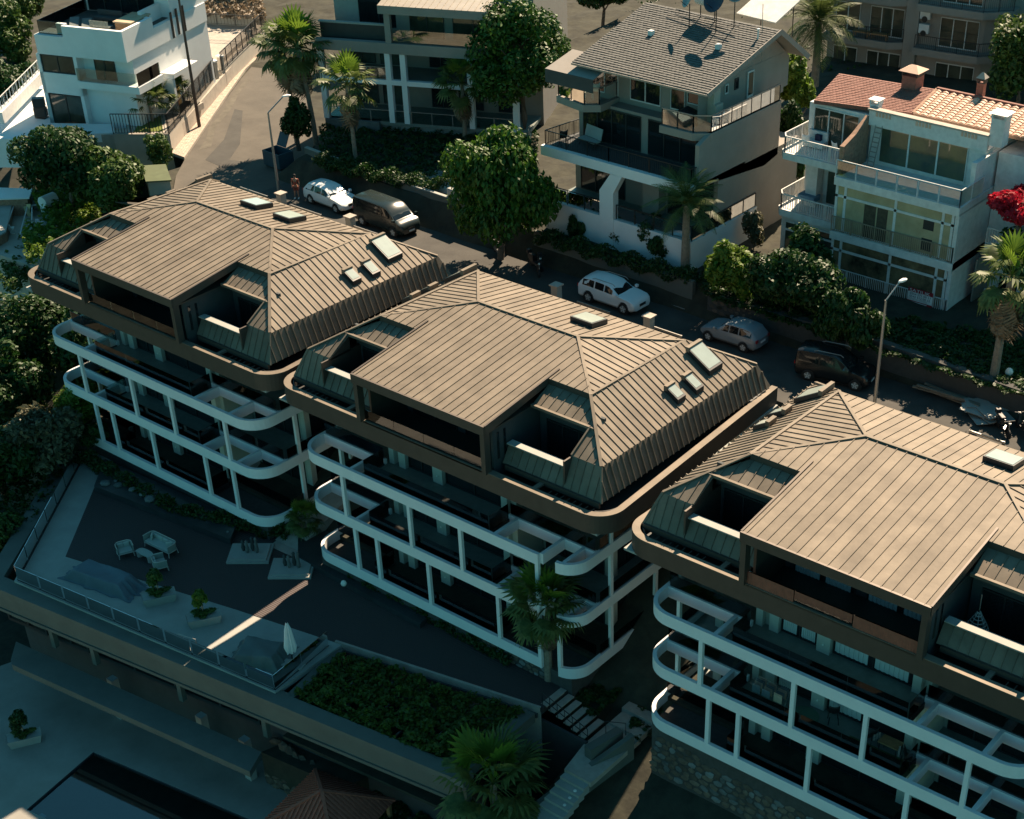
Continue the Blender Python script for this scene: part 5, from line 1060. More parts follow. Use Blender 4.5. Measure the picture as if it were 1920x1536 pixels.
# fronds
def fan_frond(m, r=.95, pet=1.0, seed=1, droop=.3):
    rr = random.Random(seed); mb = MB(); mb.tube([(0, 0, 0), (pet * .5, 0, .06), (pet, 0, 0)], .025, 4, .015); nb = 17; c = Vector((pet, 0, 0))
    for i in range(nb):
        a = math.radians(-115 + 230 * i / (nb - 1)); d = Vector((math.cos(a), math.sin(a), 0)); s = Vector((-d.y, d.x, 0)); L = r * (1 - .28 * abs(i / (nb - 1) - .5) * 2) * rr.uniform(.9, 1.05); w_ = r * .075
        p0, p1, p2 = c, c + d * L * .6 + Vector((0, 0, -.05 * L)), c + d * L + Vector((0, 0, -droop * L * rr.uniform(.7, 1.6)))
        mb.add([p0, p1 - s * w_ + Vector((0, 0, .03)), p2, p1 + s * w_ + Vector((0, 0, -.02))], [(0, 1, 2, 3)])
    return mb.mesh('frond', m)
def feather_frond(m, L=2.6, seed=1, curl=.9):
    rr = random.Random(seed); mb = MB(); P = []
    for i in range(9):
        t = i / 8; P.append(Vector((L * (t - .18 * t * t * curl), 0, L * (.28 * t - .62 * curl * t * t))))
    mb.tube(P, .03, 4, .008)
    for i in range(26):
        t = .12 + .86 * i / 25; j = min(7, int(t * 8)); p = P[j].lerp(P[j + 1], t * 8 - j); d = (P[j + 1] - P[j]).normalized(); ll = L * .24 * math.sin(math.pi * min(1, t * .9 + .12)) + .08
        for sg in (1, -1):
            q = (Vector((0, sg, 0)) * .85 + d * .55 + Vector((0, 0, -.25 + rr.uniform(-.12, .12)))).normalized(); w_ = d * .028; mb.add([p - w_, p + w_, p + q * ll + w_ * .2 + Vector((0, 0, -.03)), p + q * ll * .98 - w_ * .2 + Vector((0, 0, -.03))], [(0, 1, 2, 3)])
    return mb.mesh('frond', m)
FAN = [fan_frond(L_PALM, seed=i) for i in range(3)]; FAN_D = [fan_frond(L_DEAD, seed=i + 5, droop=.8, r=.8) for i in range(2)]; FEA = [feather_frond(L_PALM, seed=i) for i in range(3)]; FANB = fan_frond(L_BRI, seed=9, droop=.1)
def palm(base, h, label, kind='fan', nf=26, sc=1.0, lean=(0, 0), r=.18, dead=0, seed=1, name=None, low=-55, group=None):
    rr = random.Random(seed); t = thing(name or ('fan_palm' if kind == 'fan' else 'feather_palm'), label, 'palm tree', base, 0, group)
    P = [(lean[0] * (i / 6) ** 1.5, lean[1] * (i / 6) ** 1.5, h * i / 6) for i in range(7)]; P[0] = (0, 0, -.4); MB().tube(P, r * 1.25, 9, r * .85).build('trunk', PBARK, t); top = P[-1]
    for i in range(nf):
        el = 78 + (low - 78) * (i / nf) ** 1.15; me = (FAN if kind == 'fan' else FEA)[i % 3]
        if kind == 'fan' and el > 60: me = FANB
        inst(me, 'frond', t, top, (rr.uniform(-.25, .25), -math.radians(el + rr.uniform(-8, 8)), i * 2.399 + rr.uniform(-.2, .2)), sc * rr.uniform(.88, 1.1))
    for i in range(dead): inst(FAN_D[i % 2], 'dead_frond', t, (top[0], top[1], top[2] - .15 - .9 * (i / dead) * sc), (rr.uniform(-.3, .3), math.radians(rr.uniform(62, 84)), i * 2.1), sc * rr.uniform(.8, 1.05))
    return t
D = lambda u, v, z: G(u, v, z)
tree(D(985, 262, -2), 9.6, 4.3, L_PINE, 'big round dense pine between the grey villa and the shingled house', n=19000, size=.2, k=42, seed=3, rz=4.2, trunk=.3, rel=.3, cz=6.2, name='pine_tree')
tree(D(938, 478, -3.0), 8.0, 3.9, L_WEEP, 'large weeping pepper tree with drooping yellow green foliage beside the street', n=22000, size=.22, k=40, seed=5, rz=3.9, down=.9, cz=4.4, name='pepper_tree', trunk=.25, ry=3.2, rel=.34)
palm(D(592, 262, -2.6), 6.9, 'taller of the two fan palms at the bend of the lane', sc=1.55, lean=(-1.0, .1), r=.17, nf=30, dead=16, seed=1)
palm(D(556, 262, -3.2), 7.0, 'left fan palm with a dark trunk at the bend of the lane', sc=1.35, lean=(-.2, 0), r=.16, nf=24, dead=14, seed=2)
palm(D(667, 300, -2), 5.5, 'single thin fan palm in front of the left column of the grey villa', sc=1.3, lean=(-.1, 0), r=.14, nf=20, dead=8, seed=3)
palm(D(872, 262, -2), 4.3, 'fan palm with a ragged brown trunk beside the big pine', sc=1.25, lean=(0, 0), r=.15, nf=20, dead=9, seed=4)
palm(D(1284, 512, -2), 4.5, 'arching feather palm standing in front of the shingled house', 'feather', nf=30, sc=1.15, r=.24, seed=5, low=-30)
palm(D(1528, 152, 0.0), 4.6, 'big feather palm behind the gable of the shingled house', 'feather', nf=40, sc=1.6, r=.28, seed=6, low=-45)
palm(D(1863, 708, -2), 6.1, 'fan palm with a thick skirt of dead fronds at the right edge', sc=1.35, lean=(.1, 0), r=.21, nf=22, dead=44, seed=7)
palm(D(1029, 1275, TZ), 4.9, 'fan palm growing through the notch of the middle building', sc=1.3, r=.2, nf=34, dead=4, seed=8, low=-65)
palm(D(930, 1560, -17.5), 3.4, 'large fan palm at the bottom edge beside the long sloping wall', sc=1.7, r=.2, nf=26, seed=9)
palm(D(582, 1008, TZ), 1.3, 'small green yucca with forked pale stems between the left and middle buildings', sc=.75, r=.06, nf=24, seed=10, name='yucca', lean=(-.2, 0))
for k, (u, v, s) in enumerate(((300, 215, 1.1), (331, 200, .95), (286, 228, .9))): palm(D(u, v, -2.3), 1.0 + .3 * k, ('small fan palm in the villa garden, nearest the wooden door', 'small fan palm in the villa garden, nearest the gate post', 'small fan palm beside the lawn of the white villa')[k], sc=s, r=.1, nf=18, seed=20 + k, low=-25)
palm(D(984, 1478, -16), .5, 'small silvery palm beside the lower path', 'feather', nf=24, sc=.5, r=.1, seed=31, low=-10, name='cycad')
tree(D(560, 275, -2.6), 3.6, 1.2, L_DARK, 'dark ivy clad shrub at the foot of the two fan palms', n=4500, size=.16, k=10, seed=6, rz=1.8, cz=1.8, name='ivy_column')
# right hand gardens
shrub(D(1366, 560, -2), 1.7, L_BRI, 'bright yellow green bush beside the stone steps', 5500, .2, 7, rz=1.9, k=12, ry=1.3)
shrub(D(1480, 595, -2), 3.0, L_DARK, 'broad dark green bush below the balconies of the glazed house', 11000, .2, 8, rz=2.1, k=16, ry=1.7)
tree(D(1590, 655, -2.2), 3.8, 2.2, L_DARK, 'dark weeping shrub hanging over the rubble wall beside the minivan', n=9000, size=.2, k=12, seed=9, rz=1.9, down=.8, cz=1.9, ry=1.3, name='weeping_shrub')
shrub(D(1500, 560, -2), 1.9, L_DARK, 'dark bush behind the broad bush, touching the glazed house', 5000, .2, 71, rz=2.4, k=9)
tree(D(1478, 330, -2), 7.5, 1.6, L_BRI, 'tall climbing bush with a sunlit top between the two houses', n=6500, size=.2, k=14, seed=10, rz=2.0, cz=6.8, name='climbing_bush')
tree(D(1470, 380, -2), 6.0, 1.6, L_DARK, 'dark hanging creeper between the shingled and the glazed house', n=6500, size=.2, k=10, seed=11, rz=3.0, down=.7, cz=3.6, name='creeper')
tree(D(1905, 215, -1), 7.5, 3.2, L_MID, 'leafy green tree at the top right corner', n=9000, size=.26, k=18, seed=12, rz=4.2, cz=4.6)
bt = tree(fr_.w(4.2, 2.0, 0), 7.2, 2.3, L_DARK, 'dark climber carrying the red flowers on the right balcony', n=5000, size=.2, k=10, seed=13, rz=1.7, cz=3.9, name='climber')
bg_ = tree(fr_.w(3.5, 1.4, 3.4), 4.4, 2.2, L_RED, 'crimson bougainvillea in flower on the right balcony', n=7500, size=.17, k=12, seed=14, rz=1.25, cz=3.3, name='bougainvillea')
for k, (u, v, r, rz, m, lab) in enumerate(((1080, 448, .55, .8, L_DARK, 'small dark cypress like shrub against the white garden wall'), (1163, 466, .6, .8, L_DARK, 'round topiary shrub at the foot of the bent pier'), (1212, 472, 1.1, 1.5, L_DARK, 'dark green garden tree left of the feather palm'),
        (1246, 492, 1.0, .95, L_DARK, 'low round bush at the foot of the feather palm'), (1412, 470, .7, 1.5, L_OLV, 'spiky pale green plant behind the bright bush'), (1330, 470, .8, 1.6, L_OLV, 'reedy plant in the corner of the white garden wall'))):
    shrub(D(u, v, -2), r, m, lab, 2200, .14, 30 + k, rz=rz, k=6)
# left hand slope
for k, (u, v, z, r, h, rz, m, n, lab) in enumerate(((140, 395, -6.0, 3.6, 6.0, 2.5, L_DARK, 12000, 'broad dark magnolia below the white terrace'), (222, 420, -6.0, 2.7, 5.0, 2.6, L_MID, 11000, 'sunlit green fig tree beside the hut with the green roof'),
        (20, 130, -4.5, 2.8, 5.6, 2.8, L_MID, 8000, 'green tree beside the white villa, at the left edge'), (30, 215, -5.5, 2.7, 5.0, 2.5, L_DARK, 8000, 'dark round tree above the ramp railing at the left edge'), (50, 60, -3, 2.3, 5.5, 3, L_MID, 6000, 'tall tree behind the corner of the white villa'),
        (70, 730, -13.5, 3.4, 7, 3.4, L_DARK, 10000, 'dark tree below the beige building'), (190, 770, -14, 2.6, 8, 4.2, L_DARK, 9000, 'dark tree standing behind the beams of the left building'),
        (95, 880, -13.5, 2.4, 4.4, 2.2, L_OLV, 8000, 'grey green olive tree beside the parapet'), (165, 838, -13.5, 1.6, 4.6, 2.0, L_BRI, 5000, 'bright green tree touching the rounded beam of the left building'),
        (10, 930, -14.5, 2.6, 4.6, 2.4, L_DARK, 8000, 'dark tree at the left edge above the terrace'), (-8, 1060, -16, 2.0, 3.5, 1.8, L_MID, 4000, 'sunlit bush at the left edge beside the parapet'), (250, 640, -13.0, 2.4, 7.5, 3.5, L_DARK, 7000, 'dark tree in the shade behind the left building'),
        (20, 800, -14, 3.0, 6, 3, L_DARK, 9000, 'large dark tree at the left edge of the slope'), (300, 330, -4.2, 1.1, 3.2, 1.5, L_MID, 2500, 'small tree between the hut and the roof of the left building'))):
    tree(D(u, v, z), h, r, m, lab, n=n, size=.22 if r > 2 else .17, k=16, seed=50 + k, rz=rz)
def vine_patch(name, label, poly, z, n, size, m, seed, hump=.35, cat='vine'):
    rng = np.random.default_rng(seed); P = np.array(poly); lo, hi = P.min(0), P.max(0); pts = []
    while len(pts) < n:
        q = rng.uniform(lo, hi); ins = False; j = len(P) - 1
        for i in range(len(P)):
            if (P[i][1] > q[1]) != (P[j][1] > q[1]) and q[0] < (P[j][0] - P[i][0]) * (q[1] - P[i][1]) / (P[j][1] - P[i][1]) + P[i][0]: ins = not ins
            j = i
        if ins and (math.sin(q[0] * 1.9 + seed) * math.cos(q[1] * 2.3) > -.75): pts.append((q[0], q[1], z + hump * (abs(math.sin(q[0] * 2.1) * math.cos(q[1] * 2.6 + 1)) + rng.uniform(-.3, .4))))
    pts = np.array(pts); nr = rng.normal(size=(n, 3)) * .6 + np.array((0, 0, 1.0)); o = bpy.data.objects.new(name, leaf_mesh(name, pts, nr, size, m, rng, 1.3)); COL.objects.link(o); return tag(o, label, cat)
inset = [tuple(Vector(p).lerp(sum((Vector(q) for q in PG), Vector((0, 0))) / 4, .07)) for p in PG]; inset[3] = tuple(Vector(inset[3]).lerp(Vector(inset[0]), .10))
vine_patch('vine', 'leafy green vine spread over the pergola slats', inset, TZ - .35, 9500, .20, L_VINE, 3, .5)
vine_patch('vine', 'bright vines climbing over the steel frame beside the white tank', [G(u, v, -6.2)[:2] for u, v in ((60, 372), (80, 352), (180, 356), (190, 410), (170, 460), (100, 500), (50, 490), (45, 440), (90, 420))], -6.3, 7000, .22, L_BRI, 5, .9)
vine_patch('vine', 'green vines below the brick lean-to, beside the left building', [G(u, v, -8)[:2] for u, v in ((20, 480), (100, 430), (130, 450), (60, 520), (30, 560), (0, 540))], -8, 3500, .2, L_MID, 6, .9)
for nm, lab, path, z, n, wd, m in (('hedge', 'low ragged hedge along the foot of the left building', ((150, 850), (330, 955), (540, 1000)), TZ + .5, 5500, .5, L_DARK), ('hedge', 'low ragged hedge along the foot of the middle building', ((660, 1080), (800, 1150), (960, 1240)), TZ + .25, 4200, .4, L_DARK),
        ('hedge', 'low hedge on top of the dark wall below the white garden wall', ((1010, 440), (1150, 480), (1300, 520)), -1.6, 4500, .7, L_DARK), ('hedge', 'dark hedge along the wall behind the small white car', ((600, 300), (700, 325), (830, 350)), -1.5, 6500, .8, L_DARK)):
    rng = np.random.default_rng(int(n)); P = [np.array(G(u, v, z)) for u, v in path]; t = rng.random(n) * (len(P) - 1); i = np.minimum(t.astype(int), len(P) - 2); f = (t - i)[:, None]; A = np.array(P)
    c = A[i] * (1 - f) + A[i + 1] * f; ds = rng.uniform(-1, 1, n); c[:, 1] += ds * wd; c[:, 2] += rng.uniform(-.5, .35, n) * (1 - .5 * ds ** 2) + .2 * np.sin(c[:, 0] * 3.1) + .3 * wd * (1 - ds ** 2) * .5
    o = bpy.data.objects.new(nm, leaf_mesh(nm, c, rng.normal(size=(n, 3)) + np.array((0, -.3, .7)), .13, m, rng)); COL.objects.link(o); tag(o, lab, 'hedge')
def cover(name, polyuv, z, n, size, m, seed, hump=.3):
    o = vine_patch(name, '', [G(u, v, z)[:2] for u, v in polyuv], z, n, size, m, seed, hump); del o['label']; del o['category']; o['kind'] = 'stuff'; return o
cover('ground_cover', ((1640, 600), (1720, 600), (1920, 640), (1960, 740), (1900, 745), (1640, 665)), -1.95, 9000, .17, L_DARK, 11); cover('ground_cover', ((1300, 530), (1330, 500), (1640, 610), (1640, 665), (1330, 565)), -1.95, 6000, .16, L_DARK, 12)
cover('ground_cover', ((0, 640), (130, 640), (170, 830), (60, 1000), (-60, 1060), (-60, 640)), -14.0, 14000, .22, L_DARK, 13, .8); cover('ground_cover', ((1190, 1400), (1240, 1390), (1560, 1540), (1400, 1560)), -16.2, 7000, .16, L_DARK, 14); cover('ground_cover', ((1180, 1420), (1370, 1560), (1000, 1560), (1060, 1500)), -18.2, 8000, .2, L_DARK, 15, .5)
cover('ground_cover', ((1140, 1270), (1200, 1235), (1180, 1290), (1110, 1350), (1070, 1300)), -14.0, 4500, .16, L_DARK, 16); cover('ground_cover', ((1215, 1250), (1245, 1240), (1235, 1350), (1195, 1390), (1180, 1370)), -14.4, 4000, .16, L_DARK, 17)
cover('dry_scrub', ((360, -40), (480, -40), (500, 40), (372, 30)), -1, 5000, .25, L_DRY, 18, .8); cover('ground_cover', ((600, 240), (900, 250), (1010, 250), (1000, 430), (860, 345), (700, 320), (600, 300)), -2, 12000, .18, L_DARK, 19, .4); cover('ground_cover', ((1000, 1360), (1060, 1420), (940, 1470), (900, 1450)), -18.5, 4000, .17, L_DARK, 20, .6)
cover('ground_cover', ((640, 1440), (860, 1470), (900, 1560), (700, 1560)), -19.5, 5000, .2, L_DARK, 21, .6); cover('ground_cover', ((1180, 0), (1480, 0), (1700, 130), (1500, 150)), -1, 6000, .22, L_DARK, 23, .6)
iv = shrub(D(178, 838, -12.6), 1.0, L_DARK, 'dark ivy hanging over the lowest beam of the left building', 4000, .13, 77, rz=.9, k=8, name='ivy')
for k, (u, v, r, lab) in enumerate(((1160, 1478, .5, 'small banana plant with a bright leaf in the dark garden'), (1240, 1350, .7, 'spiky dark plant at the foot of the right building'), (1215, 1378, .35, 'small pale plant at the end of the sloping wall'))):
    shrub(D(u, v, (-17.8, -14.6, -14.8)[k]), r, (L_BRI, L_DARK, L_OLV)[k], lab, 500, .2, 80 + k, rz=r * .8, k=3)
for k, (u, v, z) in enumerate(((700, 60, -1), (800, -20, 0), (1130, 60, -2), (480, -10, -1), (1000, -60, -1))):
    tree(D(u, v, z), 5, 2.2, L_DARK, ('dark tree hidden behind the grey villa', 'dark tree behind the roof of the grey villa', 'dark tree between the pine and the shingled house', 'dark tree beyond the end of the lane', 'dark tree behind the big pine')[k], n=4000, size=.25, seed=90 + k)
# ------------------------------------------------------------------ vehicles
def car(name, label, cat, loc, yaw, L, W, H, paint, st, ws, rw, belt, wheel_r=.33, wb=None, side=None, group=None, rails=False, plate=True):
    """st: stations (x 0..1 from rear, hood/belt height, roof height or None, roof half width factor)"""
    t = thing(name, label, cat, loc, yaw, group); mb = MB(); hw = W / 2; n = len(st)
    for x, zb, zr, rf in st:
        X = (x - .5) * L; top = zr if zr else zb + .03; e = min(1, .80 + 6 * min(x, 1 - x)); w_ = hw * e
        r_ = rf * hw if zr else w_ * .82; lo = .24 + (.1 if x < .03 or x > .97 else 0)
        half = [(0, lo), (w_ * .85, lo), (w_, lo + .16), (w_ * 1.0, (lo + zb) / 2 + .08), (w_ * .965, zb), (max(r_, .1) + (w_ * .965 - r_) * .08, zb + (top - zb) * .9), (r_ * .82, top), (0, top + (.03 if zr else .02))]
        mb.v += [(X, y, z) for y, z in half] + [(X, -y, z) for y, z in half[-2:0:-1]]
    m_ = 14
    for i in range(n - 1):
        for j in range(m_): mb.f.append((i * m_ + j, i * m_ + (j + 1) % m_, (i + 1) * m_ + (j + 1) % m_, (i + 1) * m_ + j)[::-1])
    mb.f.append(tuple(range(m_))); mb.f.append(tuple(range((n - 1) * m_, n * m_))[::-1]); b = mb.build('body', paint, t, smooth=True)
    bm = bmesh.new(); bm.from_mesh(b.data); bmesh.ops.recalc_face_normals(bm, faces=bm.faces); bm.to_mesh(b.data); bm.free()
    try:
        ed = b.modifiers.new('split', 'EDGE_SPLIT'); ed.split_angle = math.radians(38)
    except Exception: pass
    def at(x):
        for a, c in zip(st, st[1:]):
            if a[0] <= x <= c[0] and a[2] and c[2]:
                k = (x - a[0]) / (c[0] - a[0]); return a[1] + k * (c[1] - a[1]), a[2] + k * (c[2] - a[2]), a[3] + k * (c[3] - a[3])
        a = min((s for s in st if s[2]), key=lambda s: abs(s[0] - x)); return a[1], a[2], a[3]
    for sg in (1, -1):
        for x0, x1 in side:
            vs = []; xs = [x0 + (x1 - x0) * i / 4 for i in range(5)]
            for low in (1, 0):
                for x in (xs if low else xs[::-1]):
                    zb, zr, rf = at(x); h = .12 if low else .86; y = (hw * .965 + (rf * hw - hw * .965) * h) * 1.0 + .012; vs.append(((x - .5) * L, sg * y, zb + (zr - zb) * (h + (.0 if low else -.02))))
            MB().add(vs, [tuple(range(len(vs)))]).build('side_window', PANE, t)
        X = (ws[0] - .5) * L; MB().box(X - .02, X + .16, sg * hw * 1.0, sg * (hw + .17), belt + .02, belt + .17).build('wing_mirror', paint, t)
        hl = MB(); zb = st[-2][1]; hl.add([((.965 - .5) * L, sg * hw * .62, zb - .10), ((.935 - .5) * L, sg * hw * .95, zb - .06), ((.93 - .5) * L, sg * hw * .97, zb - .2), ((.985 - .5) * L, sg * hw * .60, zb - .2)], [(0, 1, 2, 3)]); hl.v = [(a + .02, c * 1.015, d + .01) for a, c, d in hl.v]; hl.build('headlight', LAMPW, t)
        MB().box(-L / 2 - .01, -L / 2 + .12, sg * hw * .6, sg * hw * .86, belt - .22, belt - .04).build('tail_light', mat('tail_lamp', (.35, .01, .01), rough=.3), t)
    def glassq(xb, xt, nm):
        zb = at(xb)[0]; zr, rf = at(xt)[1], at(xt)[2]; s_ = .02 if xb > xt else -.02
        vs = [((xb - .5) * L + s_, -hw * .8, zb + .05), ((xb - .5) * L + s_ * 2, 0, zb + .07), ((xb - .5) * L + s_, hw * .8, zb + .05), ((xt - .5) * L + s_, rf * hw * .84, zr - .03), ((xt - .5) * L + s_ * 2, 0, zr + .01), ((xt - .5) * L + s_, -rf * hw * .84, zr - .03)]
        MB().add(vs, [tuple(range(6))]).build(nm, PANE, t)
    glassq(ws[0], ws[1], 'windscreen'); glassq(rw[0], rw[1], 'rear_window')
    wb = wb or L * .6
    for sx, cx in ((1, .5 * wb + .02 * L), (-1, -.5 * wb + .02 * L)):
        for sg in (1, -1):
            a = MB().lathe([(wheel_r + .055, -.02), (wheel_r + .055, .02)], (0, 0, 0), 20).build('wheel_arch', RUBBER, t); a.location = (cx, sg * (hw - .02), wheel_r); a.rotation_euler = (math.pi / 2, 0, 0)
            wl_ = MB().lathe([(wheel_r * .8, -.11), (wheel_r, -.08), (wheel_r, .08), (wheel_r * .8, .11)], (0, 0, 0), 20).build('wheel', RUBBER, t); wl_.location = (cx, sg * (hw - .07), wheel_r); wl_.rotation_euler = (math.pi / 2, 0, 0)
            r_ = MB().lathe([(wheel_r * .62, -.115), (wheel_r * .6, .115)], (0, 0, 0), 12); 
            ro = r_.build('rim', STEEL, wl_)
            for q in range(5): MB().box(-.03, .03, wheel_r * .1, wheel_r * .6, -.13, .13).build('spoke', OFFW, wl_).rotation_euler = (0, 0, q * 2 * math.pi / 5)
    MB().box(L / 2 - .05, L / 2 + .012, -.3, .3, .52, .70).build('grille', BLACK, t)
    if plate: MB().box(L / 2 + .012, L / 2 + .03, -.24, .24, .42, .53).build('number_plate', WHITE, t); MB().box(-L / 2 - .03, -L / 2 + .01, -.24, .24, .6, .71).build('number_plate', WHITE, t)
    MB().box(-.36 * L, .38 * L, -hw * .8, hw * .8, .12, .3).build('underbody', RUBBER, t)
    if rails:
        for sg in (1, -1): MB().tube([(-.25 * L, sg * hw * .72, H - .03), (-.2 * L, sg * hw * .72, H + .05), (.1 * L, sg * hw * .72, H + .05), (.14 * L, sg * hw * .72, H - .06)], .022).build('roof_rail', STEEL, t)
    return t
def paintm(n, c): return mat(n, c, rough=.22, var=.02, spec=.6, metal=.0)
hatch = [(0, .85, None, .6), (.015, .9, None, .6), (.05, .95, 1.12, .72), (.12, .95, 1.40, .74), (.25, .94, 1.47, .76), (.42, .92, 1.48, .77), (.55, .91, 1.42, .76), (.66, .93, 1.08, .82), (.70, .95, None, .7), (.80, .90, None, .7), (.92, .80, None, .7), (.975, .70, None, .6), (1, .58, None, .5)]
suv = [(0, .92, None, .6), (.015, 1.0, None, .6), (.04, 1.04, 1.22, .74), (.10, 1.04, 1.50, .76), (.22, 1.03, 1.59, .78), (.42, 1.01, 1.60, .79), (.55, 1.0, 1.53, .78), (.68, 1.02, 1.14, .84), (.72, 1.04, None, .7), (.82, 1.0, None, .7), (.93, .92, None, .7), (.98, .80, None, .6), (1, .62, None, .5)]
vanp = [(0, 1.0, None, .7), (.008, 1.12, 1.3, .86), (.02, 1.14, 1.86, .86), (.06, 1.14, 1.96, .86), (.3, 1.14, 1.98, .87), (.6, 1.14, 1.97, .87), (.70, 1.13, 1.88, .86), (.79, 1.12, 1.5, .87), (.85, 1.12, 1.2, .9), (.88, 1.14, None, .7), (.94, 1.02, None, .7), (.985, .86, None, .6), (1, .66, None, .5)]
mpv = [(0, .95, None, .7), (.01, 1.05, 1.3, .8), (.03, 1.06, 1.74, .8), (.1, 1.06, 1.82, .81), (.3, 1.05, 1.84, .82), (.52, 1.04, 1.80, .81), (.62, 1.03, 1.6, .82), (.73, 1.05, 1.16, .86), (.76, 1.06, None, .7), (.86, .99, None, .7), (.94, .9, None, .7), (.985, .76, None, .6), (1, .6, None, .5)]
def mid(a, b, z=-3.5): A, Bq = G(*a, z), G(*b, z); return ((A[0] + Bq[0]) / 2, (A[1] + Bq[1]) / 2), math.atan2(Bq[1] - A[1], Bq[0] - A[0])
WP, GP, SP, DP = paintm('white_paint', (.72, .76, .76)), paintm('dark_green_paint', (.018, .028, .028)), paintm('silver_paint', (.22, .25, .27)), paintm('black_paint', (.012, .013, .014))
def park(a, b, W): (cx, cy), an = mid(a, b); return (cx - math.sin(an) * W / 2 * 1.0, cy + math.cos(an) * W / 2 * 1.0, ROADZ), an
sd_ = [(.10, .30), (.32, .47), (.49, .62)]
l_, a_ = park((582.7, 380.6), (632, 399.6), 1.6); car('parked_car', 'small white hatchback parked behind the green van', 'car', l_, a_, 4.45, 1.82, 1.45, WP, hatch, (.69, .56), (.045, .13), .95, .34, 2.75, sd_)
l_, a_ = park((680, 421.5), (738.8, 444), 1.7); car('parked_van', 'dark green passenger van parked in front of the small white car', 'van', l_, a_, 5.1, 1.95, 1.98, GP, vanp, (.86, .71), (.01, .03), 1.14, .36, 3.2, [(.05, .34), (.36, .58), (.61, .76)])
l_, a_ = park((1101.6, 565.4), (1169, 588.8), 1.7); car('parked_car', 'white sport utility car parked in the middle of the street', 'car', l_, a_, 4.6, 1.88, 1.6, WP, suv, (.71, .56), (.035, .11), 1.04, .38, 2.8, sd_, rails=True)
l_, a_ = mid((1395.8, 661.7), (1328, 639.6)); l_ = (l_[0], l_[1] + .85, ROADZ); car('parked_car', 'silver grey hatchback facing left beside the rubble wall', 'car', l_, a_, 4.0, 1.72, 1.48, SP, hatch, (.69, .56), (.045, .13), .95, .32, 2.5, sd_)
l_, a_ = park((1509.7, 711.5), (1601.8, 731.8), 1.7); car('parked_minivan', 'dark boxy minivan with a black roof parked beside the rubble wall', 'minivan', l_, a_, 4.5, 1.85, 1.84, DP, mpv, (.75, .60), (.015, .035), 1.06, .35, 2.85, [(.06, .32), (.35, .53), (.55, .68)], rails=True)
def scooter(u, v, yaw, label, accent):
    t = thing('scooter', label, 'scooter', G(u, v, ROADZ), yaw, None)
    for x in (-.62, .66):
        w_ = MB().lathe([(.2, -.06), (.27, -.04), (.27, .04), (.2, .06)], (0, 0, 0), 16).build('wheel', RUBBER, t, (x, 0, .27)); w_.rotation_euler = (math.pi / 2, 0, 0); MB().lathe([(.12, -.05), (.12, .05)], (0, 0, 0), 8).build('rim', STEEL, w_)
    b = MB(); b.add([(-.85, -.12, .5), (-.2, -.17, .32), (.3, -.14, .28), (.48, -.12, .3), (.62, -.05, .95), (.5, -.05, .95), (.36, -.1, .42), (-.1, -.15, .46), (-.15, -.14, .72), (-.85, -.1, .78)] + [(-.85, .12, .5), (-.2, .17, .32), (.3, .14, .28), (.48, .12, .3), (.62, .05, .95), (.5, .05, .95), (.36, .1, .42), (-.1, .15, .46), (-.15, .14, .72), (-.85, .1, .78)],
        [tuple(range(10)), tuple(range(19, 9, -1))] + [((i + 1) % 10, i, 10 + i, 10 + (i + 1) % 10) for i in range(10)]); b.build('body', accent, t)
    MB().box(-.8, -.12, -.14, .14, .76, .88).build('seat', BLACK, t, bevel=.04); MB().tube([(.55, -.32, 1.02), (.5, 0, 1.0), (.55, .32, 1.02)], .02).build('handlebar', BLACK, t)
    MB().tube([(.66, 0, .27), (.54, 0, 1.0)], .03).build('fork', STEEL, t); MB().lathe([(.04, 0), (.08, .05), (.07, .1)], (.63, 0, .85), 10).build('headlight', LAMPW, t); MB().box(-1.0, -.75, -.15, .15, .8, 1.05).build('top_box', BLACK, t, bevel=.03)
scooter(934, 478, -.5, 'scooter with pale panels parked under the weeping tree', mat('scooter_grey', (.1, .1, .1), rough=.3)); scooter(1005, 503, -.35, 'black scooter parked by the pale kerb, left of the white sport utility car', BLACK); scooter(1012, 512, -.9, 'second black scooter with a white plate, nearer the kerb strip', BLACK); scooter(1880, 812, -.7, 'dark scooter parked beside the pile of boards at the right edge', DP); scooter(1915, 812, 2.4, 'dark motorbike half cut by the right edge', BLACK)
# ------------------------------------------------------------------ street lamps, dumpster, boards
def lamp(base, top, head, label):
    bx_, by_, bz_ = base; t = thing('street_lamp', label, 'street lamp', base); 
    tx, ty, tz = top; hx, hy, hz = head; rel = lambda p: (p[0] - bx_, p[1] - by_, p[2] - bz_)
    MB().tube([(0, 0, 0), (0, 0, (tz - bz_) * .5), rel(top)], .11, 8, .06).build('pole', STEEL, t); MB().tube([rel(top), rel(head)], .045, 6).build('arm', STEEL, t)
    d = (Vector(head) - Vector(top)); d.z = 0; d.normalize(); h = MB(); c = Vector(rel(head)); s = Vector((-d.y, d.x, 0))
    prof = ((-.05, .05, .05), (.1, .13, .09), (.4, .15, .10), (.62, .07, .05)); vs = []
    for a, w_, z_ in prof: vs += [c + d * a - s * w_, c + d * a - s * w_ * .6 + Vector((0, 0, z_)), c + d * a + s * w_ * .6 + Vector((0, 0, z_)), c + d * a + s * w_]
    h.add(vs, [(4 * i + j, 4 * i + (j + 1) % 4, 4 * i + 4 + (j + 1) % 4, 4 * i + 4 + j) for i in range(3) for j in range(4)] + [(0, 3, 2, 1), (12, 13, 14, 15)]); h.build('lamp_head', WHITE, t, smooth=True)
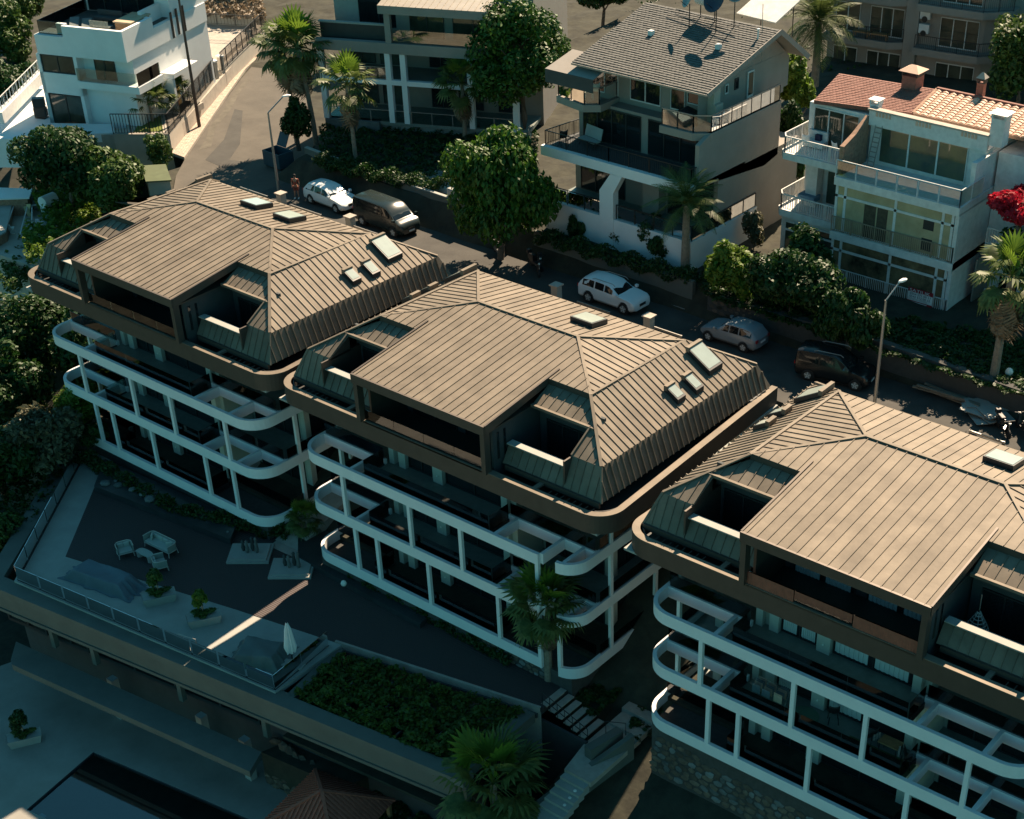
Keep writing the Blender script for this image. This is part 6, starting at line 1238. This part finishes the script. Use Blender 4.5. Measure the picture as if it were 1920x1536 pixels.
def vert(base, uv):
    """height on the vertical above base that is seen nearest uv"""
    b = np.array(base); best = min((abs(((P_ := (b + np.array((0, 0, h)) - CAM)), PPY - FPX * (P_ @ UP) / (P_ @ FW))[1] - uv[1]), h) for h in np.arange(.5, 14, .05)); return (base[0], base[1], base[2] + float(best[1]))
b = G(523, 363, ROADZ); tp = vert(b, (500, 212)); q = GY(530, 182, b[1] + 1.2); lamp(b, tp, (q[0] + .0, q[1], q[2]), 'street lamp with a short arm at the foot of the lane')
b = G(1636, 790, ROADZ); tp = vert(b, (1661, 563)); q = GY(1686, 530, b[1] + 1.0); lamp(b, tp, q, 'tall pale street lamp rising behind the roof of the right building')
b = G(374, 238, ROADZ + .1); t = thing('utility_pole', 'tall dark tapering pole on the brick pavement', 'pole', b); MB().tube([(0, 0, 0), (0, 0, 5), (0, 0, 10.5)], .15, 10, .08).build('shaft', mat('dark_pole', (.09, .06, .045), rough=.8), t)
b = G(1883, 752, ROADZ); t = thing('garden_lamp', 'short black lamp post with a round globe beside the boards', 'lamp', b); MB().tube([(0, 0, 0), (0, 0, 1.6)], .05).build('post', BLACK, t); MB().lathe([(.05, 0), (.2, .1), (.24, .25), (.15, .42), (.03, .48)], (0, 0, 1.6), 12).build('globe', LAMPW, t, smooth=True)
b = G(672, 1102, TZ) if 0 else G(645, 1099, TZ + .35); t = thing('globe_light', 'round globe light on the wedge shaped bed', 'lamp', b); MB().lathe([(.05, 0), (.15, .08), (.18, .2), (.12, .34), (.02, .38)], (0, 0, 0), 12).build('globe', LAMPW, t, smooth=True)
x, y, z = G(524, 312, ROADZ); t = thing('dumpster', 'dark blue refuse container with an open lid beside the palms', 'dumpster', (x, y, z), -.05); DB = mat('dumpster_blue', (.02, .06, .08), rough=.6)
c = MB(); 
for a in ((-.95, -.88, -.7, .7), (.88, .95, -.7, .7), (-.88, .88, -.7, -.63), (-.88, .88, .63, .7)): c.box(*a, .15, 1.25)
c.box(-.88, .88, -.63, .63, .15, .25); c.build('bin', DB, t); MB().slab([(-.95, .7, 1.27), (.1, .7, 1.27), (.1, 1.2, 2.2), (-.95, 1.2, 2.2)], (0, -.8, .5), .05).build('lid', DB, t); 
for a in (-.8, .8): MB().lathe([(.1, -.04), (.1, .04)], (a, -.5, .08), 8).build('wheel', RUBBER, t)
x, y, z = G(1848, 778, ROADZ); t = thing('board_pile', 'pile of broken grey boards on the street at the right edge', 'boards', (x, y, z)); rr = random.Random(4)
for i in range(9): o = MB().box(-1.2, 1.2, -.5, .5, 0, .03).build('board', CONC, t, (rr.uniform(-.5, .5), rr.uniform(-.5, .5), .06 + i * .05)); o.rotation_euler = (rr.uniform(-.08, .1), rr.uniform(-.1, .1), rr.uniform(-.9, .9))
x, y, z = G(1785, 748, ROADZ); t = thing('timber_pile', 'long timber planks stacked against the rubble wall', 'timber', (x, y, z))
for i in range(8): o = MB().box(-1.9, 1.9, -.08, .08, 0, .1).build('plank', mat('grey_plank', (.2, .17, .13), rough=.8, var=.2), t, (rr.uniform(-.4, .4), rr.uniform(-.6, .6), .03 + .06 * i)); o.rotation_euler = (0, rr.uniform(-.06, .06), rr.uniform(-.25, .1))
for k, (u, v) in enumerate(((1062, 489), (1192, 520 + 50))):
    if k == 0: x, y, z = G(u, v, ROADZ); t = thing('bollard_lamp', 'small round topped lamp on the kerb, left of the white sport utility car', 'lamp', (x, y, z)); MB().lathe([(.12, 0), (.1, .3), (.22, .34), (.2, .5), (.05, .56)], (0, 0, 0), 12).build('shaft', BEIGE, t)
# ------------------------------------------------------------------ people
def skin(parent, name, joints, edges, m, sub=1):
    me = bpy.data.meshes.new(name); me.from_pydata([j[0] for j in joints], edges, []); me.materials.append(m); o = bpy.data.objects.new(name, me); COL.objects.link(o); o.parent = parent
    md = o.modifiers.new('skin', 'SKIN'); md.use_smooth_shade = True; lay = me.skin_vertices[0].data if me.skin_vertices else None
    if lay is None:
        bpy.context.view_layer.objects.active = o; bpy.context.view_layer.update(); bm = bmesh.new(); bm.from_mesh(me); bm.verts.layers.skin.verify(); bm.to_mesh(me); bm.free(); lay = me.skin_vertices[0].data
    for i, j in enumerate(joints): lay[i].radius = (j[1], j[1] * (j[2] if len(j) > 2 else 1))
    lay[0].use_root = True; s = o.modifiers.new('sub', 'SUBSURF'); s.levels = sub; s.render_levels = sub; return o
SK = mat('skin', (.36, .19, .12), rough=.6); HR = mat('dark_hair', (.015, .01, .008), rough=.8)
def person(loc, yaw, label, shirt, shorts):
    t = thing('person', label, 'person', loc, yaw)
    J = [((0, 0, .95), .13, .8), ((0, 0, 1.2), .14, .75), ((0, 0, 1.42), .15, .6), ((0, 0, 1.52), .06), ((.01, 0, 1.60), .075), ((.02, 0, 1.70), .095), ((0, 0, 1.76), .06), ((0, .2, 1.42), .06), ((-.02, .27, 1.14), .045), ((.08, .25, .9), .035), ((.1, .25, .82), .035), ((0, -.2, 1.42), .06), ((-.02, -.27, 1.14), .045), ((.06, -.26, .9), .035), ((.08, -.26, .82), .035),
         ((0, .1, .9), .1), ((.03, .12, .5), .065), ((-.02, .14, .1), .042), ((-.02, .14, .04), .045), ((.16, .16, .03), .035), ((0, -.1, .9), .1), ((-.02, -.12, .5), .065), ((-.05, -.14, .1), .042), ((-.05, -.14, .04), .045), ((.13, -.16, .03), .035)]
    E_ = [(0, 1), (1, 2), (2, 3), (3, 4), (4, 5), (5, 6), (2, 7), (7, 8), (8, 9), (9, 10), (2, 11), (11, 12), (12, 13), (13, 14), (0, 15), (15, 16), (16, 17), (17, 18), (18, 19), (0, 20), (20, 21), (21, 22), (22, 23), (23, 24)]
    skin(t, 'body', J, E_, SK)
    Jt = [((0, 0, .92), .15, .85), ((0, 0, 1.2), .16, .8), ((0, 0, 1.43), .165, .65), ((0, .2, 1.43), .078), ((-.01, .25, 1.25), .07), ((0, -.2, 1.43), .078), ((-.01, -.25, 1.25), .07)]; skin(t, 'shirt', Jt, [(0, 1), (1, 2), (2, 3), (3, 4), (2, 5), (5, 6)], shirt)
    Js = [((0, 0, .96), .155, .85), ((0, .1, .86), .12), ((.02, .12, .55), .10), ((0, -.1, .86), .12), ((-.02, -.12, .55), .10)]; skin(t, 'shorts', Js, [(0, 1), (1, 2), (0, 3), (3, 4)], shorts)
    MB().lathe([(.06, -.02), (.1, .0), (.105, .07), (.07, .13), (.02, .15)], (0, 0, 1.67), 12).build('hair', HR, t, smooth=True)
    MB().add([(.105, -.015, 1.66), (.105, .015, 1.66), (.13, 0, 1.655), (.1, 0, 1.70)], [(0, 1, 2), (1, 3, 2), (3, 0, 2)]).build('nose', SK, t)
    for sg in (1, -1): MB().box(.098, .108, sg * .03 - .01, sg * .03 + .01, 1.695, 1.705).build('eye', BLACK, t); MB().box(-.1, .17, sg * .14 - .05, sg * .14 + .05, 0, .07).build('shoe', WHITE, t, bevel=.02)
person(G(557, 372, ROADZ), -.9, 'person in an orange red top and shorts walking beside the small white car', mat('orange_top', (.33, .07, .04), rough=.9), mat('rust_shorts', (.25, .06, .04), rough=.9))
# ------------------------------------------------------------------ terrace furniture
CUSH = mat('pale_green_cushion', (.36, .40, .36), rough=.9, var=.06); FRM = mat('pale_frame', (.5, .46, .4), rough=.6); ROPE = mat('rope_weave', (.24, .28, .25), rough=.9, var=.2, scale=30)
def seat(label, loc, yaw, w_, name='armchair', cat='armchair', sofa=False):
    t = thing(name, label, cat, loc, yaw); d = .75
    pathr = [(-w_ / 2, d / 2)] + arc(-w_ / 2 + .28, -d / 2 + .28, .28, 180, 270, 6) + arc(w_ / 2 - .28, -d / 2 + .28, .28, 270, 360, 6) + [(w_ / 2, d / 2)]
    MB().sweep(pathr, .05, .3, .74).build('back_weave', ROPE, t); MB().tube([(a, b, .76) for a, b in pathr], .025).build('back_rail', FRM, t); MB().tube([(a, b, .30) for a, b in pathr] + [(-w_ / 2, d / 2, .3)], .022).build('seat_rail', FRM, t)
    MB().box(-w_ / 2 + .07, w_ / 2 - .07, -d / 2 + .12, d / 2, .3, .46).build('seat_cushion', CUSH, t, bevel=.05)
    k = 4 if sofa else 2
    for i in range(k): MB().box(-w_ / 2 + .1 + i * (w_ - .2) / k, -w_ / 2 + .09 + (i + 1) * (w_ - .2) / k, -d / 2 + .06, -d / 2 + .22, .44, .74).build('back_cushion', CUSH, t, bevel=.05)
    if sofa:
        for sg in (1, -1): o = MB().box(-.2, .2, -.07, .07, 0, .36).build('pillow', CUSH, t, (sg * (w_ / 2 - .3), .0, .45), bevel=.05); o.rotation_euler = (.2, 0, sg * -.9)
    for a in (-w_ / 2 + .05, w_ / 2 - .05):
        for b in (-d / 2 + .1, d / 2 - .03): MB().bar((a, b, .32), (a * 1.04, b * 1.15, 0), .045).build('leg', FRM, t)
zT = TZ + .03; rr = random.Random(2)
seat('curved pale sofa on the dark deck', G(304, 1030, zT), math.pi + math.radians(2), 2.2, 'sofa', 'sofa', True); seat('pale armchair on the deck, left of the low table', G(236, 1040, zT), math.radians(-115), .95); seat('pale armchair on the deck seen from behind, right of the low table', G(301, 1066, zT), math.radians(-25), .95)
x, y, z = G(273, 1048, zT); t = thing('coffee_table', 'kidney shaped pale coffee table between the chairs', 'table', (x, y, z), .0)
kp = [(.75 * math.cos(a) * (1 - .18 * math.cos(2 * a)), .33 * math.sin(a) - (.10 if math.sin(a) < 0 and abs(math.cos(a)) < .6 else 0) * -1) for a in np.linspace(0, 2 * math.pi, 24, endpoint=False)]
MB().prism(kp, .40, .45).build('table_top', CUSH, t); 
for a in (-.5, .5): MB().prism([(a + .18 * math.cos(q), .18 * math.sin(q)) for q in np.linspace(0, 2 * math.pi, 10, endpoint=False)], 0, .4).build('leg', FRM, t)
def drape(label, loc, yaw, W_, D_, H_, seed, m):
    t = MB(); n = 44; rn = random.Random(seed); ph = [rn.uniform(0, 6) for _ in range(8)]
    for i in range(n + 1):
        for j in range(n + 1):
            a, b = i / n * 2 - 1, j / n * 2 - 1; e = max(abs(a), abs(b)); th = math.atan2(b, a)
            plate = .95 if e < .62 else max(0, 1 - ((e - .62) / .30) ** 1.1); z = H_ * plate * (1 + .12 * math.sin(3 * a + ph[0]) * math.cos(2.5 * b + ph[1]))
            fold = (math.sin(th * 11 + ph[2]) + .6 * math.sin(th * 19 + ph[3])) * .10 * max(0, e - .45); z += .03 * math.sin(7 * a + ph[4]) * math.sin(6 * b + ph[5]) + (.05 * math.sin(th * 14 + ph[6]) if e > .85 else 0)
            t.v.append((a * W_ / 2 * (1 + fold), b * D_ / 2 * (1 + fold), max(.012, z)))
    t.f = [(i * (n + 1) + j, (i + 1) * (n + 1) + j, (i + 1) * (n + 1) + j + 1, i * (n + 1) + j + 1) for i in range(n) for j in range(n)]
    o = t.build('covered_furniture', m, None, loc, smooth=True); o.rotation_euler = (0, 0, yaw); tag(o, label, 'tarpaulin')
TARP = mat('blue_grey_tarpaulin', (.11, .145, .17), rough=.75, var=.1); TARP2 = mat('grey_green_tarpaulin', (.11, .13, .125), rough=.7, var=.15)
drape('long blue grey tarpaulin draped over furniture at the deck corner', G(197, 1092, TZ), math.radians(10), 5.2, 1.9, .8, 3, TARP); drape('crumpled grey tarpaulin over furniture beside the closed parasol', G(490, 1232, TZ), math.radians(25), 3.2, 2.4, .7, 5, TARP2)
x, y, z = G(550, 1248, TZ); t = thing('closed_parasol', 'closed white parasol on a heavy two part base', 'parasol', (x, y, z), .3)
MB().box(-.62, -.04, -.3, .3, 0, .12).build('base_block', CONC, t, bevel=.04); MB().box(.04, .62, -.3, .3, 0, .12).build('base_block', CONC, t, bevel=.04); MB().tube([(0, 0, .1), (0, 0, 2.95)], .04, 8).build('pole', BLACK, t)
cn = MB(); n_ = 20
for zz, rd in ((.95, .20), (1.3, .27), (1.9, .2), (2.5, .14), (2.9, .05)):
    for j in range(n_): q = rd * (1 + .3 * math.cos(j * math.pi)); cn.v.append((q * math.cos(2 * math.pi * j / n_), q * math.sin(2 * math.pi * j / n_), zz + (.08 * math.sin(j * 2.1) if zz < 1 else 0)))
cn.f = [(i * n_ + j, i * n_ + (j + 1) % n_, (i + 1) * n_ + (j + 1) % n_, (i + 1) * n_ + j) for i in range(4) for j in range(n_)]; cn.build('canopy', WHITE, t)
def planter(uv, z, label, m, yaw, r=.62, weep=None, s=1.0):
    x, y, _ = G(*uv, z); t = thing('planter', label, 'planter', (x, y, z), yaw); w_, d_ = .95 * s, .42 * s
    c = MB(); c.add([(-w_ * .85, -d_ * .85, 0), (w_ * .85, -d_ * .85, 0), (w_ * .85, d_ * .85, 0), (-w_ * .85, d_ * .85, 0), (-w_, -d_, .55), (w_, -d_, .55), (w_, d_, .55), (-w_, d_, .55), (-w_ * .94, -d_ * .88, .5), (w_ * .94, -d_ * .88, .5), (w_ * .94, d_ * .88, .5), (-w_ * .94, d_ * .88, .5)],
        [(3, 2, 1, 0), (0, 1, 5, 4), (1, 2, 6, 5), (2, 3, 7, 6), (3, 0, 4, 7), (4, 5, 9, 8), (5, 6, 10, 9), (6, 7, 11, 10), (7, 4, 8, 11), (8, 9, 10, 11)]); c.build('trough', CONC, t)
    MB().tube([(0, 0, .4), (.03, .02, 1.0), (-.03, 0, 1.45)], .07, 7, .05).build('trunk', PBARK, t)
    for nm, cl_, n, sz, mm, dn in (('crown', clumps_in(0, 0, 1.75, r, r, r * .75, 8, 3, .4), 2600, .11, m, weep), ('underplanting', clumps_in(-.1, 0, .68, w_ * .8, d_ * .95, .22, 6, 4, .4), 1300, .09, L_MID, None)):
        me = crown_mesh(nm, cl_, n, sz, mm, 5, dn, .3); o = bpy.data.objects.new(nm, me); COL.objects.link(o); o.parent = t
planter((300, 1128), TZ, 'pale trough with a round clipped tree beside the tarpaulin', L_MID, math.radians(60)); planter((384, 1168), TZ, 'pale trough with a bright weeping tree beside the strip of sunlight', L_BRI, math.radians(58), .6, .7); planter((48, 1392), PZ, 'pale trough with a dark round shrub beside the pool terrace wall', L_DARK, math.radians(60), .7)
for k, (uv, lab) in enumerate((((470, 1040), 'stone pedestal with small sculpture at the end of the long dark bed'), ((548, 1068), 'stone pedestal with a sculpture lit by a patch of sun'))):
    x, y, z = G(*uv, zT); t = thing('pedestal', lab, 'pedestal', (x, y, z), math.radians(38)); MB().box(-1.25, 1.25, -1.0, 1.0, -.02, .14).build('plinth', CONC, t); MB().box(-1.1, 1.1, -.85, .85, .14, .24).build('plinth', CONC, t)
    for i in range(4): MB().lathe([(.08, 0), (.13, .2), (.07, .5 + .1 * i), (.1, .65 + .1 * i), (.03, .75 + .1 * i)], (-.4 + i * .28, .1 * (-1) ** i, .24), 8).build('figure', (DARKW, STONEG)[i % 2], t, smooth=True)
# furniture on the balconies of the right building
zc = lambda f: f + FC.O[2]
def onC(x, y, z): return FC.w(x, y, z)
p = FC.fz(1430, 1315, -8.75); t = thing('clothes_rack', 'clothes rack hung with laundry on the middle balcony', 'drying rack', onC(p[0] + .3, -4.9, -8.75), FC.yaw)
for a in (-.9, .9): MB().bar((a, -.3, 0), (a, .3, .95), .03).build('leg', STEEL, t); MB().bar((a, .3, 0), (a, -.3, .95), .03).build('leg', STEEL, t)
for i in range(8):
    yy = -.35 + i * .1; MB().bar((-.95, yy, .97), (.95, yy, .97), .015).build('line', STEEL, t)
    for j in range(3):
        if (i + j) % 2: MB().box(-.85 + j * .6, -.4 + j * .6, yy - .006, yy + .006, .45 + .1 * (j % 2), .98).build('garment', (WHITE, TARP, DARKW, TILE_R)[(i + j) % 4], t)
t = thing('rug', 'pale sandy mat lying under the laundry', 'rug', onC(p[0] + .9, -5.2, -8.745), FC.yaw); MB().box(-.8, .8, -.4, .4, 0, .01).build('mat', mat('sand_mat', (.5, .34, .18), rough=.9), t)
p = FC.fz(1500, 1350, -8.75); t = thing('round_rug', 'round green rug on the middle balcony', 'rug', onC(p[0], -4.8, -8.748), FC.yaw); MB().lathe([(.75, 0), (.75, .012)], (0, 0, 0), 24).build('pile', mat('green_rug', (.10, .2, .14), rough=1), t)
def chair(loc, yaw, label, spotted=False, wick=None):
    t = thing('chair', label, 'chair', loc, yaw); mm = wick or BLACK
    s_ = MB(); n = 9
    for i in range(n + 1):
        for j in range(n + 1):
            a = i / n * 2 - 1; b = j / n; yy = .28 - .5 * b; z = .45 + (max(0, b - .45) ** 1.4) * 1.25 + .10 * a * a; s_.v.append((a * (.3 - .05 * b), yy + (.12 * (b - .5) if b > .5 else 0), z))
    s_.f = [(i * (n + 1) + j, (i + 1) * (n + 1) + j, (i + 1) * (n + 1) + j + 1, i * (n + 1) + j + 1) for i in range(n) for j in range(n)]; o = s_.build('shell', mm, t, smooth=True); so_ = o.modifiers.new('t', 'SOLIDIFY'); so_.thickness = .025
    if spotted:
        for i in range(3):
            for j in range(4): MB().lathe([(.05, 0), (.05, .01)], (-.16 + i * .16, -.33 + 0.0, .68 + j * .09), 8).build('spot', BEIGE, t).rotation_euler = (0, 0, 0)
    for a in (-.24, .24):
        for b in (-.24, .24): MB().bar((a * .8, b * .8, .44), (a, b, 0), .03).build('leg', mm, t)
p = FC.fz(1640, 1385, -8.75); chair(onC(p[0] + .1, -4.7, -8.75), 1.2, 'black chair with pale spots, left of the small wooden table', True); chair(onC(p[0] + 2.0, -5.0, -8.75), -1.2, 'black chair with pale spots, right of the small wooden table', True)
t = thing('balcony_table', 'small wooden table between the spotted chairs', 'table', onC(p[0] + 1.05, -4.7, -8.75), FC.yaw); MB().box(-.5, .5, -.32, .32, .7, .74).build('table_top', WOOD, t); 
for a in (-.42, .42):
    for b in (-.26, .26): MB().bar((a, b, 0), (a, b, .7), .03).build('leg', BLACK, t)
t = thing('patterned_rug', 'green diamond patterned rug on the middle balcony', 'rug', onC(p[0] + .9, -5.15, -8.747), FC.yaw); MB().box(-1.9, 1.5, -.55, .5, 0, .01).build('pile', mat('green_brown_rug', (.05, .09, .04), rough=1, col2=(.14, .16, .06), scale=3), t)
p = FC.fz(1560, 1345, -8.75); chair(onC(p[0] + .2, -4.3, -8.75), .6, 'black office like chair on the middle balcony', False)
# hanging egg chair and wicker set in the right loggia
t = thing('hanging_chair', 'pale ribbed hanging egg chair in the right hand loggia', 'hanging chair', onC(5.4, -3.2, -2.6), FC.yaw)
MB().tube([(0, 0, 2.2), (0, 0, 3.0)], .025).build('chain', STEEL, t)
for i in range(13):
    z = .35 + i * .145; rd = .52 * math.sin(math.pi * min(.97, (i + 2.2) / 15.2)) ** .8 * (1.0 if i < 6 else 1 - (i - 6) * .085); MB().tube([(rd * math.cos(a), rd * math.sin(a), z) for a in np.linspace(-2.9, 1.6, 14)], .022, 5).build('rib', FRM, t)
for a in np.linspace(-2.9, 1.6, 6): MB().tube([(.50 * math.sin(math.pi * min(.97, (i + 2.2) / 15.2)) ** .8 * (1 if i < 6 else 1 - (i - 6) * .085) * math.cos(a), .50 * math.sin(math.pi * min(.97, (i + 2.2) / 15.2)) ** .8 * (1 if i < 6 else 1 - (i - 6) * .085) * math.sin(a), .35 + i * .145) for i in range(13)], .02, 4).build('rib', FRM, t)
chair(onC(6.9, -2.7, -2.6), .1, 'round backed wicker chair in the right hand loggia', False, FLOOR); t = thing('wicker_table', 'round wicker table in the right hand loggia', 'table', onC(7.2, -3.6, -2.6)); MB().lathe([(.3, 0), (.25, .6), (.55, .64), (.55, .7)], (0, 0, 0), 20).build('table_top', mat('grey_wicker', (.15, .18, .16), rough=.9), t)
# chairs and tables on the shingled house balconies, roof terrace sofa
for k, (dx, dy, lab) in enumerate(((-11.4, 2.7, 'white plastic chair on the upper left balcony, nearest the corner'), (-10.5, 2.4, 'white plastic chair on the upper left balcony, nearest the rail'), (-9.7, 3.0, 'white plastic chair on the upper left balcony, nearest the door'))): chair(fg.w(dx, dy, 8.3), .4 * k, lab, False, WHITE)
t = thing('garden_bench', 'pale swing bench on the first floor balcony of the shingled house', 'bench', fg.w(-9.6, 2.1, 5.45), -.2); MB().box(-.8, .8, -.3, .3, .4, .48).build('seat', CONC, t); MB().slab([(-.8, .3, .5), (.8, .3, .5), (.8, .5, 1.2), (-.8, .5, 1.2)], (0, -1, .3), .06).build('backrest', CONC, t)
for a in (-.75, .75): MB().bar((a, -.3, 0), (a, .3, .45), .05).build('leg', BLACK, t)
chair(fg.w(-11, 1.2, 5.45), 1, 'dark chair on the first floor balcony of the shingled house', False); t = thing('covered_table', 'dark covered table on the upper right balcony', 'table', fg.w(-2.2, 2.6, 8.36)); MB().lathe([(.8, 0), (.75, .7), (.3, .95), (.02, 1.1)], (0, 0, 0), 9).build('cover', BLACK, t)
t = thing('outdoor_sofa', 'dark sofa on the roof terrace of the white villa', 'sofa', fw_.w(-1.6, 4.6, 6.8), fw_.yaw); MB().box(-1.1, 1.1, -.4, .4, .15, .42).build('seat', DARKW, t, bevel=.05); MB().box(-1.1, 1.1, .25, .45, .42, .8).build('backrest', DARKW, t, bevel=.05)
for k, (dx, lab) in enumerate(((-3.2, 'left of two low grey loungers on the roof terrace'), (-2.1, 'right of two low grey loungers on the roof terrace'))):
    t = thing('terrace_lounger', lab, 'lounger', fw_.w(dx, 2.4, 6.8), fw_.yaw + .5); MB().slab([(-.35, -.8, .25), (.35, -.8, .25), (.35, .8, .6), (-.35, .8, .6)], (0, -.2, 1), .1).build('seat', TARP2, t); 
    for a in (-.3, .3): MB().bar((a, 0, 0), (a, 0, .35), .05).build('leg', BLACK, t)
t = thing('slatted_sofa', 'rope backed two seat sofa on the roof terrace of the white villa', 'sofa', fw_.w(-.6, 2.2, 6.8), fw_.yaw + math.pi)
MB().box(-.8, .8, -.35, .35, .25, .4).build('seat', TARP2, t)
for i in range(14): MB().box(-.8 + i * .12, -.74 + i * .12, .33, .38, .3, .85).build('slat', ROPE, t)
t = thing('terrace_cover', 'brown wooden cabinet covered with boards on the roof terrace', 'cabinet', fw_.w(1.2, 3.2, 6.8), fw_.yaw); MB().box(-.6, .8, -1.0, 1.6, 0, .75).build('body', WOOD, t); MB().box(-.7, .9, -1.1, 1.7, .75, .85).build('top', mat('pale_board', (.45, .34, .22), rough=.8), t)
t = thing('black_crates', 'black crates stacked beside the lower window of the white villa', 'crates', fw_.w(-6.0, -.3, -.3), fw_.yaw)
for i in range(3): MB().box(-.45, .45, -.3, .3, i * .75, i * .75 + .68).build('crate', BLACK, t).rotation_euler = (0, 0, .25 * i)
# small things on the glazed house
chair(fr_.w(-11.6, 2.2, 6.62), .5, 'white chair on the upper balcony of the glazed house, nearest the corner', False, WHITE); chair(fr_.w(-9.4, 2.1, 6.62), -.3, 'white chair on the upper balcony of the glazed house, nearest the brick wall', False, WHITE)
t = thing('balcony_sofa', 'pale blue sofa with a dark cushion on the upper balcony of the glazed house', 'sofa', fr_.w(-11.4, 3.1, 6.62)); MB().box(-.7, .7, -.4, .35, .1, .45).build('seat', OFFW, t); MB().box(-.7, .7, .25, .42, .45, .95).build('backrest', OFFW, t); MB().box(-.05, .35, -.05, .2, .45, .8).build('cushion', mat('navy', (.01, .015, .06)), t)
t = thing('blue_table', 'table under a pale blue cloth on the middle balcony of the glazed house', 'table', fr_.w(-11.3, 2.6, 2.92)); MB().box(-.6, .6, -.4, .4, .45, .8).build('cloth', mat('blue_cloth', (.10, .22, .33), rough=.9), t); 
for a in (-.5, .5): MB().bar((a, 0, 0), (a, 0, .5), .06).build('leg', OFFW, t)
